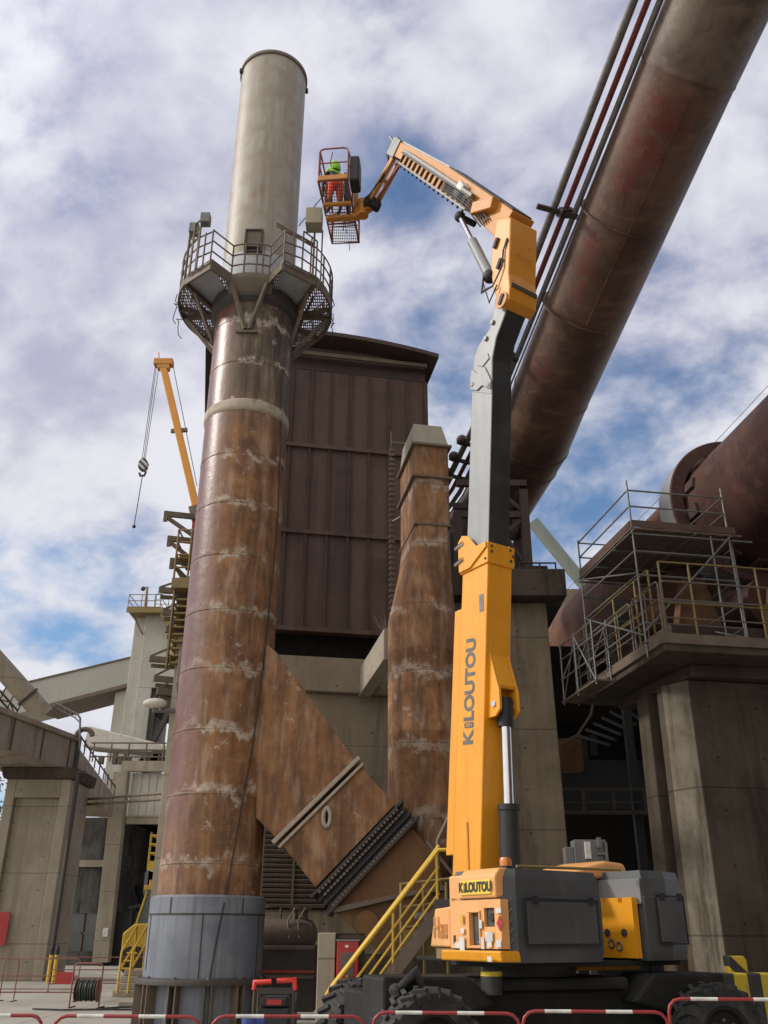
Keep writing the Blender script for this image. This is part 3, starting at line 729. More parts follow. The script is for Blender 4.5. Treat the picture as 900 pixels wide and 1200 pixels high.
hd = MB(); hd.rings([sq(HC.x, HC.y, 0.46, 0.98, Zt), sq(HC.x, HC.y, 0.46, 0.98, Zt + 2.38)])
hd.build('square_head', M['rust'], st, bevel=0.02)
fg = MB()
for z, h_ in ((Zt + 1.35, 0.06), (Zt + 2.32, 0.06), (Zt - 0.02, 0.05)): 
    o = 0.09 if h_ > 0.055 else 0.03
    fg = MB(); fg.rings([sq(HC.x, HC.y, 0.46 + o, 0.98 + o, z), sq(HC.x, HC.y, 0.46 + o, 0.98 + o, z + h_)])
    fg.build('head_flange', M['steel_br'], st)
cp = MB(); cp.rings([sq(HC.x, HC.y, 0.49, 1.0, Zt + 2.39), sq(HC.x - 0.01, HC.y, 0.47, 0.99, Zt + 2.45), sq(HC.x - 0.03, HC.y + 0.2, 0.40, 0.75, Zt + 3.25)])
cp.build('cap', weather('beige_cap_paint', (.27, .235, .18), (.33, .29, .23), (.2, .14, .09), 1.5, .5, .5, .7), st, bevel=0.015)
cn = MB(); cn.lathe([(SR, Zb), (SR - 0.03, Zb - 0.04), (0.3, Zb - 1.6)], (S2.x, 22.0, 0), 48); cn.build('hopper', M['rust_dark'], st, 40)
lg = MB()
for a in (45, 135, 225, 315):
    d = V((math.cos(rad(a)), math.sin(rad(a)), 0)); p = V((S2.x, 22.0, 0)) + d * (SR - 0.05)
    lg.bar(p, p + V((0, 0, Zb + 0.3)), 0.14)
lg.build('support_leg', M['steel_dk'], st)
# pale scabs on the front of the tower
# studded edge strip on the building side
sb = MB()
for k in range(34):
    z = 9.3 + k * 0.165
    p = V((HC.x, HC.y, z)) - E1 * 0.72 + E2 * 1.3
    sb.bar(p, p + E1 * 0.16, 0.06, 0.07)
p = V((HC.x, HC.y, 9.8)) - E1 * 0.66 + E2 * 1.36; sb.bar(p, p + V((0,0,5.6)), 0.06, 0.05)
p = V((HC.x, HC.y, 15.0)) + E2 * 1.3; sb.bar(p - E1 * 0.66, p, 0.05, 0.08); p = V((HC.x, HC.y, 10.0)) + E2 * 1.3; sb.bar(p - E1 * 0.66, p, 0.05, 0.08)
sb.bar(V((HC.x, HC.y, 15.0)) + E2 * 1.34, V((HC.x, HC.y, 15.0)) + E2 * 0.9, 0.05); sb.bar(V((HC.x, HC.y, 12.4)) - E1 * 0.66 + E2 * 1.36, V((HC.x, HC.y, 12.4)) - E1 * 0.45 + E2 * 0.9, 0.05)
sb.build('cable_rack', M['steel_br'], st)

# ================================================================== brown-clad building on a concrete base
B0 = at(500, 560, 27.5); B0 = V((B0.x, B0.y, 0))                 # right front corner in plan
def bp(a, d, z): return B0 + E1 * a + E2 * d + V((0, 0, z))      # a along the front (negative to the left), d into the depth
q_ = onpl(243, 520, B0, E2); BW = -(V((q_.x, q_.y, 0)) - B0).dot(E1)
ZS = onpl(390, 740, B0, E2).z; ZR = onpl(440, 442, B0, E2).z
bld = thing('process_building', tuple(bp(-BW / 2, 0, 0)), 'tall building of dark brown sheet cladding on a concrete base behind the chimney', 'building')
def bbox(mm, a0, a1, d0, d1, z0, z1):
    return mm.add([bp(a0, d0, z0), bp(a1, d0, z0), bp(a1, d1, z0), bp(a0, d1, z0), bp(a0, d0, z1), bp(a1, d0, z1), bp(a1, d1, z1), bp(a0, d1, z1)],
                  [(3, 2, 1, 0), (4, 5, 6, 7), (0, 1, 5, 4), (1, 2, 6, 5), (2, 3, 7, 6), (3, 0, 4, 7)])
bbox(MB(), -BW, 0, 0, 9, ZS, ZR).build('wall', M['brown'], bld)
rb = MB(); nr = 11
for k in range(nr + 1):
    a = -BW * k / nr; w = 0.035 if 0 < k < nr else 0.07
    bbox(rb, a - w, a + w, -0.09, 0.0, ZS + 0.05, ZR - 0.05)
rb.build('cladding_rib', M['brown_dk'], bld)
gt = MB()
for z in (ZS, onpl(395, 627, B0, E2).z, onpl(398, 527, B0, E2).z): bbox(gt, -BW - 0.02, 0.02, -0.13, -0.001, z - 0.07, z + 0.07)
gt.build('girt', M['brown'], bld)
ev = MB(); bbox(ev, -BW, 0.0, -0.02, 0.3, ZR, ZR + 0.55); ev.build('eaves_beam', M['brown_dk'], bld)
rf = MB()
for i in range(12):     # gently arched roof sheet with overhang, thick at the edge
    def zc_(k): return ZR + 0.62 + 0.42 * (1 - ((k / 12 - 0.5) * 2) ** 2)
    a0, a1 = -BW - 0.4 + (BW + 0.75) * i / 12, -BW - 0.4 + (BW + 0.75) * (i + 1) / 12
    rf.add([bp(a0, -0.75, zc_(i)), bp(a1, -0.75, zc_(i + 1)), bp(a1, 9.3, zc_(i + 1)), bp(a0, 9.3, zc_(i)), bp(a0, -0.75, zc_(i) + 0.16), bp(a1, -0.75, zc_(i + 1) + 0.16), bp(a1, 9.3, zc_(i + 1) + 0.16), bp(a0, 9.3, zc_(i) + 0.16)],
           [(3, 2, 1, 0), (4, 5, 6, 7), (0, 1, 5, 4), (1, 2, 6, 5), (2, 3, 7, 6), (3, 0, 4, 7)])
rf.build('roof', M['brown_dk'], bld)
fa = MB(); bbox(fa, -BW, 0, -0.36, -0.26, ZR + 0.42, ZR + 0.56); bbox(fa, -BW, 0.02, 0.05, 0.2, ZR + 0.5, ZR + 1.0); fa.build('gutter', M['steel_br'], bld)
bbox(MB(), -BW + 0.1, -0.1, 0.5, 9, ZS - 0.9, ZS - 0.01).build('shadow_gap', M['void'], bld)
cb_ = MB(); bbox(cb_, -BW - 0.2, 0.1, -0.25, 9, ZS - 1.95, ZS - 0.9); cb_.build('ring_beam', M['conc_wall'], bld, bevel=0.02)
cw = MB(); bbox(cw, -BW, 0.1, 0, 9, 0, ZS - 1.96); cw.build('concrete_wall', M['conc_wall'], bld)
# louvre beside the stack foot
lv = MB()
l0 = at(309, 985, 27.0); l1 = at(365, 1062, 27.0)
da0 = (V((l0.x, l0.y, 0)) - B0).dot(E1); da1 = (V((l1.x, l1.y, 0)) - B0).dot(E1)
bbox(lv, da0, da1 + 0.4, -0.06, -0.01, l1.z - 0.1, l0.z + 0.3)
lvo = lv.build('louvre', M['void'], bld)
sl = MB(); nsl = 16
for k in range(nsl):
    z = l1.z + (l0.z + 0.2 - l1.z) * k / (nsl - 1)
    sl.bar(bp(da0, -0.12, z), bp(da1 + 0.4, -0.12, z), 0.1, 0.035, E2 + V((0, 0, 0.9)))
bbox(sl, (da0 + da1) / 2 + 0.1, (da0 + da1) / 2 + 0.16, -0.2, -0.14, l1.z - 0.1, l0.z + 0.3)
sl.build('louvre_blade', M['steel_br'], lvo)
# side mullion strip with bolt heads at the left corner
sm = MB()
for k in range(60):
    z = ZS + 0.2 + k * 0.16; p = bp(-BW - 0.14, 0.05, z); sm.bar(p, p + E1 * 0.1, 0.07, 0.08)
bbox(sm, -BW - 0.1, -BW - 0.02, 0.0, 0.12, ZS - 1.0, ZR)
sm.build('corner_strip', M['brown_dk'], bld)
# corbel beam out of the wall to the duct tower
cbm = at(457, 755, 23.0)
k = MB(); c_ = V((cbm.x, cbm.y, cbm.z)); 
k.add([c_ + E1 * a + E2 * d + V((0, 0, z)) for a, d, z in ((-.17, 0, -.42), (.2, 0, -.42), (.2, 4.3, -.42), (-.17, 4.3, -.42), (-.17, 0, .42), (.2, 0, .42), (.2, 4.3, .42), (-.17, 4.3, .42))],
      [(3, 2, 1, 0), (4, 5, 6, 7), (0, 1, 5, 4), (1, 2, 6, 5), (2, 3, 7, 6), (3, 0, 4, 7)])
k.build('corbel_beam', M['conc'], bld, bevel=0.02)
tw = MB()     # dry twigs grown on the corbel
for i in range(26):
    p = c_ + E1 * random.uniform(-.1, .15) + E2 * random.uniform(.1, .9) + V((0, 0, .42)); d = V((random.uniform(-.35, .3), random.uniform(-.3, .2), random.uniform(.2, .75)))
    tw.tube([p, p + d * .5 + V((random.uniform(-.05, .05), 0, 0)), p + d], [0.012, 0.008, 0.004], 4)
tw.build('dry_weed', M['steel_br'], label='dry twiggy weed growing on the concrete corbel beside the rusty duct', cat='plant')

# ================================================================== fan inlet below the bellows
fan = thing('fan_inlet', tuple(at(440, 1090, 19.6)), 'brown rusty fan inlet box sloping down behind the yellow stair', 'duct')
fan.location = (at(440, 1090, 19.6).x, 20.3, 0)
k = MB(); k.prism([dp(388, 1052), dp(476, 962), dp(512, 1004), dp(520, 1040), dp(470, 1048), dp(396, 1066)], DV); k.build('upper_box', M['rust_yellow'], fan, bevel=0.015)
k = MB(); k.prism([dp(394, 1069), dp(470, 1051), dp(522, 1043), dp(540, 1120), dp(455, 1125), dp(418, 1092)], DV * 0.92); k.build('lower_box', M['rust_dark'], fan, bevel=0.015)
k = MB(); k.prism([dp(390, 1064) - V((0, .12, 0)), dp(468, 1047) - V((0, .12, 0)), dp(520, 1038) - V((0, .12, 0)), dp(521, 1043) - V((0, .12, 0)), dp(469, 1052) - V((0, .12, 0)), dp(392, 1070) - V((0, .12, 0))], DV + V((0, .2, 0))); k.build('joint_flange', M['steel_br'], fan)
k = MB(); c_ = dp(430, 1082); k.cyl(c_ - V((0, .06, 0)), c_ + V((0, .1, 0)), 0.24, n=24); k.build('shaft_cover', M['rust_yellow'], fan, 40)
k = MB(); p = dp(470, 1120); k.bx(p.x - 1.0, p.x + 1.3, 19.9, 21.4, 0, p.z); k.build('plinth', M['conc_dk'], fan)

# ================================================================== the great inclined duct overhead
gd = thing('overhead_duct', (5.6, 30.9, 0), 'huge brown overhead duct rising out of frame at the top right', 'duct')
def pd(px, py, depth):
    return EYE + ray(px, py) * depth
A0, A1, A2, A3 = pd(657, 419, 32.3), pd(800, 99, 26.4), None, None
dirn = (A1 - A0).normalized()
def facing(f, k_):     # a spot on the duct skin turned towards the yard
    p = A0 + (A1 - A0) * f; c = EYE - p; c = (c - dirn * c.dot(dirn)).normalized(); s = dirn.cross(c).normalized(); s = s if s.x < 0 else -s
    return p + (c + s * k_).normalized() * 1.42 - V((5.6, 30.9, 0))
RD = (0.15, 0.03, 0.026)
M['duct'] = mottled('mottled_brown_duct', (0.080, 0.047, 0.033), (0.145, 0.088, 0.063), (0.11, 0.048, 0.034), [(facing(.93, .12), 1.0, RD), (facing(.82, .2), .95, RD), (facing(.72, .3), .7, RD), (facing(.48, .5), .6, RD), (facing(.40, .4), .6, RD), (facing(.32, .3), .5, RD), (facing(-.03, .5), .8, (.13, .04, .036))])
J1 = pd(646, 460, 33.4); J2 = pd(625, 517, 35.3); J3 = pd(583, 590, 38.2); J4 = pd(545, 640, 41.0)
TOP = A1 + dirn * 22; MID = A1 + (A0 - A1) * 0.04
DR = 1.42
k = MB(); k.tube([A0 + (A1 - A0) * 1.04, TOP], DR + 0.012, 64); k.build('upper_section', mottled('olive_brown_duct', (0.10, 0.072, 0.055), (0.165, 0.125, 0.096), (0.09, 0.055, 0.045)), gd, 30)
k = MB(); k.tube([J4, J3, J2, J1, A0 + (A1 - A0) * 1.04], DR, 64, caps=False); mid = k.build('lower_section', M['duct'], gd, 30)
k = MB()
for p, d in ((J1, dirn), (J2, (J2 - J1).normalized() * -1), (A0 + (A1 - A0) * 1.04, dirn)):
    k = MB(); k.cyl(p - d * 0.035, p + d * 0.035, DR + 0.022, n=64); k.build('weld_ring', M['duct'], gd, 30)
p = J2 + (J3 - J2) * 0.25; d = (J3 - J2).normalized(); k = MB(); k.cyl(p - d * .03, p + d * .03, DR + .03, n=64)
k.build('weld_ring', M['duct'], gd, 30)
for f in (.56, .2):
    p = A0 + (A1 - A0) * f; k = MB(); k.cyl(p - dirn * .02, p + dirn * .02, DR + .012, n=64); k.build('weld_ring', M['duct'], gd, 30)
_pc = (facing(.5, -.25) + V((5.6, 30.9, 0)) - (A0 + (A1 - A0) * .5)).normalized()
k = MB(); k.bar(A0 + (A1 - A0) * .22 + _pc * (DR + .004), A0 + (A1 - A0) * 1.03 + _pc * (DR + .004), .05, .02, _pc); k.build('seam_weld', M['duct'], gd)
# long service pipes clipped to its left flank
sidev = dirn.cross(V((0, 0, 1))).normalized()
if sidev.x > 0: sidev = -sidev
upv = sidev.cross(dirn).normalized()
if upv.z < 0: upv = -upv
for o, hgt, r_, mt in ((2.36, 0.5, 0.125, 'pipe_grey'), (1.99, 0.45, 0.085, 'pipe_red'), (1.86, 0.62, 0.05, 'pipe_red'), (1.70, 0.3, 0.095, 'pipe_grey'), (1.55, 0.2, 0.03, 'galv')):
    off = sidev * o + upv * hgt
    s2 = (J3 - J2).normalized().cross(V((0, 0, 1))).normalized(); s2 = s2 if s2.x < 0 else -s2
    k = MB(); k.tube([J4 + s2 * o + V((0, 0, hgt)), J3 + s2 * o + V((0, 0, hgt)), J2 + s2 * o + V((0, 0, hgt)), J1 + off, TOP + off], r_, 12); k.build('service_pipe', M[mt], gd, 40)
for f in (-0.06, 0.52, 1.35):
    p = A0 + (A1 - A0) * f; k = MB()
    k.bar(p + sidev * (DR - .05) + upv * .3, p + sidev * 2.75 + upv * .45, 0.16, 0.12, upv); k.bar(p + sidev * 1.5 + upv * .55, p + sidev * 2.0 + upv * .3, 0.3, 0.2, upv)
    k.build('pipe_bracket', M['steel_dk'], gd)
for f in (0.3, 0.55, 0.8):
    p = J2 + (J3 - J2) * f; k = MB(); k.bar(p + s2 * (DR - .05) + V((0, 0, .3)), p + s2 * 2.75 + V((0, 0, .45)), 0.14, 0.12); k.ball(p + s2 * 2.55 + V((0, 0, .55)), 0.22); k.build('pipe_bracket', M['steel_dk'], gd)
# faded red markings on the underside
def duct_patch(f0, f1, a0, a1, name, mt, seg=10):
    vs = []; fs = []
    dn_ = -upv
    for i in range(seg + 1):
        for j in range(seg + 1):
            f = f0 + (f1 - f0) * i / seg; a = rad(a0 + (a1 - a0) * j / seg + 8 * i / seg)
            vs.append(A0 + (A1 - A0) * f + (dn_ * math.cos(a) + sidev * math.sin(a)) * (DR + 0.006))
    for i in range(seg):
        for j in range(seg):
            q = i * (seg + 1) + j; fs.append((q, q + 1, q + seg + 2, q + seg + 1))
    k = MB(); k.add(vs, fs); return k.build(name, mt, gd, 60)

# ================================================================== concrete pier with a braced steel trestle under the duct
PY = 29.5
pr_ = thing('duct_pier', (4.1, PY + 1.4, 0), 'square concrete pier with a projecting cap and braced steel trestle under the overhead duct', 'pier')
x1 = at(651, 850, PY).x; x0 = 2.2
zc1 = at(620, 706, PY).z; zc2 = at(620, 674, PY).z
MB().rings([[V((x0 - .1, PY - .1, 0)), V((x1 + .12, PY - .1, 0)), V((x1 + .12, PY + 3, 0)), V((x0 - .1, PY + 3, 0))], [V((x0, PY, zc1)), V((x1, PY, zc1)), V((x1, PY + 2.9, zc1)), V((x0, PY + 2.9, zc1))]]).build('shaft', M['conc_br'], pr_, bevel=0.05)
k = MB(); k.bx(x0 - .5, x1 + .6, PY - .7, PY + 3.4, zc1 + .002, zc2 - .02).bx(x0 - .1, x1 + .1, PY - .3, PY + 3.1, zc2 - .018, zc2 + .25); k.build('cap', M['conc_dk'], pr_, bevel=0.04)
k = MB(); zt = at(625, 568, PY).z; z0 = zc2 + .25; xa, xb = x0 + .5, x1 - .45; ya, yb = PY + .5, PY + 2.5
for x_ in (xa, xb):
    for y_ in (ya, yb): k.bar((x_, y_, z0), (x_, y_, zt - (.9 if x_ == xa else 0)), 0.3, 0.3, (0, 1, 0))
for z in (z0 + .15, z0 + 2.3, z0 + 3.6):
    k.bar((xa, ya, z), (xb + .15, ya, z), 0.2, 0.24); k.bar((xa, yb, z), (xb + .15, yb, z), 0.2, 0.24); k.bar((xb, ya, z), (xb, yb, z), 0.2, 0.24)
k.bar((xa, ya, z0 + .2), (xb, ya, z0 + 2.2), 0.14); k.bar((xb, ya, z0 + .2), ((xa + xb) / 2, ya, z0 + 2.2), 0.14); k.bar(((xa + xb) / 2, ya, z0), ((xa + xb) / 2, ya, z0 + 3.6), 0.2); k.bar((xb, ya, z0 + 2.4), ((xa + xb) / 2, ya, z0 + 3.6), 0.14)
k.bar((xa, yb, z0 + 2.2), (xb, yb, z0 + .2), 0.14)
k.build('trestle', M['brown_dk'], pr_)
k = MB(); 
for x_ in (x1 - .9, x1 - .2, x1 + .35): k.tube([(x_, PY - .4, zc2), (x_, PY - .4, zc2 + .32)], .03, 6)
k.tube([(x1 - 2.5, PY - .4, zc2 + .3), (x1 + .35, PY - .4, zc2 + .3)], .03, 6); k.build('cap_rail', M['steel_dk'], pr_, 60)
k = MB(); p = at(640, 965, PY); k.bx(x1 - .9, x1 - .1, PY - .12, PY - .02, 3.1, 3.5); k.build('wall_plate', M['steel_dk'], pr_)

# ================================================================== kiln
K1 = V((11.8, 26.1, 14.3)); K2 = V((8.97, 42.9, 13.8)); kd = (K2 - K1).normalized()
kil = thing('rotary_kiln', tuple(K1 - V((0, 0, 2))), 'rusty brown rotary kiln cylinder running back behind the scaffold', 'kiln')
KR = 2.0
k = MB(); k.tube([K1 - kd * 15, K1 + kd * 1.6], KR, 72, caps=False); k.build('shell', M['kiln'], kil, 30)
k = MB(); k.tube([K1 + kd * 1.6, K1 + kd * 60], KR - .01, 72, caps=False); k.build('rear_shell', M['kiln_rust_lit'], kil, 30)
k = MB()
for d_ in (-0.6, 1.9, -2.6, 4.6, -6.0, 12.0): k.cyl(K1 + kd * (d_ - .12), K1 + kd * (d_ + .12), KR + .06, n=72)
k = MB(); c_ = K1 + kd * .8; side_ = kd.cross(ZU).normalized(); uu = side_.cross(kd).normalized()
rg = []
for rr_, dd in ((2.12, -.45), (2.52, -.45), (2.55, -.42), (2.55, .42), (2.52, .45), (2.12, .45)):
    rg.append([c_ + kd * dd + (side_ * math.cos(2 * math.pi * i / 72) + uu * math.sin(2 * math.pi * i / 72)) * rr_ for i in range(72)])
k.rings(rg, False, True); k.build('riding_ring', M['kiln'], kil, 30)
k = MB(); k.rings([[c_ + kd * dd + (side_ * math.cos(2 * math.pi * i / 72) + uu * math.sin(2 * math.pi * i / 72)) * 2.556 for i in range(72)] for dd in (-.40, .40)], False); k.build('ring_tread', M['kiln_tyre'], kil, 30)
k = MB()
for i in range(14):
    a = 2 * math.pi * i / 14 + .2; o = side_ * math.cos(a) + uu * math.sin(a)
    k.bar(c_ - kd * 1.0 + o * 2.05, c_ + kd * .7 + o * 2.05, 0.35, 0.1, o)
k.build('ring_pad', M['brown_dk'], kil)
k = MB()
for i in range(10):
    a = 2 * math.pi * i / 10 + .5; o = side_ * math.cos(a) + uu * math.sin(a); p = K1 + kd * .4 + o * 2.0; k.cyl(p, p + o * .1, .08, n=8)
k.build('shell_bolt', M['brown_dk'], kil)

# kiln pier: octagonal concrete shaft, cantilevered platform
PA = at(803, 780, 23.5); PB = at(773, 790, 24.2); PZ = 8.35
PA = V((PA.x, PA.y, 0)); PB = V((PB.x, PB.y, 0))
poly = [PA, PA + KN * 4.4, PA + KN * 5.2 + KD * .7, PA + KN * 5.2 + KD * 2.8, PA + KN * 4.0 + KD * 3.6, PB + KN * 1.0 + KD * 2.9, PB + KD * 1.6, PB + KD * .95, PB + KD * .95 + KN * .45, PB + KD * .35 + KN * .45, PB + KD * .35, PB]
ctr = sum(poly, V((0, 0, 0))) / len(poly)
kp_ = thing('kiln_pier', (ctr.x, ctr.y, 0), 'massive dark concrete kiln pier with chamfered corner carrying a railed platform at right', 'pier')
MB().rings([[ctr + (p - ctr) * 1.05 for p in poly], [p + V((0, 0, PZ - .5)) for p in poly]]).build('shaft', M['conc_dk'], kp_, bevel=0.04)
_sh = children(kp_)[0].data; _sh.materials.append(concrete('sunlit_streaked_concrete', (0.12, 0.10, 0.075), (0.22, 0.19, 0.15), (0.05, 0.04, 0.03), 0.85, 3.4))
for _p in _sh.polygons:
    if _p.normal.x < -.45 and _p.normal.y < -.3: _p.material_index = 1  # sun-facing chamfer gets a paler copy: sunlight in the colour, plus pale streaks
C0 = at(777, 742, 22.0); C0 = V((C0.x, C0.y, 0)); ZD = 8.62
fp = [C0, C0 + KN * 7.5, C0 + KN * 7.5 + KD * 6, C0 + KD * 6.0]
k = MB(); k.prism([p + V((0, 0, ZD - .42)) for p in fp], V((0, 0, .42))); 
k.prism([C0 + KN * 1.2 + KD * 1.0 + V((0, 0, ZD - .75)), C0 + KN * 7 + KD * 1.0 + V((0, 0, ZD - .75)), C0 + KN * 7 + KD * 5 + V((0, 0, ZD - .75)), C0 + KN * .9 + KD * 5 + V((0, 0, ZD - .75))], V((0, 0, .328)))
k.build('platform_slab', M['conc_dk'], kp_, bevel=0.03)
k = MB(); k.bar(C0 + V((0, -.03, ZD - .1)) - KN * .02, C0 + KN * 7.5 + V((0, -.03, ZD - .1)), 0.08, 0.26); k.bar(C0 - KN * .04 + V((0, 0, ZD - .1)), C0 + KD * 6 - KN * .04 + V((0, 0, ZD - .1)), 0.08, 0.26); k.build('edge_channel', M['steel_br'], kp_)
def cr(a, d, z): return C0 + KN * a + KD * d + V((0, 0, ZD + z))
k = MB()
for d0, d1 in ((0.12, 1.75), (1.9, 3.6), (3.75, 5.9)):      # left side
    for z in (.5, 1.0): k.tube([cr(.08, d0, z), cr(.08, d1, z)], .022, 6)
    k.tube([cr(.08, d0, 0), cr(.08, d0, 1.42), cr(.08, d0 + .1, 1.5), cr(.08, d1 - .1, 1.5), cr(.08, d1, 1.42), cr(.08, d1, 0)], .028, 6)
    k.tube([cr(.08, (d0 + d1) / 2, 0), cr(.08, (d0 + d1) / 2, 1.5)], .024, 6)
k.tube([cr(.14, .1, 0), cr(.14, .1, 1.42), cr(.24, .1, 1.5), cr(3, .1, 1.5), cr(7.4, .1, 1.5)], .028, 6)
for z in (.5, 1.0): k.tube([cr(.14, .1, z), cr(7.4, .1, z)], .022, 6)
k.build('low_railing', M['steel_br'], kp_, 60)
k = MB()
for z in (1.0, 1.6, 2.15): k.tube([cr(.3, .35, z), cr(7.4, .35, z)], .024, 6)
for a in (.3, 1.15, 3.1, 5.0, 6.9): k.tube([cr(a, .35, 0), cr(a, .35, 2.15)], .032, 6)
for z in (1.1, 1.6, 2.15): k.tube([cr(.3, 1.0, z), cr(.3, 3.2, z), cr(.3, 6.0, z - .1)], .024, 6)
for d in (1.0, 1.9, 3.4, 5.8): k.tube([cr(.3, d, 0), cr(.3, d, 2.15)], .03, 6)
k.build('yellow_railing', M['yellow_old'], kp_, 60)
# machinery under the kiln: roller station
rs = thing('roller_station', tuple(cr(3.8, 3.4, 0)), 'dark riveted roller station block under the kiln on the pier', 'machine')
k = MB(); k.add([cr(a, d, z) for a, d, z in ((1.4, 2.2, .01), (6.4, 2.2, .01), (6.4, 5.4, .01), (1.4, 5.4, .01), (1.4, 2.2, 1.1), (6.4, 2.2, 1.1), (6.4, 5.4, 1.1), (1.4, 5.4, 1.1))], [(3, 2, 1, 0), (4, 5, 6, 7), (0, 1, 5, 4), (1, 2, 6, 5), (2, 3, 7, 6), (3, 0, 4, 7)])
k.build('bed_frame', M['brown_dk'], rs, bevel=.03)
for a in (2.5, 5.4):
    k = MB(); k.cyl(cr(a, 3.0, 2.2), cr(a, 4.7, 2.2), .95, n=32); k.build('roller', M['kiln'], rs, 30)
    k = MB(); k.prism([cr(a - .7, 2.5, 1.11), cr(a + .7, 2.5, 1.11), cr(a + .35, 2.5, 2.6), cr(a - .35, 2.5, 2.6)], KD * .4); k.build('bearing_housing', M['rust_dark'], rs, bevel=.03)
k = MB(); k.add([cr(a, d, z) for a, d, z in ((1.2, 5.6, .01), (7.4, 5.6, .01), (7.4, 6.0, .01), (1.2, 5.6, 3.0), (7.4, 5.6, 3.0), (7.4, 6.0, 3.0), (1.2, 6.0, .01), (1.2, 6.0, 3.0))], [(0, 1, 4, 3), (1, 2, 5, 4), (2, 6, 7, 5), (6, 0, 3, 7), (3, 4, 5, 7), (0, 6, 2, 1)])
k.build('guard_sheet', M['steel_dk'], rs)
k = MB(); k.add([cr(a, d, z) for a, d, z in ((3.9, .9, .6), (4.9, .9, .6), (4.9, 1.5, .6), (3.9, 1.5, .6), (3.9, .9, 1.5), (4.9, .9, 1.5), (4.9, 1.5, 1.5), (3.9, 1.5, 1.5))], [(3, 2, 1, 0), (4, 5, 6, 7), (0, 1, 5, 4), (1, 2, 6, 5), (2, 3, 7, 6), (3, 0, 4, 7)])
k.bar(cr(4.0, 1.2, 0), cr(4.0, 1.2, .6), .06); k.bar(cr(4.8, 1.2, 0), cr(4.8, 1.2, .6), .06); k.bar(cr(4.2, .88, .95), cr(4.42, .88, .95), .02, .5)
k.build('control_cabinet', M['yellow_old'], bevel=.02, label='dull yellow cabinet behind the railing under the kiln', cat='cabinet')

# scaffold on the platform
scf = thing('scaffold_tower', tuple(cr(1.6, 2.4, 0)), 'tube scaffold tower with a boarded deck standing on the kiln platform', 'scaffold')
SA, SD0, SD1, SA1 = -0.12, 0.75, 4.6, 2.75
for a, d, zt in ((SA, SD0, 4.75), (SA, SD1, 4.55), (SA1, SD0, 4.75), (SA1, SD1, 4.5), (2.2, SD0, 3.2), (SA1 + .25, SD0 + .3, 3.5)):
    k = MB(); k.tube([cr(a, d, 0 if a > 0 else -.4), cr(a, d, zt)], .028, 6); k.build('standard', M['galv'], scf, 60)
k = MB()
for z in (.55, 1.2, 1.9, 2.6, 3.35, 3.95, 4.45):
    if True:
        k.tube([cr(SA, SD0, z), cr(SA, SD1, z)], .025, 6); k.tube([cr(SA, SD0, z), cr(SA1, SD0, z)], .025, 6); k.tube([cr(SA, SD1, z), cr(SA1, SD1, z)], .025, 6); k.tube([cr(SA1, SD0, z), cr(SA1, SD1, z)], .025, 6)
for d in (SD0, 2.0, 3.3, SD1): k.tube([cr(SA - .1, d, 3.12), cr(SA1 + .7, d, 3.12)], .028, 6)
for a in (SA, 1.7, SA1): k.tube([cr(a, SD0 - .1, 3.2), cr(a, SD1 + .1, 3.2)], .028, 6)
k.build('ledger', M['galv'], scf, 60)
k = MB(); k.tube([cr(SA, SD0, 1.95), cr(SA, SD1, 3.2)], .024, 6); k.tube([cr(SA, SD0, .2), cr(SA, SD1, 1.9)], .024, 6); k.tube([cr(SA, SD0 - .05, .3), cr(SA1, SD0 - .05, 3.2)], .024, 6); k.tube([cr(SA1, SD0, .3), cr(SA1, SD1, 1.9)], .024, 6); k.build('brace', M['galv'], scf, 60)
k = MB()
for i in range(9):
    a0 = SA - .05 + i * .37
    k.add([cr(a, d, z) for a, d, z in ((a0, SD0 - .05, 3.24), (a0 + .345, SD0 - .05, 3.24), (a0 + .345, SD1 + .1, 3.24), (a0, SD1 + .1, 3.24), (a0, SD0 - .05, 3.29), (a0 + .345, SD0 - .05, 3.29), (a0 + .345, SD1 + .1, 3.29), (a0, SD1 + .1, 3.29))], [(3, 2, 1, 0), (4, 5, 6, 7), (0, 1, 5, 4), (1, 2, 6, 5), (2, 3, 7, 6), (3, 0, 4, 7)])
k.build('deck_boards', M['steel_br'], scf)
k = MB(); k.bar(cr(SA - .03, SD0 - .06, 3.4), cr(SA1 + .2, SD0 - .06, 3.4), .03, .2); k.bar(cr(SA - .04, SD0, 3.4), cr(SA - .04, SD1, 3.4), .03, .2); k.build('toe_board', M['brown'], scf)
k = MB()
for a, d in ((SA, SD0), (SA, SD1), (SA1, SD0), (SA1, SD1)): k.bar(cr(a, d, .001), cr(a, d, .02), .16)
k.build('base_plate', M['galv'], scf)
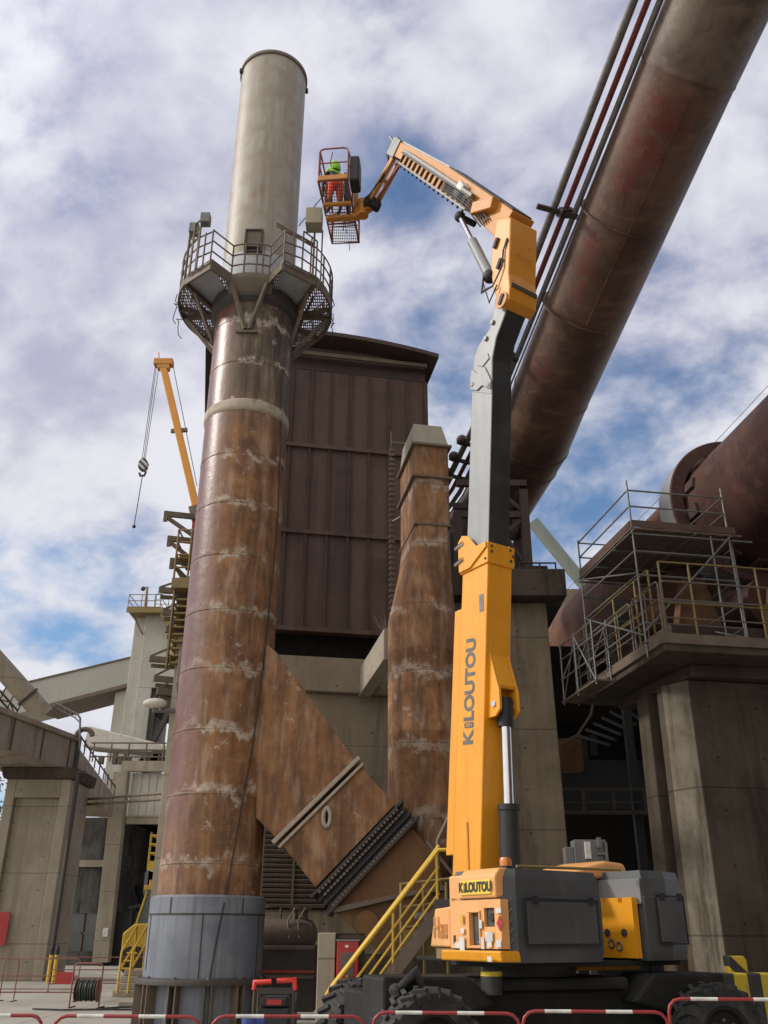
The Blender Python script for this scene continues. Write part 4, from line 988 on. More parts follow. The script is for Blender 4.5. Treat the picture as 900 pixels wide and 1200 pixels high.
# lower left bay of the scaffold, with small stuff on it
sc2 = thing('side_scaffold', tuple(cr(-.4, 4.6, -.0)), 'narrow tube scaffold bay hung outside the left railing of the kiln platform', 'scaffold')
k = MB()
for d in (3.2, 4.6, 5.8):
    for a in (-.55, -.1): k.tube([cr(a, d, -.5), cr(a, d, 1.4)], .026, 6)
    k.tube([cr(-.55, d, .3), cr(-.1, d, 1.3)], .02, 6)
for z in (-.4, .3, .9, 1.35):
    for a in (-.55, -.1): k.tube([cr(a, 3.1, z), cr(a, 5.9, z)], .023, 6)
k.tube([cr(-.55, 3.2, -.4), cr(-.55, 4.6, 1.3)], .022, 6); k.tube([cr(-.55, 4.6, 1.3), cr(-.55, 5.8, -.4)], .022, 6)
k.build('tube_frame', M['galv'], sc2, 60)
k = MB(); k.add([cr(a, d, z) for a, d, z in ((-.6, 3.1, -.42), (-.06, 3.1, -.42), (-.06, 5.9, -.42), (-.6, 5.9, -.42), (-.6, 3.1, -.37), (-.06, 3.1, -.37), (-.06, 5.9, -.37), (-.6, 5.9, -.37))], [(3, 2, 1, 0), (4, 5, 6, 7), (0, 1, 5, 4), (1, 2, 6, 5), (2, 3, 7, 6), (3, 0, 4, 7)]); k.build('deck_board', M['steel_br'], sc2)
# a plate on the pier
k = MB(); p = PA + KN * 2.55 - KD * .2 ; zs = at(892, 1079, 23).z
def onface(a, z, o=0.0):     # on the battered front face of the pier
    f = 1.05 - .05 * z / (PZ - .5)
    q = ctr + (PA + KN * a - ctr) * f
    return V((q.x, q.y, z)) - KD * o
sg = thing('warning_sign', tuple(onface(2.7, zs)), 'small white sign with a red border on the dark kiln pier at right edge', 'sign')
a0s = 2.35
k = MB(); k.add([onface(a0s, zs - .2, .02), onface(a0s + .75, zs - .2, .02), onface(a0s + .75, zs + .22, .02), onface(a0s, zs + .22, .02), onface(a0s, zs - .2, .045), onface(a0s + .75, zs - .2, .045), onface(a0s + .75, zs + .22, .045), onface(a0s, zs + .22, .045)], [(3, 2, 1, 0), (4, 5, 6, 7), (0, 1, 5, 4), (1, 2, 6, 5), (2, 3, 7, 6), (3, 0, 4, 7)]); k.build('board', M['white'], sg)
k = MB()
for z0_, z1_, b0, b1 in ((.1, .17, .06, .66), (-.02, .05, .06, .6), (-.12, -.06, .06, .68), (-.17, -.15, .06, .5)):
    k.add([onface(a0s + b0, zs + z0_, .049), onface(a0s + b1, zs + z0_, .049), onface(a0s + b1, zs + z1_, .049), onface(a0s + b0, zs + z1_, .049)], [(0, 1, 2, 3)])
k.build('text_bar', M['red'], sg)

# ================================================================== what lies between the two piers, in the shade
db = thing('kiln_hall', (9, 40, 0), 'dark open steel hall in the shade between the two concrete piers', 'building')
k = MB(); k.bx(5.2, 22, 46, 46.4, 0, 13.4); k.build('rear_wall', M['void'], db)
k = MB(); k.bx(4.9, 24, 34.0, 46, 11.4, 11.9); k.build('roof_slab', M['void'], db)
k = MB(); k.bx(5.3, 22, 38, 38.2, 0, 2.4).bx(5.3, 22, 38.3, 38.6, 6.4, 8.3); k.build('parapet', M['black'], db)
k = MB()
for i in range(8):
    p = at(690 + 9 * i, 868 - 4.5 * i, 33.5); q = at(735 + 9 * i, 866 - 2.0 * i, 33.5)
    p = at(678 + 9.5 * i, 862 - 7.0 * i, 36.0); q = at(714 + 7.5 * i, 873 - 6.0 * i, 34.5)
    k.bar(p, q, .14, .1)
k.build('sloping_slat', M['steel_dk'], db)
k = MB(); zb = at(700, 940, 34).z
k.bar((5.0, 34, zb + .45), (11.5, 34, zb + .45), .1, .1); k.bar((5.0, 34, zb - .35), (11.5, 34, zb - .35), .16, .14); k.bar((6, 34, zb), (11, 34, zb), .05)
for x_ in (6.2, 7.3, 8.4, 9.5): k.bar((x_, 34, zb - .3), (x_, 34, zb + .4), .1)
k.build('gallery_rail', M['steel_dk'], db)
k = MB()
for x_, y_ in ((6.0, 34.2), (9.3, 34.4), (12.2, 34.3)): k.bar((x_, y_, 0), (x_, y_, 11.4), .3, .3, (0, 1, 0))
k.build('column', M['black'], db)
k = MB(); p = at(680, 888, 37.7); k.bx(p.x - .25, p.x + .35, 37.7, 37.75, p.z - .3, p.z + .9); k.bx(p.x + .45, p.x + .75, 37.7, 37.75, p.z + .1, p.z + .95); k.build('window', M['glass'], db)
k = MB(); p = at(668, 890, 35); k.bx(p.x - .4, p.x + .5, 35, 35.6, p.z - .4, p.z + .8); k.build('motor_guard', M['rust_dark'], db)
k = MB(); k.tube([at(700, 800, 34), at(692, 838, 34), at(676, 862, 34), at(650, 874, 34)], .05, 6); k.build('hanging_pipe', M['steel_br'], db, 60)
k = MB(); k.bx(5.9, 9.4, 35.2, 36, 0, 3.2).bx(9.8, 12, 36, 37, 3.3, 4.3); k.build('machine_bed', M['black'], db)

# electrical cabinet behind the hood
eb_ = thing('switch_cabinet', tuple(at(690, 1020, 17)), 'pale grey electrical cabinet with switch handles showing above the machine hood', 'cabinet')
eb_.location = (at(690, 1020, 17).x, 17.2, 0)
p0 = at(668, 1013, 17); p1 = at(713, 984, 17)
k = MB(); k.bx(p0.x + .1, p1.x - .05, 17, 17.35, p0.z - .5, p1.z); k.bx(p0.x - .06, p0.x + .1, 17.05, 17.3, p0.z - .2, p1.z - .12); k.build('body', M['galv'], eb_, bevel=.015)
k = MB(); k.bx(p0.x + .28, p0.x + .38, 16.95, 16.995, p1.z - .32, p1.z - .04); k.build('door_label', M['white'], eb_)
k = MB(); k.bx(p0.x + .5, p0.x + .56, 16.88, 16.99, p1.z - .14, p1.z + .03).bx(p0.x + .62, p0.x + .66, 16.88, 16.99, p1.z - .4, p1.z - .05).bx(p0.x + .5, p0.x + .66, 16.9, 16.99, p1.z - .26, p1.z - .22); k.build('switch_handle', M['galv'], eb_)
k = MB(); k.bar((p0.x + .3, 17.2, 0), (p0.x + .3, 17.2, p0.z - .5), .12); k.build('stand', M['steel_dk'], eb_)

# concrete block and sloping pipe far behind, right of the pier
k = MB(); p0 = at(632, 690, 52); p1 = at(692, 742, 52); k.bx(p0.x - 1, p1.x + 2, 52, 58, 0, p0.z); k.build('concrete_bunker', M['conc_br'], label='plain beige concrete block building far behind the kiln', cat='building')
k = MB(); k.tube([at(625, 612, 49), at(692, 694, 49), at(720, 728, 49)], .38, 16); so_ = k.build('chute_pipe', weather('grey_green_pipe', (0.2, 0.23, 0.205), (0.25, 0.28, 0.25), (0.15, 0.16, 0.14), 1, .4, .5), label='pale grey-green sloping pipe against the sky right of the pier', cat='pipe')
k = MB(); k.tube([at(900, 452, 30), at(830, 527, 34), at(745, 612, 38), at(640, 715, 46)], .012, 5); k.build('overhead_wire', M['cable'], label='thin overhead wire crossing the sky above the kiln', cat='wire')

# hazard-striped kerb wall and post at the pier foot
k = MB(); q0 = at(815, 1160, 18.5); 
k.prism([V((q0.x, 18.3, 0)), V((q0.x + 4, 18.9, 0)), V((q0.x + 4, 19.4, 0)), V((q0.x, 18.8, 0))], V((0, 0, 1.08))); k.build('hazard_block', stripes('hazard_bars', (0.50, 0.38, 0.03), (0.035, 0.034, 0.033), .52, (1, 0, 0)), bevel=.03, label='concrete barrier block with broad yellow and black stripes at the foot of the kiln pier', cat='barrier')
k = MB(); q0 = at(864, 1130, 19.8); k.bx(q0.x - .17, q0.x + .2, 19.8, 20.1, 0, 1.34); k.build('hazard_post', stripes('hazard_diagonal', (0.6, 0.42, 0.03), (0.035, .034, .033), .34, (.7, 0, .7)), bevel=.02, label='short yellow and black post behind the striped barrier block', cat='post')

# clad block added out of view to the right to shade the kiln pier
nb = thing('shade_block', (20, 4, 0), 'tall brown clad block added right of the view to shade the kiln pier', 'building')
MB().bx(11.5, 32, -14, 15, 0, 20).build('wall', M['brown_dk'], nb)
k = MB(); k.prism([V((11, -14.4, 20.01)), V((32.5, -14.4, 20.01)), V((22, -14.4, 23))], V((0, 29.8, 0))); k.build('roof', M['brown_dk'], nb)
k = MB()
for i in range(14): k.bx(11.44, 11.5, -13.5 + i * 2.1, -13.42 + i * 2.1, 0, 19.9)
k.build('cladding_rib', M['brown_dk'], nb)
# ================================================================== left: concrete conveyor bridge on its pillar
BD = V((0.21, 0.98, 0)).normalized()
P0 = at(85, 900, 40); P0 = V((P0.x, P0.y, 0))                  # where the bridge turns
br = thing('conveyor_bridge', (P0.x, P0.y, 8), 'stained concrete conveyor bridge beam coming in from the left edge', 'bridge')
NR = V((BD.y, -BD.x, 0))
def seg(mm, a, b_, off0, off1, z0, z1, dirn, nrm):
    return mm.add([a + nrm * off0 + V((0, 0, z0)), a + nrm * off1 + V((0, 0, z0)), b_ + nrm * off1 + V((0, 0, z0)), b_ + nrm * off0 + V((0, 0, z0)),
                   a + nrm * off0 + V((0, 0, z1)), a + nrm * off1 + V((0, 0, z1)), b_ + nrm * off1 + V((0, 0, z1)), b_ + nrm * off0 + V((0, 0, z1))],
                  [(3, 2, 1, 0), (4, 5, 6, 7), (0, 1, 5, 4), (1, 2, 6, 5), (2, 3, 7, 6), (3, 0, 4, 7)])
M['conc_br2'] = concrete('rain_stained_concrete', (0.29, 0.245, 0.19), (0.36, 0.31, 0.25), (0.12, 0.085, 0.062), 0.85, 0)
PA_ = P0 - BD * 14; PE = P0 + KD * 17
k = MB(); seg(k, PA_, P0, -3.2, 0, 8.05, 9.3, BD, NR); seg(k, PA_, P0 - BD * .0, -3.3, .10, 9.302, 9.52, BD, NR); k.build('near_beam', M['conc_br2'], br, bevel=.03)
k = MB(); seg(k, P0 + KD * .35, PE, -3, 0, 8.0, 9.2, KD, KN); k.build('far_beam', M['conc_br2'], br, bevel=.03)
k = MB()
for i in range(7):
    p = P0 - BD * (i * 2.1 + .5) + NR * .02; k = MB(); k.bar(p + V((0, 0, 8.1)), p + V((0, 0, 9.28)), .05, .03, NR); k.build('joint_strip', M['steel_dk'], br)
k = MB(); p = P0 + KD * .15; k.bar(p + V((0, 0, 7.9)), p + V((0, 0, 9.5)), .35, .3, KD); k.build('expansion_gap', M['steel_dk'], br)
k = MB()
for d_ in (KD,):
    for z in (.5,): k.tube([P0 + KD * .4 + V((0, 0, 9.2 + z)), PE + V((0, 0, 9.2 + z))], .04, 6)
    for i in range(9): k.tube([P0 + KD * (.6 + 2 * i) + V((0, 0, 9.2)), P0 + KD * (.6 + 2 * i) + V((0, 0, 9.85))], .035, 6)
k.build('pipe_rail', M['steel_dk'], br, 60)

pil = thing('bridge_pillar', tuple(at(45, 1150, 39)), 'broad concrete pillar with a recessed panel under the conveyor bridge at left', 'pillar')
pil.location = (at(45, 1150, 39).x, 39.5, 0)
xr0, xr1 = at(47, 1145, 39.3).x, at(84, 915, 39.3).x; xl = at(8, 916, 39.3).x
zt = at(50, 913, 39.3).z
k = MB(); F0 = 39.3
k.bx(xl, xl + .42, F0, F0 + 2.6, 0, zt).bx(xr1 - .42, xr1, F0, F0 + 2.6, 0, zt).bx(xl + .42, xr1 - .42, F0, F0 + 2.6, zt - .75, zt).bx(xl + .42, xr1 - .42, F0 + .22, F0 + 2.6, 0, zt - .752)
k.build('shaft', M['conc'], pil, bevel=.03)
k = MB(); k.prism([V((xl - .25, F0 - .3, 8.03)), V((xr1 + .25, F0 - .3, 8.03)), V((xr1 + .12, F0 - .15, zt + .01)), V((xl - .12, F0 - .15, zt + .01))], V((0, 3.0, 0))); k.build('pillar_head', M['conc_dk'], pil, bevel=.03)
k = MB(); p = at(3, 1098, 39.2); k.bx(p.x - .3, p.x + .12, F0 - .04, F0 - .005, p.z - .3, p.z + .9); 
sgn = k.build('fire_sign', M['red'], bevel=.01, label='red sign panel fixed low on the concrete bridge pillar at the left edge', cat='sign')
k = MB(); p = at(1, 1078, 39.2); k.bx(p.x - .3, p.x + .15, F0 - .03, F0 - .005, p.z - .1, p.z + .16); k.build('small_plate', M['steel_br'], label='small square plate above the red panel on the bridge pillar', cat='sign')

# enclosed conveyor tube crossing above the bridge
q0, q1 = at(-40, 735, 36.5), at(52, 838, 38.5)
ct = thing('belt_tube', tuple(q1), 'round grey conveyor tube slanting down from the top left onto the bridge', 'conveyor')
k = MB(); k.tube([q0, q1], .42, 24); k.build('tube', M['conc'], ct, 40)
dq = (q1 - q0).normalized(); k = MB(); w_ = V((-.28, 0, -.95))
for o in (.75, 1.0): k.tube([q0 + w_ * o, q1 - dq * 1.2 + w_ * o], .045, 6)
L_ = (q1 - q0).length - 1.2
for i in range(9): k.tube([q0 + dq * (L_ * i / 8) + w_ * (.75 if i % 2 else 1.0), q0 + dq * (L_ * min(i + 1, 8) / 8) + w_ * (1.0 if i % 2 else .75)], .03, 6); k.tube([q0 + dq * (L_ * i / 8) + w_ * .35, q0 + dq * (L_ * i / 8) + w_], .03, 6)
k.build('truss', M['steel_dk'], ct, 60)
k = MB(); k.cyl(q1 - dq * 1.1, q1 - dq * 1.0, .5, n=24); k.build('tube_flange', M['steel_dk'], ct)

# gooseneck bracket with a small cage
gq = at(95, 866, 39.6)
gn = thing('gooseneck_bracket', tuple(gq), 'thin gooseneck pipe with a wire cage standing on the bridge corner', 'bracket')
k = MB(); k.tube([gq + V((0, 0, -.5)), at(94, 842, 39.6), at(91, 837, 39.6), at(63, 823, 39.6)], .045, 8); k.tube([at(94, 847, 39.6), at(88, 841, 39.6), at(66, 830, 39.6)], .03, 6)
k.build('pipe', M['galv'], gn, 60)
k = MB()
for i in range(5):
    f = i / 4; k.tube([at(63 + 27 * f, 823 + 13 * f, 39.6), at(64 + 24 * f, 829 + 12 * f, 39.6)], .02, 5)
k.build('cage', M['galv'], gn)
k = MB(); c_ = at(98, 862, 39.7); k.tube([c_ + V((.35 * math.cos(a), .1, .3 * math.sin(a))) for a in [math.pi * i / 8 for i in range(9)]], .11, 10); k.build('bent_pipe', M['steel_br'], label='short bent pipe stub on top of the bridge corner', cat='pipe', smooth=60)

# ================================================================== conveyor gallery and transfer tower behind
TY = 66.0
tb = at(165, 870, TY)
tower = thing('transfer_tower', (tb.x, TY + 2, 0), 'pale concrete transfer tower with a railed roof and yellow stair behind the chimney', 'tower')
xA, xB, xC = at(152, 760, TY).x, at(172, 760, TY).x, at(240, 760, TY).x
zT = at(180, 712, TY).z; zB = at(190, 806, TY).z
k = MB(); k.bx(xA + .9, xC, TY, TY + 6, zB, zT).bx(xA + .9, xB + .7, TY, TY + 6, 0, zB).bx(xC - 1.2, xC, TY, TY + 6, 0, zB)
k.bx(xA, xA + .9, TY + .5, TY + 6, 0, zT - .5)
k.build('shaft', M['conc_pale'], tower, bevel=.04)
k = MB(); k.bx(xA - 1.1, xA, TY + 1.5, TY + 6, 0, at(150, 805, TY).z + .3); k.build('side_shaft', M['conc_pale'], tower, bevel=.04)
k = MB()
for z in (zB - .5, zB - 1.4): k.bx(xB + .7, xC - 1.2, TY + .3, TY + .6, z, z + .5)
k.bx(xB + .7, xC - 1.2, TY + .6, TY + 5, zB - 1.6, zB - .001); k.bar((xB + .9, TY + .3, zB - 4.6), (xB + 2.2, TY + .3, zB - 1.5), .35, .35); k.bx(xB + .71, xB + 1.1, TY + .2, TY + .6, 0, zB - .5)
k.build('steel_bracing', M['steel_dk'], tower)
k = MB(); px0 = at(148, 725, TY - 1).x
k.bx(px0, xB + 1.2, TY - 1.0, TY + 4, zT - .62, zT - .45); k.bx(px0 - .05, xB + 1.2, TY - 1.06, TY - 1.0, zT - .75, zT - .35); k.build('balcony', M['yellow_old'], tower)
k = MB(); k.bar((px0 + .3, TY - .6, zT - .7), (xA + .9, TY - .1, zT - 2.2), .1); k.bar((px0 + .3, TY + 2.6, zT - .7), (xA, TY + 2.6, zT - 2.2), .1); k.build('balcony_strut', M['steel_br'], tower)
k = MB()
for z in (.2, .7, 1.2): k.tube([(px0, TY + 3.5, zT - .5 + z), (px0, TY - 1, zT - .5 + z), (xB + 1, TY - 1, zT - .5 + z)], .035, 5)
for x_ in (px0, px0 + 1, px0 + 2, xB + .9): k.tube([(x_, TY - 1, zT - .5), (x_, TY - 1, zT + .7)], .035, 5)
k.tube([(px0 + 1.3, TY - 1.0, zT - .5), (px0 + 1.3, TY - 1.0, zT + 1.3)], .09, 6)
k.build('balcony_rail', M['yellow_old'], tower, 60)
k = MB()
for z in (.35, .75, 1.2): k.tube([(xA + 1.5, TY + .2, zT + z), (xC, TY + .2, zT + z)], .03, 5)
for i in range(6): x_ = xA + 1.5 + i * 1.0; k.tube([(x_, TY + .2, zT), (x_, TY + .2, zT + 1.2)], .03, 5)
k.build('roof_rail', M['galv'], tower, 60)
k = MB(); k.bar((xB + .9, TY - .5, zT - .6), at(212, 757, TY - .5), .9, .25); k.build('stair_flight', M['yellow_old'], tower)
k = MB(); e_ = at(212, 757, TY - .5)
for z in (.6, 1.1): k.tube([V((xB + .9, TY - .98, zT - .6 + z)), e_ + V((0, -.48, z))], .035, 5)
for f in (0, .33, .66, 1): p = V((xB + .9, TY - .98, zT - .6)).lerp(e_ + V((0, -.48, 0)), f); k.tube([p, p + V((0, 0, 1.1))], .03, 5)
k.build('stair_rail', M['yellow_old'], tower, 60)
cq = at(172, 709, TY - .6)
cm = thing('camera_post', tuple(at(173, 712, TY - .6)), 'slim post with a small lamp head on the transfer tower roof', 'post')
k = MB(); k.tube([cq + V((0, 0, -.4)), at(173, 688, TY - .6)], .06, 6); k.build('post', M['galv'], cm, 60)
k = MB(); p = at(170, 690, TY - .6); k.tube([p + V((.2, 0, .1)), p + V((-.1, 0, .1))], .05, 6); k.ball(p + V((-.15, 0, 0)), .18); k.build('lamp_head', M['steel_dk'], cm, 60)

gl = thing('conveyor_gallery', tuple(at(60, 835, TY)), 'long pale enclosed conveyor gallery climbing from left to the transfer tower', 'conveyor')
ga, gb = at(20, 806, TY + 1), at(172, 765, TY + 1); gc, gd_ = at(48, 832, TY + 1), at(172, 794, TY + 1)
far = V((0.0, 3.0, 0))
k = MB(); a_ = at(-30, 819, TY + 1); k.prism([a_, at(30, 800, TY + 1), at(160, 769, TY + 1), at(160, 800, TY + 1), at(48, 829, TY + 1), at(-30, 849, TY + 1)], V((.9, 2.6, -.05))); k.build('casing', M['gallery'], gl)
k = MB(); k.prism([at(40, 829, TY + .95), at(160, 798, TY + .95), at(160, 802, TY + .95), at(40, 833, TY + .95)], V((.9, 2.7, -.05))); k.prism([at(26, 799.6, TY + .9), at(160, 767.4, TY + .9), at(160, 769, TY + .9), at(26, 801.4, TY + .9)], V((.9, 2.8, 0))); k.build('trim', M['steel_br'], gl)

# ================================================================== lower plant building at the back left
LBY = 58.0
lb = thing('plant_building', (at(130, 1130, LBY).x, LBY + 3, 0), 'grimy low plant building with ribbed upper sheeting and a dark open bay', 'building')
def X_(px, py=1000): return at(px, py, LBY).x
def Z_(py, px=120): return at(px, py, LBY).z
xa, xb, xc, xd = X_(52, 1100), X_(122, 1100), X_(150, 1050), X_(235, 1000)
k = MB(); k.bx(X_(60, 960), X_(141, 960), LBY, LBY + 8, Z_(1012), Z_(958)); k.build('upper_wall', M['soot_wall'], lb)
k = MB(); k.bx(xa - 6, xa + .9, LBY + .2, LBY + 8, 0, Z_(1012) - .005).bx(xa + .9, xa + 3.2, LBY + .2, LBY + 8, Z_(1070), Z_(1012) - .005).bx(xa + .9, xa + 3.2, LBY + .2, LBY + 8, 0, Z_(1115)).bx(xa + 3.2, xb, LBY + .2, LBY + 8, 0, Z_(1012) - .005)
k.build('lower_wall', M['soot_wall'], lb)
k = MB(); k.bx(xa - 6, xb + .1, LBY - .15, LBY + .1, Z_(1016), Z_(1008)); k.build('ledge', M['conc'], lb)
w = thing('window', (0, 0, 0), None, None); w.parent = lb; w.location = V((xa + 2, LBY + .3, Z_(1115))) - lb.location
k = MB(); 
for x_ in (xa + .9, xa + 2.0, xa + 3.1): k.bx(x_, x_ + .1, LBY + .3, LBY + .4, Z_(1115), Z_(1070))
k.bx(xa + .9, xa + 3.2, LBY + .3, LBY + .38, Z_(1095), Z_(1093)); k.build('frame', M['steel_br'], w)
k = MB(); k.bx(xa + .9, xa + 3.2, LBY + .45, LBY + .47, Z_(1115), Z_(1070)); k.build('pane', M['glass'], w)
k = MB(); k.bar(at(119, 1128, LBY - .4), at(143, 905, LBY - .4), .9, .7, (0, 1, 0)); k.build('raking_column', M['conc'], lb, bevel=.03)
k = MB(); k.bx(xc - .6, xd + 4, LBY, LBY + .2, Z_(958), Z_(906)); k.build('ribbed_sheet', M['clad_pale'], lb)
k = MB(); n_ = 12
for i in range(n_ + 1): x_ = xc - .55 + i * .48; k.bx(x_, x_ + .09, LBY - .07, LBY - .002, Z_(956), Z_(907))
k.build('sheet_rib', M['clad_pale'], lb)
k = MB(); k.bx(xc - 1.2, xd + 4, LBY - .5, LBY - .1, Z_(905), Z_(893)); k.bx(xc - .6, xd + 4, LBY - .25, LBY - .01, Z_(966), Z_(959)); k.bx(xc - .6, xd + 4, LBY - .2, LBY - .01, Z_(958.5), Z_(956)); k.build('lintel', M['conc'], lb)
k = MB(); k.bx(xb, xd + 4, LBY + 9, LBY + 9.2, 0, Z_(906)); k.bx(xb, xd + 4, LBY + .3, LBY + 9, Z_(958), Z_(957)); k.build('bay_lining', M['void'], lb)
k = MB(); k.bar(at(161, 1040, LBY + 3), at(172, 1070, LBY + 1), .3, .3); k.bar(at(150, 1064, LBY), at(190, 1056, LBY), .14, .14); k.bx(xc + .2, xc + .34, LBY + .1, LBY + .24, 0, Z_(1066)); k.bx(xb + .1, xc + 1.5, LBY + .4, LBY + .5, 0, Z_(1068)); k.build('bay_frame', M['black'], lb)
k = MB()
for z in (Z_(872), Z_(880), Z_(888)): k.tube([(X_(108, 880), LBY - .4, z), (xd + 3, LBY - .4, z)], .05, 6)
for i in range(9): x_ = X_(112, 880) + i * 1.1; k.tube([(x_, LBY - .4, Z_(894)), (x_, LBY - .4, Z_(872))], .05, 6)
k.build('roof_railing', M['steel_br'], lb, 60)
k = MB(); p0 = at(108, 866, LBY + 4); p1 = at(205, 882, LBY + 3); k.taper(p0, p1, 2.0, 1.4, 2.0, .5); k.build('roof_duct', M['conc_pale'], lb, bevel=.1)
k = MB()
for i in range(16):
    x_ = X_(112, 884) + random.uniform(0, 5.2); k.bx(x_, x_ + random.uniform(.2, .5), LBY + .2, LBY + .6, Z_(894), Z_(894) + random.uniform(.3, 1.0))
k.build('roof_clutter', M['steel_br'], lb)
k = MB(); 
for a_, b__ in (((84, 938), (196, 929)), ((84, 944), (196, 936))): k.tube([at(*a_, 44), at(*b__, 34)], .06, 8)
k.build('pipe_run', M['steel_br'], label='pair of thin pipes running from the bridge pillar to the chimney', cat='pipe', smooth=60)
k = MB(); k.tube([at(100, 905, 38.5), at(92, 905, 38.5), at(61, 1118, 38.5), V((at(59, 1140, 38.5).x, 38.5, 0))], .085, 8); k.build('drain_pipe', M['steel_dk'], label='dark drain pipe standing in front of the plant building by the pillar', cat='pipe', smooth=60)
k = MB(); p = at(123, 1093, LBY - 1); k.bx(p.x - .15, p.x + .15, LBY - .95, LBY - .86, p.z - .2, p.z + .25); k.build('notice', M['white'], label='small white notice on the raking column of the plant building', cat='sign')
# yellow balcony on the far building
yb_ = thing('loading_balcony', tuple(at(180, 1018, 52)), 'small yellow railed balcony on the dark bay left of the chimney', 'balcony')
a_ = at(172, 1017, 52); k = MB(); k.bx(a_.x, a_.x + 3, 52, 54, a_.z - .1, a_.z + .35); k.build('deck', M['yellow'], yb_)
k = MB(); k.prism([V((a_.x, 52, a_.z - .1)), V((a_.x + 3, 52, a_.z - .1)), V((a_.x + 3, 52, a_.z - .9)), V((a_.x + 1.3, 52, a_.z - .5))], V((0, 2, 0))); k.build('underside', M['conc_pale'], yb_)
k = MB()
for z in (.75, 1.2, 1.65): k.tube([(a_.x + .05, 53.8, a_.z + z), (a_.x + .05, 52, a_.z + z), (a_.x + 3, 52, a_.z + z)], .05, 6)
for i in range(6): k.tube([(a_.x + .05 + i * .4, 52, a_.z + .3), (a_.x + .05 + i * .4, 52, a_.z + (1.7 if i != 2 else 3.0))], .05, 6)
k.build('rail', M['yellow'], yb_, 60)

# ================================================================== stair tower and bracket rows left of the stack
STY = 31.0
sx0 = at(207, 830, STY).x
stt = thing('bracket_tower', (sx0, STY, 0), 'slender steel tower with projecting bracket arms and a yellow stair just left of the chimney', 'tower')
k = MB(); zt_ = at(212, 745, STY).z
k.bx(sx0 - .22, sx0 + .3, STY, STY + .5, 0, zt_); k.build('column', M['conc'], stt, bevel=.02)
k = MB(); zt2 = at(230, 600, STY).z; xq = at(222, 650, STY).x
k.bar((xq + .5, STY, zt_ - 3), (xq + .5, STY, zt2 + .6), .3, .3, (0, 1, 0)); k.bar((xq - .05, STY + .3, zt_ - .5), (xq - .05, STY + .3, zt2 - 3.6), .16, .16, (0, 1, 0)); k.build('mast', M['steel_br'], stt)
k = MB()
for i, (px, py, rx, ry) in enumerate(((193, 602, 232, 606), (197, 631, 232, 634), (200, 657, 228, 661), (186, 691, 226, 687), (190, 717, 224, 712), (194, 738, 222, 733), (175, 772, 210, 771), (180, 795, 210, 794), (184, 810, 210, 806))):
    k = MB(); tip = at(px, py, STY); rt = at(rx, ry, STY + .3); rt.z = tip.z
    up_ = i < 3
    k.bar(tip, rt, .14, .2)
    if up_: k.bar(tip + V((.05, 0, -.12)), rt + V((0, 0, -.85)), .1, .14); k.bar(tip + V((0.05, 0, .1)), tip + V((.05, 0, -.32)), .14, .1, (0, 1, 0))
    else: k.bar(tip + V((.05, 0, .1)), rt + V((0, 0, .65)), .06, .07); k.bar(tip + V((0, .3, -.16)), rt + V((0, .3, -.16)), .1, .12)
    k.build('bracket_arm', M['steel_br'], stt)
k = MB(); z_ = at(222, 690, STY).z
k.bx(xq - .45, xq + 1, STY - .4, STY + 1, z_ - .1, z_ + .28); k.build('landing', M['yellow_old'], stt); k = MB(); k.bx(xq - .3, xq + 1, STY - .3, STY + 1, zt2 - 2.0, zt2 - 1.85); k.build('landing', M['yellow_old'], stt)
k = MB()
for i in range(10): k.bx(xq - .3, xq + .35, STY - .2, STY + .6, z_ - .5 - i * .26, z_ - .44 - i * .26)
k.bar((xq - .35, STY - .2, z_), (xq - .35, STY - .2, z_ - 3), .06, .2, (0, 1, 0)); k.build('stair', M['yellow_old'], stt)
k = MB()
for z in (.7, 1.2, 1.7, 2.2): k.tube([(xq - .4, STY + .9, z_ + z), (xq - .4, STY - .35, z_ + z), (xq + 1, STY - .35, z_ + z)], .035, 6)
for x_ in (xq - .4, xq + .1): k.tube([(x_, STY - .35, z_), (x_, STY - .35, z_ + 2.2)], .04, 6)
k.build('landing_rail', M['yellow_old'], stt, 60)
k = MB(); k.bx(xq - .1, xq + .3, STY + .35, STY + .55, z_ + 1.4, z_ + 3.2); k.build('red_board', M['red'], stt)
k = MB()
for i in range(12): p = V((sx0 + .32, STY - .1, 6.0 + i * .38)); k.bx(p.x - .06, p.x + .22, p.y - .1, p.y + .12, p.z, p.z + .2)
k.build('cable_clamp', M['steel_br'], stt)
# lamp on an arm
lq = at(185, 826, STY - .5)
lp_ = thing('yard_lamp', tuple(lq), 'pale shell-shaped yard lamp on a horizontal arm left of the chimney', 'lamp')
k = MB(); k.ball(lq + V((-.1, 0, .05)), .42, (1, .5, .42), 16, 10); k.build('lamp_shell', M['clad_pale'], lp_, 60)
k = MB(); k.tube([at(179, 832, STY - .5), at(205, 833, STY - .2)], .09, 8); k.tube([at(187, 829, STY - .5), at(188, 833, STY - .5)], .07, 8); k.build('arm', M['galv'], lp_, 60)

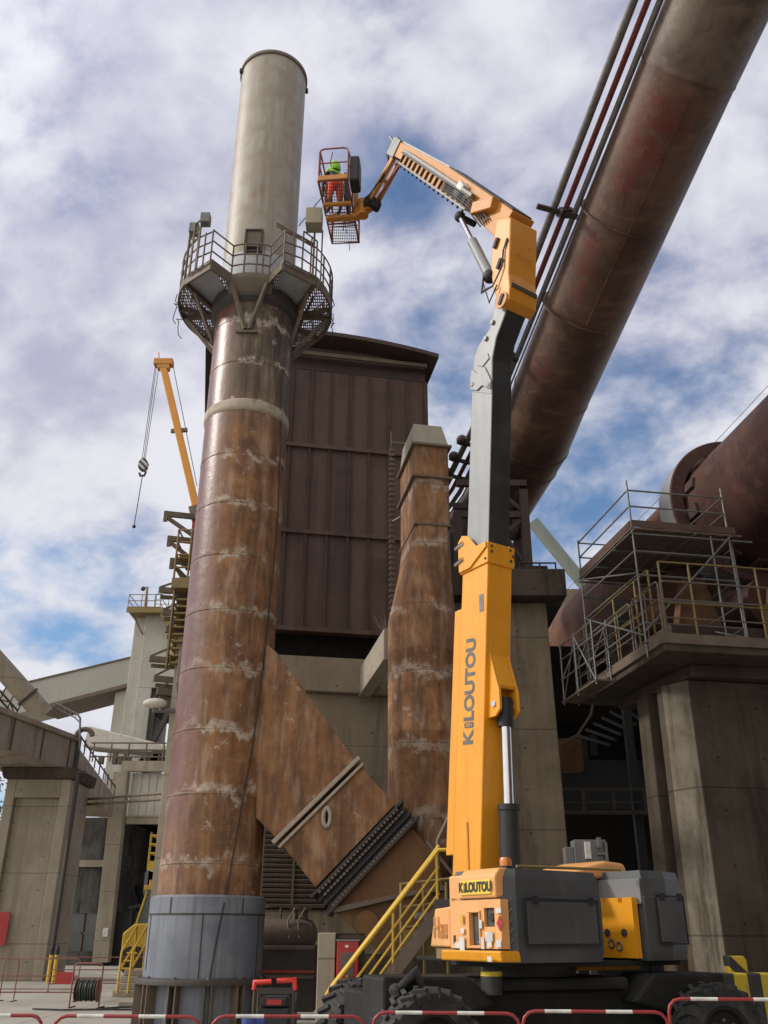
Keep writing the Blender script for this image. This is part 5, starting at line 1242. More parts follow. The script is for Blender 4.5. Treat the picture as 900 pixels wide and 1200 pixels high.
# ================================================================== mobile crane far behind
CRY = 52.0
def cpx(px, py): return at(px, py, CRY)
crn = thing('mobile_crane', (cpx(240, 620).x, CRY, 0), 'distant yellow telescopic crane boom holding a hook block beside the chimney', 'crane')
tip = cpx(191, 428); low = cpx(233, 608); dcr = (low - tip).normalized()
foot = low + dcr * 26
k = MB(); k.bar(tip, tip.lerp(low, .93), .46, .46, (0, 1, 0)); k.build('upper_boom', M['orange_mid'], crn, bevel=.05)
k = MB(); k.bar(tip.lerp(low, .93), V((foot.x, CRY, 2.2)), .9, .85, (0, 1, 0)); k.bar(tip.lerp(low, .45) - V((.5, 0, 0)), tip.lerp(low, .45) + V((.6, 0, .1)), .2, .3); k.build('lower_boom', M['steel_br'], crn, bevel=.05)
k = MB(); k.bar(cpx(181, 425.5), cpx(203, 425.5), .6, .45); k.bar(cpx(185, 430), cpx(199, 431), .5, .4); k.tube([cpx(186.5, 424), cpx(186, 413)], .05, 5); k.build('boom_head', M['orange_old'], crn, bevel=.04)
k = MB()
for x0_, x1_ in ((182, 166.5), (183.5, 168.5), (186.5, 170)): k.tube([cpx(x0_, 428), cpx(x1_, 538)], .022, 5)
k.tube([cpx(202.5, 427), cpx(231, 570)], .025, 5); k.tube([cpx(167, 557), cpx(157, 617)], .03, 5); k.build('hoist_rope', M['steel_dk'], crn, 60)
k = MB(); p = cpx(168, 545); k.prism([p + V((x_, -.2, z_)) for x_, z_ in ((-.12, .45), (.12, .45), (.32, .12), (.28, -.26), (.08, -.42), (-.08, -.42), (-.28, -.26), (-.32, .12))], V((0, .4, 0)))
hb = k.build('hook_block', stripes('block_stripes', (0.5, .5, .5), (.03, .03, .03), .3, (.7, 0, .7)), crn, bevel=.04)
k = MB(); p = cpx(167, 552.5); k.tube([p + V((.0, 0, .3)), p + V((.05, 0, .1)), p + V((.22, 0, -.05)), p + V((.15, 0, -.3)), p + V((-.1, 0, -.32)), p + V((-.2, 0, -.1))], .07, 8); k.ball(cpx(157, 617), .12); k.build('hook', M['steel_dk'], crn, 60)
k = MB(); k.bx(foot.x - 6, foot.x + 3, CRY - 1.3, CRY + 1.3, .7, 2.0).bx(foot.x - 1.5, foot.x + 1.5, CRY - 1.2, CRY + 1.2, 2.01, 3.2); k.build('carrier', M['yellow'], crn, bevel=.05)
for wx in (-5, -3.4, .2, 1.8):
    k = MB()
    k.cyl((foot.x + wx, CRY - 1.4, .7), (foot.x + wx, CRY + 1.4, .7), .69, n=20); k.build('wheel', M['rubber'], crn, 40)

# ================================================================== small yard furniture at left
bol = thing('bollard', tuple(at(57, 1143, 38)), 'yellow bollard with black top bands, left one of a pair beside the bridge pillar', 'bollard')
bol.location.z = 0; bol.location.y = 38
k = MB(); p = V((bol.location.x, 38, 0)); k.tube([p, p + V((0, 0, 1.15))], .075, 14); k.build('post', M['yellow'], bol, 40)
k = MB(); k.tube([p + V((0, 0, .95)), p + V((0, 0, 1.15))], .078, 14); k.tube([p + V((0, 0, 1.15)), p + V((0, 0, 1.30))], [.06, .03], 14); k.build('black_band', M['black'], bol, 40)
b2 = dup(bol, bol.location + V((.27, -.2, 0)), 0, 'yellow bollard with black top bands, right one of a pair beside the bridge pillar')
bol['group'] = b2['group'] = 'bollards beside the bridge pillar'

# yellow stair rail and steps at the back left of the stack
ysx = at(150, 1160, 31).x
ys = thing('step_unit', (ysx + .5, 31, 0), 'short concrete steps with a yellow handrail left of the chimney foot', 'steps')
k = MB()
for i in range(4): k.bx(ysx - .2 + .0 * i, ysx + 1.6, 30 + i * .35, 32.5, .0 + i * .17 + (.002 if i else 0), .17 + i * .17)
k.build('steps', M['conc'], ys, bevel=.02)
k = MB(); hx = ysx + .05
for x_ in (hx - .1, hx + .22):
    k.tube([(x_, 29.9, .1), (x_, 29.95, 1.2), (x_ + .06, 31.2, 1.9), (x_ + .06, 31.25, .6)], .035, 8)
    k.tube([(x_, 29.95, .7), (x_ + .06, 31.2, 1.35)], .04, 8)
for i in range(4): k.tube([(hx - .1, 29.95 + .3 * i, .9 + .2 * i - .15), (hx + .22, 29.95 + .3 * i, .9 + .2 * i - .15)], .03, 6)
k.build('handrail', M['yellow'], ys, 60)
# yellow loader in the bay
ld_ = thing('wheel_loader', (at(168, 1120, 46).x, 46, 0), 'yellow loader with a dark cab window parked in the bay left of the chimney', 'vehicle')
lx = ld_.location.x
k = MB(); k.prism([V((lx - .8, 45, .8)), V((lx + 2, 45, .8)), V((lx + 2, 45, 2.1)), V((lx - .3, 45, 2.1)), V((lx - .8, 45, 1.7))], V((0, 2, 0))); k.build('body', M['yellow'], ld_, bevel=.06)
k = MB()
for x_ in (lx - .25, lx + 1.7): 
    for y_ in (45.1, 46.8): k.bar((x_ + (.35 if x_ < lx else 0), y_, 3.5), (x_, y_, 2.1), .1, .1, (0, 1, 0))
k.bx(lx - .05, lx + 2, 44.95, 47, 3.5, 3.72); k.build('cab_frame', M['yellow'], ld_, bevel=.03)
k = MB(); k.prism([V((lx - .2, 45.15, 2.1)), V((lx + 1.7, 45.15, 2.1)), V((lx + 1.7, 45.15, 3.5)), V((lx + .1, 45.15, 3.5))], V((0, 1.6, 0))); k.build('cab_glass', M['glass'], ld_)
k = MB(); k.tube([(lx + .2, 45.2, 3.72), (lx + .2, 45.2, 3.95)], .09, 10); k.build('beacon', M['orange'], ld_, 40)
for x_ in (lx - .2, lx + 1.6):
    k = MB(); k.cyl((x_, 44.85, .6), (x_, 45.3, .6), .6, n=20); k.build('wheel', M['rubber'], ld_, 40)

# background crowd barriers (all dark red tube), one of each kind then copies
def barrier(name, label, w_, mt, bandmt=None, hgt=1.0, group=None, plate=False):
    o = thing(name, (0, 0, 0), label, 'barrier', group)
    k = MB(); r_ = .12
    pts = [(-w_ / 2, 0, .04), (-w_ / 2, 0, hgt - r_)] + [(-w_ / 2 + r_ - r_ * math.cos(a), 0, hgt - r_ + r_ * math.sin(a)) for a in (rad(30), rad(60), rad(90))] + [(w_ / 2 - r_ + r_ * math.sin(a), 0, hgt - r_ + r_ * math.cos(a)) for a in (0, rad(30), rad(60), rad(90))] + [(w_ / 2, 0, .04)]
    k.tube(pts, .016, 10); k.tube([(-w_ / 2, 0, .22), (w_ / 2, 0, .22)], .016, 8)
    if not bandmt: k.tube([(-w_ / 2, 0, .62), (w_ / 2, 0, .62)], .014, 8); k.tube([(-w_ / 2, 0, .3), (w_ / 2, 0, .3)], .012, 8)
    k.build('frame', mt, o, 60)
    if bandmt:
        for c_ in (-.36 * w_ / 1.42, .24 * w_ / 1.42):
            k = MB(); k.tube([(c_ - .13, 0, hgt), (c_ + .13, 0, hgt)], .0172, 10); k.build('white_band', bandmt, o, 60)
    if plate:
        k = MB(); k.bx(w_ / 2 - .62, w_ / 2 - .12, -.03, -.024, .42, .72); k.build('name_plate', M['red'], o)
    k = MB()
    for s_ in (-1, 1): k.bar((s_ * w_ / 2 * .999, -.28, .012), (s_ * w_ / 2 * .999, .28, .012), .04, .02)
    k.build('foot', mt, o)
    return o
M['old_red'] = weather('faded_dark_red_tube', (0.20, 0.07, 0.06), (0.26, 0.11, 0.09), (0.12, .08, .06), 3, .3, .6, .6)
bb = barrier('crowd_barrier', 'faded dark red barrier with a red plate in front of the bridge pillar', 2.1, M['old_red'], None, 1.05, 'faded barriers at back left', True)
p0 = atz(9, 1172, 0); Yb = 28.0
def gx(px, Y): return at(px, 1150, Y).x
bb.location = ((gx(10, Yb) + gx(84, Yb)) / 2, Yb, 0)
b2 = dup(bb, (gx(-25, Yb) , Yb - .1, 0), rad(4), 'faded dark red barrier cut by the left edge of the view')
ks = [c for c in children(b2) if c.name.startswith('name_plate')]
for c in ks: bpy.data.objects.remove(c)
b3 = barrier('chain_barrier', 'long thin barrier line with slack chains between the barrier plate and the yellow steps', 3.2, M['old_red'], None, .98, 'faded barriers at back left')
b3.location = (gx(118, 33), 33, 0); b3.rotation_euler.z = rad(14)

# hose reel on a small frame
hrx = gx(102, 25)
hr_ = thing('hose_reel', (hrx, 25, 0), 'small hose trolley with a coiled dark green hose left of the chimney foot', 'hose reel')
k = MB()
for dx in (-.36, .36): k.tube([(hrx + dx, 25, .05), (hrx + dx, 25, .95), (hrx + dx * .8, 25, 1.02), (hrx, 25, 1.02)], .02, 6); k.tube([(hrx + dx, 25, .05), (hrx + dx, 25.5, .05)], .02, 6)
k.tube([(hrx - .36, 25, .7), (hrx + .36, 25, .7)], .016, 6); k.build('frame', M['old_red'], hr_, 60)
k = MB()
for i in range(7): 
    x_ = hrx - .2 + i * .066; k.tube([(x_, 25.15 + (.2 + .015 * (i % 2)) * math.cos(a), .42 + (.2 + .015 * (i % 2)) * math.sin(a)) for a in [2 * math.pi * j / 18 for j in range(18)]], .034, 6, closed=True)
k.build('coiled_hose', M['hose'], hr_, 60)
k = MB()
for dx in (-.26, .26): k.cyl((hrx + dx, 25.15, .42), (hrx + dx * 1.06, 25.15, .42), .26, n=20)
k.build('reel_cheek', M['old_red'], hr_, 40)
k = MB(); k.tube([(hrx + .3, 25, .03), (hrx + .8, 25.6, .03), (hrx + 1.4, 25.7, .03), (hrx + 1.7, 25.2, .03), (hrx + 1.2, 24.8, .03), (hrx + .7, 24.9, .03), (hrx - .4, 24.6, .03), (hrx - 1.2, 24.9, .03)], .022, 6); k.build('loose_hose', M['cable'], label='black hose lying in loops on the ground beside the hose trolley', cat='hose', smooth=60)
# kerb slabs
k = MB(); k.bx(gx(118, 24), gx(160, 24) + .5, 25.8, 27.2, .001, .14); k.build('kerb_slab', M['conc'], bevel=.02, label='low concrete kerb slab in front of the yellow steps', cat='kerb')
k = MB(); k.bx(gx(155, 27), gx(162, 27) + .6, 28.4, 29.2, .001, .42); k.build('red_box', M['red'], bevel=.03, label='dull red box at the foot of the yellow steps', cat='box')

# far tree
def tree(x_, y_, h_, label):
    o = thing('tree', (x_, y_, 0), label, 'tree')
    k = MB(); k.tube([(x_, y_, 0), (x_ + .1, y_, h_ * .4), (x_ - .1, y_, h_ * .8)], [.28, .2, .06], 10)
    for i in range(9):
        a = i * 2.4; k.tube([(x_, y_, h_ * (.3 + .05 * i)), (x_ + 1.4 * math.cos(a), y_ + 1.4 * math.sin(a), h_ * (.45 + .055 * i))], [.09, .03], 6)
    k.build('trunk', M['steel_br'], o, 60)
    k = MB(); R_ = random.Random(5)
    cl_ = [(V((x_, y_, h_ * .62)) + V((R_.gauss(0, 1.2), R_.gauss(0, 1.2), R_.gauss(0, h_ * .17))), R_.uniform(.5, 1.1)) for _ in range(46)]
    for c_, r_ in cl_:
        for _ in range(70):
            d = V((R_.gauss(0, 1), R_.gauss(0, 1), R_.gauss(0, .8))) * (r_ * .55); p = c_ + d
            u_ = V((R_.gauss(0, 1), R_.gauss(0, 1), R_.gauss(0, 1))).normalized(); v_ = u_.orthogonal().normalized(); s_ = R_.uniform(.08, .17)
            k.add([p - u_ * s_, p + v_ * s_ * .5, p + u_ * s_, p - v_ * s_ * .5], [(0, 1, 2, 3)])
    k.build('crown', weather('tree_leaves', (0.045, .07, .025), (.075, .105, .04), (.03, .045, .02), 1.2, .1, .5, .7, bmp=0), o)
tree(at(-6, 930, 75).x, 75, 13.5, 'green tree far behind the bridge pillar at the left edge')
# ================================================================== the boom lift
U_ = V((.55, -.835, 0)).normalized(); N_ = V((U_.y, -U_.x, 0)); O_ = V((1.45, 15.2, 0))
M4 = Matrix(((U_.x, N_.x, 0, O_.x), (U_.y, N_.y, 0, O_.y), (0, 0, 1, 0), (0, 0, 0, 1)))
def wp(a, b, z): return O_ + U_ * a + N_ * b + V((0, 0, z))
def BPn(px, py, b=0.0):
    d = onpl(px, py, O_ + N_ * b, N_) - O_; return V((d.dot(U_), b, d.z))
def EPn(px, py, a):
    d = onpl(px, py, O_ + U_ * a, U_) - O_; return V((a, d.dot(N_), d.z))
def MM(): return MB(M4)
V_ = V((.94, .34, 0)).normalized(); Wv = V((-V_.y, V_.x, 0)); CC = V((1.93, 13.3, 0))
MC = Matrix(((V_.x, Wv.x, 0, CC.x), (V_.y, Wv.y, 0, CC.y), (0, 0, 1, 0), (0, 0, 0, 1)))
mewp = thing('boom_lift', (CC.x, CC.y, 0), 'large orange and grey telescopic boom lift with raised mast and folded upper boom', 'boom lift')

# undercarriage
k = MB(MC); k.bx(-2.35, 2.35, -.62, .62, .55, 1.08); k.bx(-1.0, 1.0, -.8, .8, 1.082, 1.22)
for s_ in (-1, 1): k.bx(s_ * 1.95 - .28, s_ * 1.95 + .28, -1.0, 1.0, .42, .72)
k.build('chassis', M['chassis'], mewp, bevel=.04)
for s_ in (-1, 1):
    k = MB(MC); k.prism([V((s_ * 2.3, -.93, .62)), V((s_ * 2.38, -.93, .7)), V((s_ * 2.38, -.93, 1.26)), V((s_ * 1.3, -.93, 1.26)), V((s_ * .95, -.93, .95))], V((0, .75, 0))); k.build('axle_cover', M['chassis'], mewp, bevel=.04)
def wheel(cx_, cy_, steer, name='wheel'):
    c_ = MC @ V((cx_, cy_, .58)); ax = (V_ * math.sin(rad(steer)) + Wv * -math.cos(rad(steer))).normalized()   # outwards
    if cy_ > 0: ax = -ax
    fw = ax.cross(ZU).normalized(); R_ = .575; wd = .42
    prof = [(-.5, .34), (-.5, .44), (-.46, .53), (-.36, .55), (.36, .55), (.46, .53), (.5, .44), (.5, .34)]
    k = MB(); k.rings([[c_ + ax * (wd * o) + (fw * math.cos(2 * math.pi * i / 40) + ZU * math.sin(2 * math.pi * i / 40)) * r_ for i in range(40)] for o, r_ in prof], False)
    for i in range(22):
        for s_ in (-1, 1):
            a = 2 * math.pi * (i + (.5 if s_ > 0 else 0)) / 22; d = fw * math.cos(a) + ZU * math.sin(a); tg = -fw * math.sin(a) + ZU * math.cos(a)
            p = c_ + d * .555; k.bar(p + ax * (s_ * .02) - tg * .03, p + ax * (s_ * wd * .49) + tg * .045, .05, .07, d)
            k.bar(p + ax * (s_ * wd * .48) + tg * .045, c_ + d * .47 + ax * (s_ * wd * .515) + tg * .045, .05, .03, tg)
    wh = thing(name, (0, 0, 0), None, None); wh.parent = mewp; wh.location = c_ - mewp.location
    k.build('tyre', M['rubber'], wh, 40)
    k = MB(); k.rings([[c_ + ax * o + (fw * math.cos(2 * math.pi * i / 32) + ZU * math.sin(2 * math.pi * i / 32)) * r_ for i in range(32)] for o, r_ in ((-.2, .345), (.2, .345), (.2, .30), (.12, .27), (.13, .12), (.2, .11), (.2, .02))], False)
    k.build('rim', M['chassis'], wh, 40)
    k = MB()
    for i in range(8): a = 2 * math.pi * i / 8; p = c_ + ax * .135 + (fw * math.cos(a) + ZU * math.sin(a)) * .18; k.cyl(p, p + ax * .03, .018, n=6)
    k.build('wheel_nut', M['galv'], wh)
wheel(-1.95, -1.2, 8); wheel(1.95, -1.2, -6); wheel(-1.95, 1.2, 24); wheel(1.95, 1.2, -6)
k = MB(MC); p = V((-2.25, -.935, 1.12)); k.cyl(p, p + V((0, -.05, 0)), .075, n=16); lamp_ = k.build('front_lamp', M['chrome'], mewp, 40)
k = MB(MC); k.tube([V((-2.2, -.98, 1.14)), V((-2.0, -1.0, 1.3)), V((-1.9, -1.0, 1.1))], .05, 8); k.build('hose_loop', M['cable'], mewp, 60)
k = MB(MC); k.cyl((0, 0, 1.222), (0, 0, 1.34), .62, n=40); k.build('slew_ring', M['steel_dk'], mewp, 40)
k = MB(MC)
k.cyl((-.95, -.83, 1.05), (-.95, -.83, 1.3), .13, n=16); k.build('hazard_cap', M['hazard_post'], mewp, 40)

# turntable deck
k = MM(); k.bx(-.9, 1.55, -1.0, .5, 1.342, 1.40).bx(1.551, 2.75, -1.3, 1.7, 1.342, 1.40); k.bx(-.6, 2.2, .3, .36, 1.41, 2.2); k.bx(-.6, 2.2, -.56, -.5, 1.41, 2.2); k.build('turntable', M['chassis'], mewp, bevel=.01)
k = MM(); k.bx(.6, 2.3, -1.0, .2, 1.28, 1.34); k.build('under_tray', M['orange'], mewp)
# left engine hood (dark grey plastic shell) with chamfered corner, belly line and recessed panel
def shell(pl_, z0, z1, inset_top, name, mt, par, bev=.05):
    c_ = sum((V((a, b, 0)) for a, b in pl_), V((0, 0, 0))) / len(pl_)
    ring = lambda z, f: [V((c_.x + (a - c_.x) * f, c_.y + (b - c_.y) * f, z)) for a, b in pl_]
    k = MM(); k.rings([ring(z0, .955), ring(z0 + .12, .99), ring(z0 + .35, 1.0), ring(z0 + (z1 - z0) * .70, 1.0), ring(z0 + (z1 - z0) * .705, .985), ring(z1 - .1, .975), ring(z1, inset_top)])
    return k.build(name, mt, par, bevel=bev, seg=3)
hood = shell([(3.0, 1.80), (2.86, 1.99), (1.98, 1.99), (1.7, .36), (2.98, .36), (3.03, .9)], 1.40, 2.43, .93, 'engine_hood', M['hood_grey'], mewp)
def frame_groove(a, b0, b1, z0, z1, w_, mt, par, name='panel_groove'):
    k = MM(); k.bx(a, a + .012, b0, b1, z0, z0 + w_).bx(a, a + .012, b0, b1, z1 - w_, z1).bx(a, a + .012, b0, b0 + w_, z0 + w_, z1 - w_).bx(a, a + .012, b1 - w_, b1, z0 + w_, z1 - w_)
    return k.build(name, mt, par)
def hood_panel(a, b0, b1, z0, z1, par):
    k = MM(); k.bx(a - .03, a + .012, b0, b1, z0, z1); return k.build('hood_panel', M['hood_grey'], par, bevel=.012)
hp = hood_panel(3.045, .52, 1.68, 1.60, 2.07, hood); frame_groove(3.042, .49, 1.71, 1.57, 2.10, .025, M['black'], hood)
k = MM()
for i in range(5): k.bar((2.9, 1.965 - .03 * 0, 1.5 + .11 * i), (2.99, 1.86, 1.66 + .11 * i), .012, .01, (1, 1, 0))
k.build('scuff_mark', M['letter_grey'], hood)
# control cabinet on the flank: orange panels, window, stickers
B1 = 2.03
def HF(px, py): q = BPn(px, py, B1); return q.x, q.z
def face_box(mm, x0, y0, x1, y1, d0, d1, b=None):
    """rectangle on the flank given by its photo corners, standing d0..d1 proud"""
    b = B1 if b is None else b
    A = BPn(x0, y1, b); Bq = BPn(x1, y0, b)
    return mm.bx(min(A.x, Bq.x), max(A.x, Bq.x), b + d0, b + d1, min(A.z, Bq.z), max(A.z, Bq.z))
cab = thing('control_cabinet', (0, 0, 0), None, None); cab.parent = mewp; cab.location = wp(2.5, B1, 1.4) - mewp.location
k = MM(); k.prism([V((2.2, 1.80, 2.12)), V((2.2, B1, 2.10)), V((2.2, B1, 2.35)), V((2.2, 1.95, 2.44)), V((2.2, 1.80, 2.44))], V((.70, 0, .0))); k.build('top_panel', M['orange_sheen'], cab, bevel=.025)
k = MM(); k.bx(1.93, 2.19, 1.7, B1 - .04, 2.06, 2.38); k.build('side_cap', M['orange_sheen'], cab, bevel=.025)
# main panel with a window cut-out and a recess
wa0, wz1 = HF(551, 1070); wa1, wz0 = HF(563, 1108); ra0, rz1 = HF(567, 1064); ra1, rz0 = HF(580, 1086); L0, Lz1 = HF(531, 1062); L1, Lz0 = HF(591, 1111)
L0 = 2.0; L1 = 3.0; Lz0 = 1.55; Lz1 = 2.085
k = MM(); T0, T1 = B1 - .12, B1
k.bx(L0, wa0, T0, T1, Lz0, Lz1).bx(wa0, wa1, T0, T1, Lz0, wz0).bx(wa0, wa1, T0, T1, wz1, Lz1).bx(wa1, ra0, T0, T1, Lz0, Lz1).bx(ra0, ra1, T0, T1, Lz0, rz0).bx(ra0, ra1, T0, T1, rz1, Lz1).bx(ra1, L1 - .02, T0, T1, Lz0, Lz1)
k.build('panel', M['orange_sheen'], cab)
k = MM(); k.bx(wa0, wa1, B1 - .06, B1 - .05, wz0, wz1); k.build('window', M['glass'], cab)
k = MM()
R_ = random.Random(3)
for i in range(26):
    a_, z_ = R_.uniform(wa0 + .02, wa1 - .05), R_.uniform(wz0 + .02, wz1 - .04); k.bx(a_, a_ + R_.uniform(.01, .035), B1 - .049, B1 - .044, z_, z_ + R_.uniform(.01, .03))
k.build('display_icon', plain('blue_display', (.16, .24, .30), .4), cab)
k = MM(); k.bx(wa0 - .05, wa1 + .03, B1 + .002, B1 + .022, wz1 + .004, wz1 + .03).bx(wa0 - .03, wa0 - .004, B1 + .002, B1 + .022, wz0, wz1).bx(wa1 + .004, wa1 + .03, B1 + .002, B1 + .022, wz0, wz1).bx(wa0 - .05, wa1 + .03, B1 + .002, B1 + .022, wz0 - .03, wz0 - .004); k.build('window_frame', M['orange_sheen'], cab, bevel=.008)
k = MM(); k.bx(ra0, ra1, B1 - .11, B1 - .10, rz0, rz1); k.build('recess_back', M['orange_old'], cab)
k = MM(); c_ = V(((ra0 + ra1) / 2 + .02, B1 - .1, (rz0 + rz1) / 2)); k.cyl(c_, c_ + V((0, .09, 0)), .045, n=16); k.build('switch_knob', M['black'], cab, 40)
k = MM(); k.prism([V((1.83, B1 + .03, 1.41)), V((3.0, B1 + .03, 1.41)), V((3.0, B1 + .05, 1.53)), V((1.86, B1 + .05, 1.53))], V((0, -.3, 0))); k.build('lip', M['orange'], cab, bevel=.02)
for nm, mt, lst in (('sticker', 'white', ((541, 1098, 546, 1114), (535, 1104, 541, 1111), (571, 1092, 579, 1103), (573, 1103, 578, 1110), (583, 1064, 589, 1070), (583, 1102, 589, 1110), (566, 1098, 569, 1112), (573.5, 1121, 578, 1127), (542, 1088, 545.5, 1094), (563.6, 1078, 566.4, 1088)),),
                    ('caution_mark', 'yellow', ((542, 1072, 544.5, 1082),))):
    for r4 in lst:
        k = MM(); face_box(k, *r4, .022, .028, B1 + (.06 if r4[1] > 1115 else 0)); k.build(nm, M[mt], cab)
k = MM(); q = BPn(586, 1082, B1 + .004); k.prism([q + V((-.06, 0, 0)), q + V((0, 0, -.085)), q + V((.06, 0, 0)), q + V((0, 0, .085))], V((0, .006, 0))); k.build('red_diamond', M['red'], cab)
k = MM(); face_box(k, 532, 1096, 534, 1106, .002, .006); k.build('slot', M['black'], cab)
# name plate on the top panel
a0, z1 = HF(537.5, 1040); a1, z0 = HF(578, 1060)
PLB = B1 + .012
k = MM(); k.bx(2.24, 2.83, PLB - .02, PLB + .006, 2.14, 2.31); npl = k.build('maker_plate', M['plate_yellow'], cab, bevel=.01)
def letters(body, a, z, b, size, mt, par, name='lettering', sx=1.0, up=V((0, 0, 1)), along=None, bold=.02, align='CENTER'):
    # seen from outside (+b) the reading direction is +a
    return text(body, size, name, mt, par, wp(a, b, z), along if along else U_, up, .002, bold, align, sx)
def sum_loc(q):
    s = V((0, 0, 0))
    while q: s += q.location; q = q.parent
    return s
# KILOUTOU: the second letter is a rounded badge with a face
def kilo(a, z, b, h, mt, plate_m, par, up, along, sx):
    """word laid out along 'along' from its middle; h = cap height"""
    al = V(along).normalized(); o = wp(a, b, z)
    def put(body, nm):
        return text(body, h * 1.42, nm, mt, par, o, al, up, .003, .042, 'LEFT', sx)
    def span(ob):
        q = [v.co.dot(al) for v in ob.data.vertices]; return min(q), max(q)
    def move(ob, d):
        for v in ob.data.vertices: v.co += al * d
    ka, lo_ = put('K', 'lettering'), put('LOUTOU', 'lettering')
    k0, k1 = span(ka); l0, l1 = span(lo_); gap = h * .07 * sx; wb = h * .42 * sx
    tot = (k1 - k0) + gap + wb + gap + (l1 - l0)
    base = sum((v.co for v in ka.data.vertices), V()) / len(ka.data.vertices)
    ref = (o - sum_loc(par)).dot(al)
    move(ka, ref - tot / 2 - k0); move(lo_, ref + tot / 2 - l1)
    # badge
    c_ = o + al * (-tot / 2 + (k1 - k0) + gap + wb / 2); upn = V(up).normalized(); nn = al.cross(upn)
    w2, h2 = h * .20 * sx, h * .5
    pts = []
    for cx_, cz_, t0 in ((1, 1, 0), (-1, 1, 90), (-1, -1, 180), (1, -1, 270)):
        for j in range(5):
            t_ = rad(t0 + 22.5 * j); rr0 = h * .15
            pts.append(c_ + al * (cx_ * (w2 - rr0 * sx) + rr0 * sx * math.cos(t_)) + upn * (cz_ * (h2 - rr0) + rr0 * math.sin(t_)))
    kk = MB(); kk.prism([p - nn * .002 for p in pts], nn * .005); kk.build('letter_badge', mt, par)
    kk = MB()
    for ex in (-.07, .07): 
        for ez, hh in ((.2, .08), (-.02, .08)): kk.bar(c_ + al * (ex * h * sx) + upn * (ez * h - hh * h) + nn * .0045, c_ + al * (ex * h * sx) + upn * (ez * h + hh * h) + nn * .0045, h * .07 * sx, .003, nn)
    kk.bar(c_ - al * (.1 * h * sx) - upn * (.27 * h) + nn * .0045, c_ + al * (.1 * h * sx) - upn * (.27 * h) + nn * .0045, h * .06, .003, nn)
    kk.build('badge_face', plate_m, par)
kilo(2.535, 2.225, PLB + .010, .105, M['letter_dark'], M['plate_yellow'], npl, (0, 0, 1), U_, .80)
# vent bumper with cut letters
k = MM(); k.prism([V((1.55, 1.2, 1.56)), V((1.98, 1.2, 1.56)), V((1.98, 1.2, 2.02)), V((1.66, 1.2, 2.0))], V((0, B1 - 1.21, 0))); bmp_ = k.build('vent_bumper', M['orange_sheen'], mewp, bevel=.02)
letters('Hau', 1.785, 1.77, B1 + .004, .36, M['orange_old'], bmp_, 'cut_letter', .50, V((0, 0, 1)), bold=.0)
k = MM(); k.bx(1.62, 1.98, 1.3, B1 - .05, 1.42, 1.555); k.build('bumper_foot', M['yellow_old'], mewp, bevel=.01)
# beacon, top rail, rear cover in the sheen-paled orange
k = MM(); q = EPn(600, 1027, 2.8); k.tube([(2.75, 1.72, 2.42), (2.75, 1.72, 2.47)], .085, 20); k.build('beacon_foot', M['black'], mewp, 40)
k = MM(); k.lathe([(.075, 2.47), (.075, 2.54), (.06, 2.57), (0.01, 2.575)], (2.75, 1.72, 0), 20); k.build('beacon', plain('amber_lens', (.55, .16, .01), .25, spec=.7, coat=.5), mewp, 40)
k = MM(); k.tube([(2.7, 1.5, 2.48), (2.75, -.3, 2.5)], .018, 8); k.build('top_rail', M['yellow_old'], mewp)
k = MM(); k.prism([V((1.8, .3, 2.38)), V((2.2, .3, 2.38)), V((2.2, -.2, 2.57)), V((2.2, -.62, 2.66)), V((2.2, -1.0, 2.64)), V((2.2, -1.08, 2.45))][1:], V((-.9, 0, 0))); k.build('rear_cover', M['orange_sheen'], mewp, bevel=.05, seg=3)
# right hood
rh = shell([(2.93, -.5), (2.95, -.95), (2.82, -1.40), (.9, -1.40), (.9, -.5)], 1.40, 2.50, .94, 'battery_hood', M['hood_grey'], mewp, .05)
hood_panel(2.965, -1.22, -.72, 1.62, 2.16, rh); frame_groove(2.962, -1.25, -.69, 1.59, 2.19, .02, M['black'], rh)
k = MM(); k.bx(2.15, 2.9, -.498, -.478, 2.1, 2.4); k.bx(2.15, 2.9, -.49, -.46, 2.08, 2.10); k.build('side_infill', M['hood_pale'], rh)
for par_, a_, b_s, z_ in ((hood, 3.055, (.62, 1.55), 2.07), (rh, 2.975, (-1.15, -.8), 2.16)):
    for b_ in b_s:
        k = MM(); k.bx(a_, a_ + .016, b_ - .05, b_ + .05, z_ - .03, z_ + .06); k.build('hinge', M['black'], par_, bevel=.004)
k = MM(); k.bx(3.045, 3.056, 1.28, 1.42, 1.92, 2.02); k.build('caution_mark', M['plate_yellow'], hood)
k = MM(); k.bx(3.045, 3.056, 1.44, 1.56, 1.93, 2.01); k.build('sticker', M['white'], hood)
# yellow counterweight slab with slots
k = MM(); s0, s1 = 2.2, 2.84
for x0_, x1_, zt_ in ((s0, s0 + .1, 2.16), (s0 + .1, s0 + .17, 2.10), (s0 + .17, s0 + .40, 2.16), (s0 + .40, s0 + .47, 2.10), (s0 + .47, s1, 2.16)): k.bx(x0_, x1_, -.46, -.36, 1.43, zt_)
slab = k.build('ballast_slab', M['orange'], mewp)
for a_ in (s0 + .16, s0 + .46):
    k = MM(); k.cyl((a_, -.36, 1.73), (a_, -.348, 1.73), .05, n=18); k.build('lifting_eye', M['steel_dk'], slab, 40)
k = MM(); k.tube([((s0 + s1) / 2 - .1 + .05 * math.cos(t_), -.352, 1.6 + .05 * math.sin(t_)) for t_ in [2 * math.pi * j / 12 for j in range(12)]], .012, 6, closed=True); k.tube([((s0 + s1) / 2 + .04 + .05 * math.cos(t_), -.352, 1.57 + .05 * math.sin(t_)) for t_ in [2 * math.pi * j / 12 for j in range(12)]], .012, 6, closed=True); k.build('shackle', M['galv'], slab, 60)

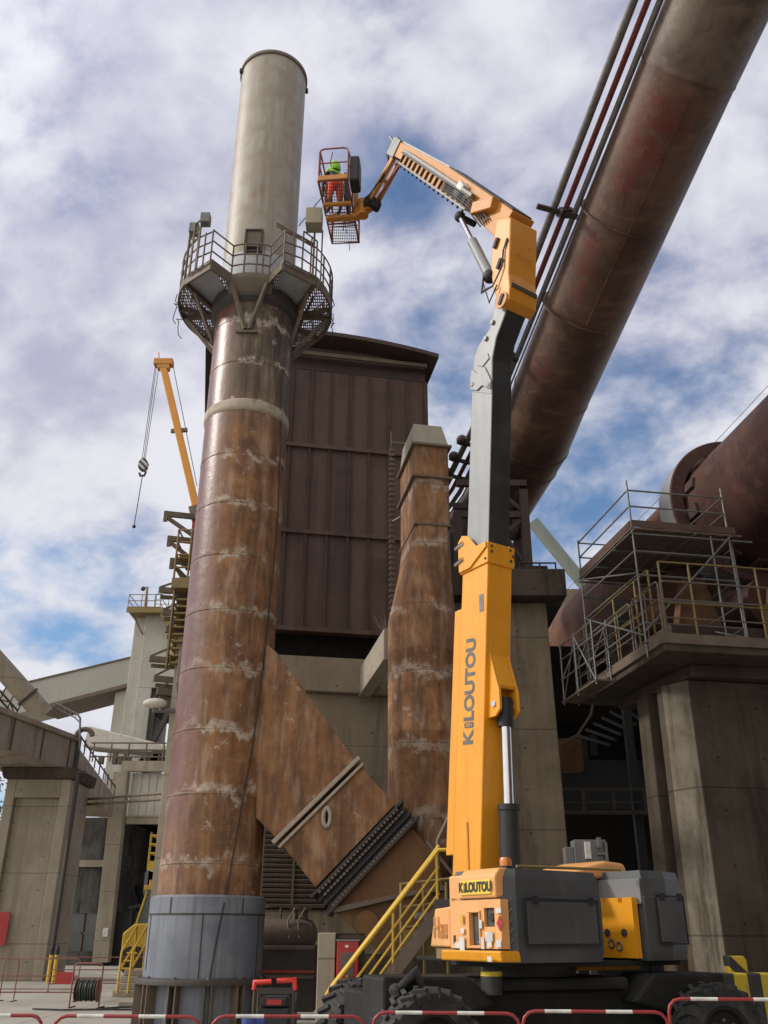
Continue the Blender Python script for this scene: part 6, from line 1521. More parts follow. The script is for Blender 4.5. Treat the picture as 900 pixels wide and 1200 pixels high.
# mast: lower orange boom, lifting ram, grey telescopic section and cranked head
def ax_(z): return .11 + (z - 2.49) * .107
def mast_box(mm, z0, z1, da, db, oa=0.0, ob=0.0):
    p = [(-1, -1), (1, -1), (1, 1), (-1, 1)]
    return mm.rings([[V((ax_(z) + oa + s_ * da / 2, ob + t_ * db / 2, z)) for s_, t_ in p] for z in (z0, z1)])
k = MM(); mast_box(k, 1.75, 7.45, .70, .54)
lb_ = k.build('lower_boom', M['orange'], mewp, bevel=.02)
k = MM(); mast_box(k, 2.85, 6.85, .20, .20, -.50, .12); k.build('slide_rail', M['orange'], lb_, bevel=.015)
k = MM(); mast_box(k, 2.9, 6.8, .05, .1, -.375, .12); k.build('rail_gap', M['orange_old'], lb_)
k = MM(); mast_box(k, 7.43, 7.80, .76, .60); col_ = k.build('collar', M['orange'], lb_, bevel=.012)
k = MM()
zA = 8.1; q = lambda a_, z_: V((ax_(7.7) + a_, .302, z_ - .29))
k.prism([q(-.40, 7.75), q(-.40, 8.32), q(-.28, 8.42), q(-.12, 8.36), q(.10, 8.09), q(.36, 8.09), q(.36, 8.0), q(-.1, 7.75)], V((0, .03, 0))); k.build('gusset_plate', M['orange'], lb_, bevel=.006)
for a_, z_ in ((-.40, 8.22), (-.42, 7.92)):
    k = MM(); k.tube([V((ax_(7.7) + a_ - .06, .34, z_ - .29)), V((ax_(7.7) + a_ + .16, .34, z_ - .24))], .035, 8); k.build('pin', M['chrome'], lb_, 40)
k = MM()
for a_, z_ in ((-.3, 7.82), (.3, 8.0), (.3, 7.8)): k.cyl((ax_(7.7) + a_, .3, z_ - .29), (ax_(7.7) + a_, .316, z_ - .29), .022, n=8)
for b_, z_ in ((.22, 8.02), (.22, 7.92), (-.2, 8.03), (-.2, 7.83), (-.26, 7.93)): k.cyl((ax_(7.7) + .38, b_, z_ - .29), (ax_(7.7) + .396, b_, z_ - .29), .025, n=8)
k.build('collar_bolt', M['steel_dk'], lb_)
k = MM(); k.bx(ax_(6.75) + .16, ax_(6.75) + .27, .271, .277, 6.62, 6.92); k.build('data_plate', M['galv'], lb_)
k = MM(); k.bx(ax_(2.7) + .05, ax_(2.7) + .08, .271, .285, 2.4, 3.3); k.build('weld_line', M['orange_old'], lb_)
# big vertical lettering, reading upwards
updir = (U_ * .107 + V((0, 0, 1))).normalized(); acr = (-U_ + V((0, 0, .107))).normalized()
zc_l = 5.36
kilo(ax_(zc_l) - .03, zc_l, .272, .24, M['letter_grey'], M['orange'], lb_, acr, updir, .98)
# ram
k = MM(); k.prism([V((ax_(5.9) + .34, .14, 5.95)), V((ax_(5.2) + .62, .14, 5.25)), V((ax_(5.2) + .62, .14, 4.95)), V((ax_(5.0) + .52, .14, 4.85)), V((ax_(4.9) + .34, .14, 4.85))], V((0, .05, 0)))
k.prism([V((ax_(5.9) + .34, -.24, 5.95)), V((ax_(5.2) + .62, -.24, 5.25)), V((ax_(5.2) + .62, -.24, 4.95)), V((ax_(5.0) + .52, -.24, 4.85)), V((ax_(4.9) + .34, -.24, 4.85))], V((0, .05, 0)))
k.prism([V((ax_(5.9) + .33, .135, 5.95)), V((ax_(5.3) + .58, .135, 5.35)), V((ax_(5.3) + .55, .135, 5.3)), V((ax_(5.9) + .33, .135, 5.85))], V((0, -.32, 0)))
k.build('ram_bracket', M['orange'], lb_, bevel=.01)
k = MM(); k.cyl((ax_(5) + .5, .21, 5.05), (ax_(5) + .5, -.27, 5.05), .05, n=14); k.build('ram_pin', M['chrome'], lb_, 40)
ram = thing('lift_ram', (0, 0, 0), None, None); ram.parent = mewp; ram.location = wp(.7, -.04, 1.8) - mewp.location
r0, r1 = V((.78, -.05, 1.7)), V((ax_(5) + .50, -.04, 5.05)); rd_ = (r1 - r0).normalized()
k = MM(); k.tube([r0, r0.lerp(r1, .52)], .155, 24); k.tube([r0.lerp(r1, .52), r0.lerp(r1, .545)], .175, 24); k.build('cylinder', M['black'], ram, 40)
k = MM(); k.tube([r0.lerp(r1, .545), r0.lerp(r1, .90)], .085, 24); k.build('rod', M['chrome'], ram, 40)
k = MM(); k.tube([r0.lerp(r1, .90), r1 + rd_ * .12], .13, 20); k.build('rod_eye', M['black'], ram, 40)
# telescopic section
k = MM(); mast_box(k, 7.5, 11.0, .60, .46); tsec = k.build('telescopic_section', M['boom_grey'], mewp, bevel=.015)
k = MM(); k.rings([[V((ax_(z_) + .303, b_, z_)) for b_ in (-.225, .225)] + [V((ax_(z_) + .309, b_, z_)) for b_ in (.225, -.225)] for z_ in (7.6, 11.0)]); k.build('dark_face', M['boom_dark'], tsec)  # near-black plate laid over the front face of the boom
# cranked head
hb_ = .235
hp_ = [BPn(x_, y_, hb_) for x_, y_ in ((556, 460), (553, 440), (556, 418), (561, 404), (574, 385), (582, 352), (598, 350), (590, 372), (581, 396), (576.5, 420), (576, 462))]
k = MM(); k.prism(hp_, V((0, -.47, 0))); head_ = k.build('boom_head', M['boom_grey'], mewp, bevel=.015)
k = MM(); fr_pts = [hp_[i] for i in (10, 9, 8, 7, 6)]
k.rings([[q + V((.004, -.012, .0)), q + V((.012, -.012, .0)), q + V((.012, -.455, .0)), q + V((.004, -.455, .0))] for q in fr_pts]); k.build('dark_face', M['boom_dark'], head_)
k = MM(); k.prism([BPn(x_, y_, hb_ + .002) for x_, y_ in ((552.5, 457), (552, 446), (554, 433), (560, 438), (569, 430), (576.5, 446), (575.5, 456), (566, 452), (560, 458))], V((0, .03, 0)))
k.prism([BPn(x_, y_, hb_ + .002) for x_, y_ in ((560, 428), (572, 414), (574, 420), (566, 430))], V((0, .02, 0))); k.build('clamp_plate', M['boom_grey'], head_, bevel=.006)
k = MM(); 
for x_, y_ in ((554.5, 451), (573, 452), (570, 397), (578, 378)): q = BPn(x_, y_, hb_); k.cyl(q, q + V((0, .045, 0)), .05, n=14)
k.build('pivot_cap', M['galv'], head_, 40)
# orange knuckle
kb = .34
kp = [BPn(x_, y_, kb) for x_, y_ in ((582, 256), (598.5, 254), (597.5, 285), (596, 320), (597.5, 335), (596, 350), (589, 361), (583, 352), (577.5, 339), (575, 318), (576.5, 291))]
k = MM(); k.prism(kp, V((0, -.68, 0))); kn = k.build('knuckle', M['orange_mid'], mewp, bevel=.03, seg=3)
k = MM(); q = BPn(588, 352, kb); k.cyl(q, q + V((0, .03, 0)), .17, n=24); k.build('pivot_boss', M['orange_old'], kn, 40)
for x_, y_ in ((587.5, 351), (581, 285), (585, 309)):
    k = MM(); q = BPn(x_, y_, kb + .032); k.bar(q + V((-.06, 0, -.08)), q + V((.06, 0, .09)), .07, .05, (0, 1, 0)); k.build('locking_plate', M['steel_dk'], kn)
kn_e = kp[3].x
k = MM()    # dark seam and access plate on the front face
q0 = EPn(600, 333, kp[4].x + .012); q1 = EPn(627, 342, kp[4].x + .012)
k.bar(V((kp[4].x + .012, .31, q0.z)), V((kp[4].x + .012, -.32, q0.z - .02)), .02, .09, (0, 0, 1)); k.build('grease_seam', M['steel_dk'], kn)
k = MM(); za, zb_ = kp[1].z - .35, kp[2].z - .3; k.bx(kp[2].x + .01, kp[2].x + .022, -.2, .2, zb_ + .1, zb_ + .115).bx(kp[2].x + .01, kp[2].x + .022, .19, .2, zb_ + .1, za)
for b_, z_ in ((.18, za + .1), (-.2, za + .05), (-.14, za - .15)): k.cyl((kp[2].x + .01, b_, z_), (kp[2].x + .03, b_, z_), .022, n=8)
k.build('access_plate', M['orange_old'], kn)
# knuckle ram (grey) with chromed rod up to the upper boom
r0, r1 = BPn(574, 324, .30), BPn(539, 254, .26)
kr = thing('knuckle_ram', (0, 0, 0), None, None); kr.parent = mewp; kr.location = wp(*r0) - mewp.location
k = MM(); k.tube([r0, r0.lerp(r1, .56)], .105, 18); k.build('cylinder', M['boom_grey'], kr, 40)
k = MM(); k.tube([r0.lerp(r1, .56), r1], .055, 16); k.build('rod', M['chrome'], kr, 40)
k = MM(); k.ball(r1, .12); k.cyl(r1 + V((0, .05, 0)), r1 + V((0, -.4, 0)), .07, n=12); k.build('rod_eye', M['black'], kr, 40)
k = MM(); k.ball(r0, .14); k.cyl(r0 + V((.0, .05, 0)), V((kp[9].x + .2, .1, r0.z)), .08, n=12); k.build('ram_eye', M['black'], kr, 40)
k = MM()
for o in (0, .04): k.tube([r0 + V((-.05, .12, -.05)), r0 + V((-.1, .14, -.35 - o)), r0 + V((.2, .12, -.42)), r0 + V((.45, .08, -.1)), r0 + V((.5, .07, .25)), r0 + V((.62, .06, .42 + o))], .018, 6)
k.tube([r0 + V((-.1, .1, -.1)), r0 + V((.05, .16, -.5)), r0 + V((.1, .14, -.75)), r0 + V((.3, .1, -.45))], .014, 6)
k.build('hydraulic_hose', M['cable'], kr, 60)
# upper boom
ub0, ub1, ub2 = BPn(602, 268, 0), BPn(531, 212, 0), BPn(471, 177.5, 0)
bd_ = (ub1 - ub0).normalized(); pu = V((-bd_.z, 0, bd_.x));  pu = pu if pu.z > 0 else -pu     # perpendicular, upwards in the boom plane
k = MM(); k.taper(ub0 - bd_ * .1, ub1, .56, .60, .46, .44, pu); ub = k.build('upper_boom', M['orange_old'], mewp, bevel=.015)
k = MM(); k.bar(ub0 + pu * .31, ub1 + pu * .23, .50, .03, pu); k.build('top_plate', M['steel_dk'], ub)
bd2 = (ub2 - ub1).normalized()
k = MM(); k.bar(ub1 - bd2 * .3 + pu * .03, ub2, .36, .36, pu); k.build('inner_boom', M['orange_old'], ub, bevel=.01)
k = MM(); k.bar(ub1 + pu * .235 - bd_ * .2, ub2 + pu * .21, .30, .05, pu); k.build('grey_strip', M['boom_grey'], ub)
# energy chain tray along the flank below
t0, t1 = BPn(552, 239, .30), BPn(473, 185, .22)
td = (t1 - t0).normalized()
k = MM(); k.bar(t0, t1, .12, .26, pu); tray = k.build('chain_tray', M['orange_old'], ub)
k = MM(); k.bar(t0 + V((0, .02, 0)) - pu * .15, t1 + V((0, .02, 0)) - pu * .15, .12, .035, pu); k.bar(t0 + V((0, .05, 0)) + pu * .16, t1 + V((0, .05, 0)) + pu * .16, .1, .06, pu); k.tube([t0 + V((0, .1, 0)) + pu * .1, t1 + V((0, .1, 0)) + pu * .1], .025, 6); k.build('tray_rail', M['galv'], tray)
nl = 15
for i in range(nl):
    p = t0.lerp(t1, (i + .5) / nl); k = MM(); k.bar(p + V((0, .075, 0)) - pu * .12, p + V((0, .075, 0)) + pu * .07, .07, .03, td); k.bar(p + V((0, .03, 0)) - pu * .17, p + V((0, .03, 0)) - pu * .23, .04, .05, td); k.build('chain_clip', M['steel_dk'], tray)
k = MM()
for i in range(5): o = .1 + .03 * i; k.tube([t0 - td * (.75 + .04 * i) + V((0, .0, -.1)) + pu * (.05 * i - .2), t0 - td * .35 + V((0, .1, 0)) + pu * (.05 * i - .14), t0 + V((0, .1, 0)) + pu * (.05 * i - .1), t0 + td * .6 + V((0, .12, 0)) + pu * (.04 * i - .08), t0 + td * 1.4 + V((0, .11, 0)) + pu * (.04 * i - .08)], .017, 6)
k.build('hose_bundle', M['cable'], ub, 60)
k = MM(); p = t0.lerp(t1, .16); k.bar(p - td * .18 + pu * .08, p + td * .12 + pu * .12, .22, .34, pu); k.build('chain_anchor', M['white'], ub, bevel=.03)
k = MM(); p = t0.lerp(t1, -.05); k.bar(p + V((.05, -.02, -.15)) , p + V((.65, -.05, -.45)), .36, .25, pu); k.build('lower_bracket', M['orange_old'], ub, bevel=.02)
k = MM(); p = ub2; k.bar(p - bd2 * .1, p + bd2 * .38, .42, .46, pu); k.bar(p + bd2 * .2 + pu * .1, p + bd2 * .62 + pu * .22, .1, .1); k.bar(p + bd2 * .15 + V((0, .14, .1)), p + bd2 * .55 + V((0, .14, .3)), .06, .06); k.bar(p + bd2 * .3 + pu * -.2, p + bd2 * .5 - pu * .1, .3, .1, pu); k.build('tip_fork', M['galv'], ub, bevel=.01)
# jib
j0, j1 = BPn(465, 187, 0), BPn(436, 239, 0)
jd = (j1 - j0).normalized(); jp = V((jd.z, 0, -jd.x))
k = MM(); k.bar(j0 + V((0, .1, 0)), j1 + V((0, .1, 0)), .10, .17, jp); k.bar(j0 + V((0, -.1, 0)), j1 + V((0, -.1, 0)), .10, .17, jp); k.bar(j0.lerp(j1, .45), j0.lerp(j1, .5), .2, .14, jp); jib = k.build('jib', M['orange_old'], mewp, bevel=.01)
k = MM(); k.tube([BPn(470, 191, .0), BPn(437, 241, 0)], .035, 10); k.build('levelling_rod', M['basket'], jib, 60)
k = MM(); k.tube([BPn(466, 180, .05), BPn(458, 174, .1), BPn(454, 181, .1), BPn(456, 193, .12), BPn(447, 210, .14), BPn(434, 228, .14), BPn(425, 236, .14), BPn(427, 244, .1)], .035, 8); k.tube([BPn(449, 205, -.1), BPn(444, 219, -.1), BPn(439, 226, -.1), BPn(441, 217, -.12)], .04, 8); k.build('jib_hose', M['cable'], jib, 60)
k = MM(); k.cyl(j1 + V((0, .2, 0)), j1 + V((0, -.2, 0)), .15, n=16); k.bar(j1, BPn(441, 237, 0), .2, .22); k.build('jib_joint', M['black'], jib, 40)

# basket
BW_ = V((.103, .995, 0)).normalized(); BS_ = V((BW_.y, -BW_.x, 0)); BO = V((-1.325, 17.0, 18.9))     # middle of the near edge, floor level
MBk = Matrix(((BS_.x, BW_.x, 0, BO.x), (BS_.y, BW_.y, 0, BO.y), (0, 0, 1, BO.z), (0, 0, 0, 1)))
bk = thing('basket', tuple(BO), None, None); bk.parent = mewp; bk.location = BO - mewp.location
hw, ln = .37, 2.28
k = MB(MBk); k.add([(-hw, 0, 0), (hw, 0, 0), (hw, ln, 0), (-hw, ln, 0)], [(0, 1, 2, 3)]); k.build('floor_mesh', grating('basket_floor_mesh', (.15, .12, .10), .05, .26), bk, solid=.01)
k = MB(MBk)
k.tube([(-hw, 0, 0), (hw, 0, 0), (hw, ln, 0), (-hw, ln, 0)], .03, 8, closed=True)
for y_ in (.75, 1.5): k.tube([(-hw, y_, -.02), (hw, y_, -.02)], .025, 6)
k.build('floor_frame', M['basket'], bk, 60)
k = MB(MBk); k.bx(-hw, hw, -.03, .03, .02, .17); k.build('kick_plate', M['orange_old'], bk, bevel=.01)
k = MB(MBk)
def loop(x0_, y0_, x1_, y1_, z1_=1.1, r_=.022):
    p0, p1 = V((x0_, y0_, 0)), V((x1_, y1_, 0)); d = (p1 - p0).normalized()
    k.tube([p0, p0 + V((0, 0, z1_ - .12)), p0 + d * .035 + V((0, 0, z1_ - .035)), p0 + d * .12 + V((0, 0, z1_)), p1 - d * .12 + V((0, 0, z1_)), p1 - d * .035 + V((0, 0, z1_ - .035)), p1 + V((0, 0, z1_ - .12)), p1], r_, 8)
    k.tube([p0 + V((0, 0, z1_ * .55)), p1 + V((0, 0, z1_ * .55))], r_ * .8, 8)
loop(-hw, 0, hw, 0); loop(-hw, ln, hw, ln); loop(-hw, .1, -hw, 1.0); loop(-hw, 1.15, -hw, ln - .1); loop(hw, .1, hw, .9); loop(hw, 1.3, hw, ln - .1)
k.tube([(-hw, .1, 1.1), (-hw, ln - .1, 1.1)], .02, 8)
k.build('guard_rail', M['basket'], bk, 60)
k = MB(MBk); k.bx(hw + .01, hw + .27, .12, .62, .1, .95); k.build('tool_box', M['black'], bk, bevel=.06, seg=3)
k = MB(MBk); k.bx(hw - .2, hw - .12, .62, 1.5, .1, .9); k.build('control_panel', M['steel_dk'], bk, bevel=.02)
k = MB(MBk); k.tube([(-.05, .1, 1.1), (-.1, .1, .75), (-.08, .12, .6)], .012, 5); k.tube([(.1, ln, 0), (.12, ln + .03, -.25)], .01, 5); k.tube([(0, 1.8, 0), (.05, 1.7, .4), (-.02, 2.0, .6), (.05, 2.1, .2)], .012, 5); k.build('hanging_cord', M['cable'], bk, 60)
MBi = MBk.inverted(); jl = MBi @ wp(*j1)
k = MB(MBk); k.bar((-hw, 1.25, -.07), (hw + .12, 1.25, -.07), .18, .1); k.bar((-hw, .75, -.06), (hw, .75, -.06), .1, .09); k.bar((hw, 1.25, -.05), (jl.x, jl.y, jl.z), .22, .26); k.bar((hw + .05, 1.25, -.1), (hw + .05, 1.25, .75), .12, .2); k.build('basket_mount', M['orange_old'], bk, bevel=.02)
k = MB(MBk); q = V(((hw + jl.x) / 2, (1.25 + jl.y) / 2, jl.z / 2)); k.cyl(q + V((0, 0, -.22)), q + V((0, 0, .28)), .15, n=18); k.build('slew_motor', M['orange_old'], bk, 40)

# ================================================================== the worker in the basket
PF = V((-1.33, 18.1, 18.925))     # feet on the basket floor
def person():
    o = thing('person', tuple(PF), 'worker in lime green hood and red trousers in the raised basket, holding a lance', 'person')
    J = {'pel': (0, 0, .88, .155), 'ab': (-.01, 0, 1.02, .145), 'che': (-.03, 0, 1.2, .165), 'nb': (-.05, 0, 1.34, .062), 'nk': (-.06, 0, 1.39, .055), 'hd': (-.075, 0, 1.47, .09), 'ht': (-.075, 0, 1.56, .085),
         'sl': (-.04, -.17, 1.28, .062), 'sr': (-.04, .17, 1.28, .062), 'el': (-.17, -.24, 1.06, .045), 'er': (-.16, .22, 1.06, .045), 'wl': (-.34, -.15, .90, .032), 'wr': (-.40, .06, .96, .032), 'pl_': (-.39, -.12, .88, .036), 'pr_': (-.45, .03, .95, .036),
         'hl': (0, -.10, .82, .112), 'hr': (0, .10, .82, .112), 'kl': (-.05, -.13, .47, .08), 'kr': (.01, .13, .47, .08), 'al': (-.02, -.12, .09, .042), 'ar': (.05, .12, .09, .042), 'tl': (-.19, -.13, .035, .036), 'tr': (-.12, .14, .035, .036)}
    E_ = [('pel', 'ab'), ('ab', 'che'), ('che', 'nb'), ('nb', 'nk'), ('nk', 'hd'), ('hd', 'ht'), ('che', 'sl'), ('che', 'sr'), ('sl', 'el'), ('el', 'wl'), ('wl', 'pl_'), ('sr', 'er'), ('er', 'wr'), ('wr', 'pr_'), ('pel', 'hl'), ('pel', 'hr'), ('hl', 'kl'), ('kl', 'al'), ('al', 'tl'), ('hr', 'kr'), ('kr', 'ar'), ('ar', 'tr')]
    for s_, w_, c_ in (('l', V((-.39, -.12, .88)), V((-.05, .035, -.015))), ('r', V((-.45, .03, .95)), V((-.045, -.02, -.01)))):
        d = c_.normalized(); lat = V((0, 0, 1)).cross(d).normalized()
        for i, ln_ in enumerate((.05, .06, .055, .045)):
            o1 = w_ + d * .03 + ZU * (.024 - .016 * i); m1 = o1 + d * ln_ * .6; e1 = m1 + d * ln_ * .2 - lat * (.03 if s_ == 'l' else -.03)
            J[f'f{s_}{i}a'] = (*o1, .010); J[f'f{s_}{i}b'] = (*m1, .0095); J[f'f{s_}{i}c'] = (*e1, .008)
            E_ += [(f'p{s_}_', f'f{s_}{i}a'), (f'f{s_}{i}a', f'f{s_}{i}b'), (f'f{s_}{i}b', f'f{s_}{i}c')]
        t1_ = w_ + ZU * .035 + d * .01; t2_ = t1_ + ZU * .02 + d * .035
        J[f't{s_}a'] = (*t1_, .011); J[f't{s_}b'] = (*t2_, .0095); E_ += [(f'p{s_}_', f't{s_}a'), (f't{s_}a', f't{s_}b')]
    ks_ = list(J); me = bpy.data.meshes.new('skeleton'); me.from_pydata([J[q][:3] for q in ks_], [(ks_.index(a), ks_.index(b)) for a, b in E_], [])
    ob = bpy.data.objects.new('skeleton', me); COL.objects.link(ob)
    md = ob.modifiers.new('skin', 'SKIN'); 
    for i, q in enumerate(ks_):
        sv = me.skin_vertices[0].data[i]; sv.radius = (J[q][3], J[q][3]); sv.use_root = (q == 'pel')
    sb_ = ob.modifiers.new('sub', 'SUBSURF'); sb_.levels = 2; sb_.render_levels = 2
    bpy.context.view_layer.update(); dg = bpy.context.evaluated_depsgraph_get()
    m2 = bpy.data.meshes.new_from_object(ob.evaluated_get(dg)); bpy.data.objects.remove(ob)
    m2.materials.clear()
    for mt in (plain('dark_jacket', (.025, .025, .028), .8), plain('red_trousers', (.80, .075, .03), .7), plain('brown_boots', (.05, .035, .025), .7), plain('skin', (.45, .27, .2), .6), plain('glove', (.03, .03, .03), .7), plain('lime_vest', (.30, .60, .05), .7)): m2.materials.append(mt)
    for p in m2.polygons:
        c_ = p.center; p.use_smooth = True
        p.material_index = 5 if (1.2 < c_.z < 1.40 and c_.x > -.12) else 3 if c_.z > 1.37 else (2 if c_.z < .34 else (4 if c_.x < -.36 and .8 < c_.z < 1.05 else (1 if c_.z < 1.0 and c_.x > -.2 else 0)))
    b_ = bpy.data.objects.new('body', m2); COL.objects.link(b_); b_.parent = o
    k = MB(); c_ = PF + V((-.075, 0, 1.50))
    k.ball(c_ + V((.012, 0, .02)), .135, (1, .92, 1.0), 18, 12); k.lathe([(.11, -.16), (.145, -.1), (.135, .0)], c_ + V((.02, 0, 0)), 18); hd_ = k.build('hood', plain('lime_hood', (.30, .62, .05), .7), o, 60)
    k = MB(); k.ball(c_ + V((-.075, 0, .0)), .085, (.75, 1.05, 1.1), 14, 10); k.build('visor', M['glass'], hd_, 60)
    k = MB(); k.lathe([(.128, 1.0), (.135, 1.03), (.128, 1.06)], PF + V((-.005, 0, -.08)), 20); k.build('belt', M['black'], o, 60)
    o.rotation_euler.z = rad(-55); o.scale = (1.1, 1.1, 1.1)
    return o
per = person()
_rz = Matrix.Rotation(rad(-55), 3, 'Z')
k = MB(); h0_ = PF + _rz @ (V((-.43, -.03, .92)) * 1.1); e_ = at(346, 270, 19.2)
dl = (e_ - h0_).normalized(); k.tube([h0_ - dl * .5, h0_ + dl * 1.15], .014, 8); k.tube([h0_ - dl * .15, h0_ + dl * .1], .028, 8); k.tube([h0_ + dl * .5, h0_ + dl * .75], .022, 8)
k.tube([h0_ - dl * .5, PF + V((.1, -.2, .6)), PF + V((.15, -.1, .1)), PF + V((.1, .3, .03))], .014, 6)
k.build('spray_lance', M['steel_dk'], smooth=60, label='thin spray lance pointed at the chimney by the worker in the basket', cat='lance')
# ================================================================== yellow stair behind the machine
sy = 17.4
def sp(px, py, Y=sy): return at(px, py, Y)
ystair = thing('yellow_stair', (sp(460, 1100).x, sy + .4, 0), 'steel stair with bright yellow handrails rising behind the orange machine', 'stairs')
b0_, t0_ = sp(412, 1198), sp(520, 1080); 
f0 = V((sp(404, 1170).x, sy, .12)); f1 = V((sp(515, 1065).x, sy, sp(515, 1068).z)); run = f1 - f0
k = MB()
for dy in (0, .8): k.bar(f0 + V((0, dy, 0)), f1 + V((0, dy, 0)), .05, .22)
k.build('stringer', M['steel_br'], ystair)
k = MB(); ns = 8
for i in range(ns): p = f0 + run * ((i + .5) / ns); k.bx(p.x - .13, p.x + .13, sy + .03, sy + .77, p.z - .02, p.z + .02)
k.build('tread', M['galv'], ystair)
k = MB(); hz_ = V((0, 0, .98))
for dy, mt in ((0, 0),):
    k.tube([f0 + V((.05, 0, .0)), f0 + V((-.32, 0, .55)), f0 + V((-.30, 0, .66)), f1 + V((0, 0, 1.02)), f1 + V((.5, 0, 1.02))], .034, 8)
    k.tube([f0 + V((-.32, .06, .62)), f0 + V((-.26, .06, .74)), f1 + V((0.02, .06, 1.1))], .028, 8)
    for o in (.3, .52, .74): k.tube([f0 + V((-.02, 0, o - .12)) , f1 + V((0, 0, o))], .022, 8)
    for f in (.02, .5, .98): p = f0 + run * f; k.tube([p, p + V((0, 0, .9 + .1 * f))], .026, 8)
k.tube([f0 + V((.05, .8, 0)), f0 + V((-.3, .8, .62)), f1 + V((0, .8, 1.02))], .03, 8)
k.build('handrail', M['yellow'], ystair, 60)
k = MB(); lx0, lx1 = sp(470, 1050).x, sp(540, 1050).x; lz = f1.z
k.bx(lx0 + .3, lx1 + 1.2, sy + .85, sy + 2.0, lz - .1, lz); k.build('landing', M['galv'], ystair)
k = MB(); q = sp(470, 1035, sy + 1.0)
for z in (q.z, q.z - .4, q.z - .75): k.tube([V((q.x, sy + 1.0, z - .02)), V((q.x + .9, sy + 1.0, z + .08)), V((q.x + 2.0, sy + 1.0, z + .1))], .026, 8)
for dx in (0, .42, .85): k.tube([V((q.x + dx, sy + 1.0, .3)), V((q.x + dx, sy + 1.0, q.z + .03 * dx))], .03, 8)
k.bar(V((q.x - .02, sy + 1.0, 1.55)), V((q.x + 1.0, sy + 1.0, 1.55)), .03, .45); k.build('landing_rail', M['yellow_old'], ystair, 60)
k = MB(); k.tube([sp(513, 1045, 18.6), sp(513, 985, 18.6), sp(527, 955, 18.6), sp(548, 950, 18.6)], .04, 8); k.tube([sp(500, 985, 18.8), sp(535, 1030, 18.8)], .03, 8); k.build('grey_pipe', M['steel_br'], label='thin bent grey pipe rising behind the yellow stair', cat='pipe', smooth=60)

# hydrant post and red box
hp0 = sp(371, 1093, 18.0)
k = MB(); x0h, x1h = sp(371, 1150, 18).x, sp(392, 1150, 18).x
k.bx(x0h, x1h, 18.0, 18.5, 0, hp0.z); k.build('concrete_post', M['conc'], bevel=.02, label='square pale concrete post left of the red hydrant cabinet', cat='post')
k = MB(); k.bx(x1h + .005, x1h + .52, 18.12, 18.5, 0, hp0.z - .0); k.build('grey_board', M['conc_dk'], bevel=.01, label='dark grey backing slab behind the red hydrant cabinet', cat='slab')
hy = thing('hydrant_cabinet', (x1h + .2, 18.0, .6), 'red fire cabinet with a glass door fixed beside the concrete post', 'cabinet')
zt_h, zb_h = sp(392, 1103, 18).z, sp(392, 1163, 18).z
k = MB(); k.bx(x1h + .03, x1h + .42, 17.95, 18.115, zb_h, zt_h); k.build('body', M['red'], hy, bevel=.015)
k = MB(); k.bx(x1h + .10, x1h + .33, 17.935, 17.948, zt_h - .55, zt_h - .18); k.build('door_glass', plain('smoked_pane', (.12, .09, .08), .3), hy)
k = MB(); k.bx(x1h + .18, x1h + .24, 17.936, 17.948, zt_h - .1, zt_h - .06); k.build('label_strip', M['white'], hy)
k = MB(); k.bx(x1h + .01, x1h + .44, 17.94, 18.1, zt_h + .002, zt_h + .03); k.build('top_lip', M['galv'], hy)

# grey tank unit behind the stack
gt_ = thing('tank_unit', (sp(340, 1130, 22.5).x, 22.8, 0), 'dark grey machine casing with a rounded tank on top right of the chimney foot', 'machine')
xa_, xb_ = sp(306, 1120, 22.5).x, sp(370, 1120, 22.5).x; zt1 = sp(340, 1108, 22.5).z
k = MB(); k.bx(xa_, xb_, 22.5, 24, .15, zt1); k.build('casing', M['steel_dk'], gt_, bevel=.03)
k = MB(); k.bx(xa_ + .05, xb_ - .02, 22.485, 22.499, zt1 - .55, zt1 - .5); k.build('red_stripe', M['red'], gt_)
k = MB(); k.bx(xa_ + .05, xb_ - .02, 22.47, 22.499, zt1 - .66, zt1 - .6).bx(xa_ + .05, xb_ - .02, 22.47, 22.499, zt1 - .08, zt1 - .01); k.build('casing_rail', M['steel_br'], gt_)
k = MB(); k.tube([(xa_, 23.0, zt1 + .22), (xb_ - .35, 23.0, zt1 + .22), (xb_ - .12, 23.0, zt1 + .22), (xb_ - .02, 23.0, zt1 + .22)], [.36, .36, .3, .12], 24); k.build('tank', M['steel_br'], gt_, 40)
k = MB()
for px in (345, 357): p = sp(px, 1090, 22.8); k.tube([V((p.x, 22.9, zt1 + .5)), V((p.x, 22.9, zt1 + .75))], .06, 10); k.bx(p.x - .1, p.x + .12, 22.8, 23, zt1 + .75, zt1 + .85); k.tube([V((p.x, 22.75, zt1 + .78)), V((p.x - .15, 22.7, zt1 + .5)), V((p.x - .1, 22.65, zt1 + .15))], .02, 6)
p = sp(318, 1080, 22.8); k.tube([V((p.x - .2, 22.9, zt1 + .55)), V((p.x - .2, 22.9, zt1 + .8)), V((p.x + .2, 22.9, zt1 + .8)), V((p.x + .2, 22.9, zt1 + .55))], .025, 6); k.build('valve', M['steel_br'], gt_, 60)

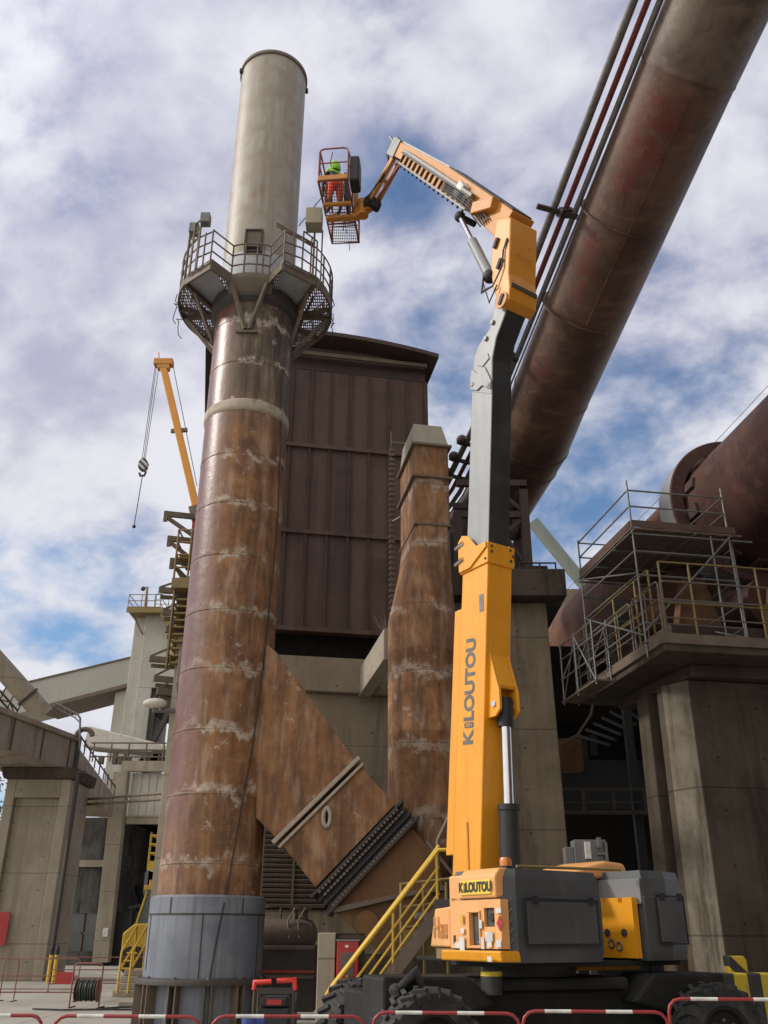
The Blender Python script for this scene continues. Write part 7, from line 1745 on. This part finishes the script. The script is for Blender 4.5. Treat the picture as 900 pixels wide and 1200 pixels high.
# red generator trolley
gX = sp(321, 1170, 15).x
ge = thing('generator_cart', (gX, 15.2, 0), 'black generator trolley with bright red handles right of the chimney foot', 'generator')
k = MB(); k.bx(gX - .24, gX + .24, 15, 15.5, .32, .72); k.bx(gX - .2, gX + .2, 14.98, 15.5, .73, .86); k.build('engine_block', M['black'], ge, bevel=.03)
k = MB(); k.bx(gX - .1, gX + .12, 14.955, 14.978, .76, .83); k.build('red_badge', M['red'], ge)
k = MB()
for s_ in (-1, 1): k.tube([(gX + s_ * .29, 15, .1), (gX + s_ * .29, 15, .95), (gX + s_ * .26, 15.02, 1.02)], .022, 8); k.tube([(gX + s_ * .29, 15, .3), (gX + s_ * .29, 15.5, .3), (gX + s_ * .29, 15.5, .9)], .018, 8)
k.bx(gX - .3, gX + .3, 14.99, 15.02, .9, .98); k.build('tube_frame', M['steel_dk'], ge, 60)
M['bright_red'] = plain('bright_red_grip', (.62, .035, .025), .45)
k = MB()
k.tube([(gX - .3, 15, .95), (gX - .29, 15, 1.05), (gX - .05, 15, 1.06)], .036, 8); k.tube([(gX + .03, 15, 1.07), (gX + .29, 15, 1.08), (gX + .31, 15, .95)], .036, 8); k.build('grip', M['bright_red'], ge, 60)
for s_ in (-1, 1):
    k = MB(); k.cyl((gX + s_ * .33, 15.1, .17), (gX + s_ * .4, 15.1, .17), .17, n=20); k.build('wheel', M['rubber'], ge, 40)

# ================================================================== red and white barriers across the foreground
BY = 9.8
M['barrier_red'] = weather('red_barrier_paint', (0.25, 0.022, 0.023), (0.31, 0.03, 0.03), (0.16, 0.03, 0.028), 4.0, 0.3, 0.7, 0.4, bmp=.02)
span = []
for x0_, x1_, yy in ((-108, 50, 1190), (63, 236, 1191), (249, 428, 1191), (437, 608, 1187), (612, 780, 1178), (783, 955, 1171)):
    span.append((x0_, x1_, yy))
lab = ['red barrier with white bands cut off at the lower left corner', 'red barrier with white bands in front of the hose trolley', 'red barrier with white bands in front of the generator trolley', 'red barrier with white bands in front of the left machine wheel',
       'red barrier with white bands in front of the middle of the machine chassis', 'red barrier with white bands in front of the right machine wheel']
first = None
for i, (x0_, x1_, yy) in enumerate(span):
    xc_ = (x0_ + x1_) / 2
    p = atz(xc_, yy, 1.0)
    d_ = p.y
    d_ = min(max(d_, 7.6), 10.4)
    q0, q1 = at(x0_, yy, d_), at(x1_, yy, d_)
    if first is None:
        first = barrier('safety_barrier', lab[0], 1.42, M['barrier_red'], M['white'], 1.0, 'red and white barriers along the front'); o = first
    else:
        o = dup(first, (0, 0, 0), 0, lab[i])
    o.location = ((q0.x + q1.x) / 2, d_, at(xc_, yy, d_).z - 1.0)
    if abs(o.location.z) < .06: o.location.z = 0
    o.scale.x = (q1.x - q0.x) / 1.42
    o.rotation_euler.z = rad((3, -2, 2, -3, -2, -2)[i])
k = MB(); p = at(297, 1192, 9.75)
k.add([V((p.x + dx, 9.77 + .02 * math.sin(dx * 40), p.z + dz)) for dz in (.02, -.12, -.34) for dx in (-.11, -.06, 0, .06, .11)], [(r * 5 + c, r * 5 + c + 1, r * 5 + c + 6, r * 5 + c + 5) for r in range(2) for c in range(4)])
k.build('blue_rag', plain('blue_cloth', (.03, .05, .22), .8), smooth=60, solid=.012, label='blue cloth hanging over the barrier near the generator trolley', cat='cloth')
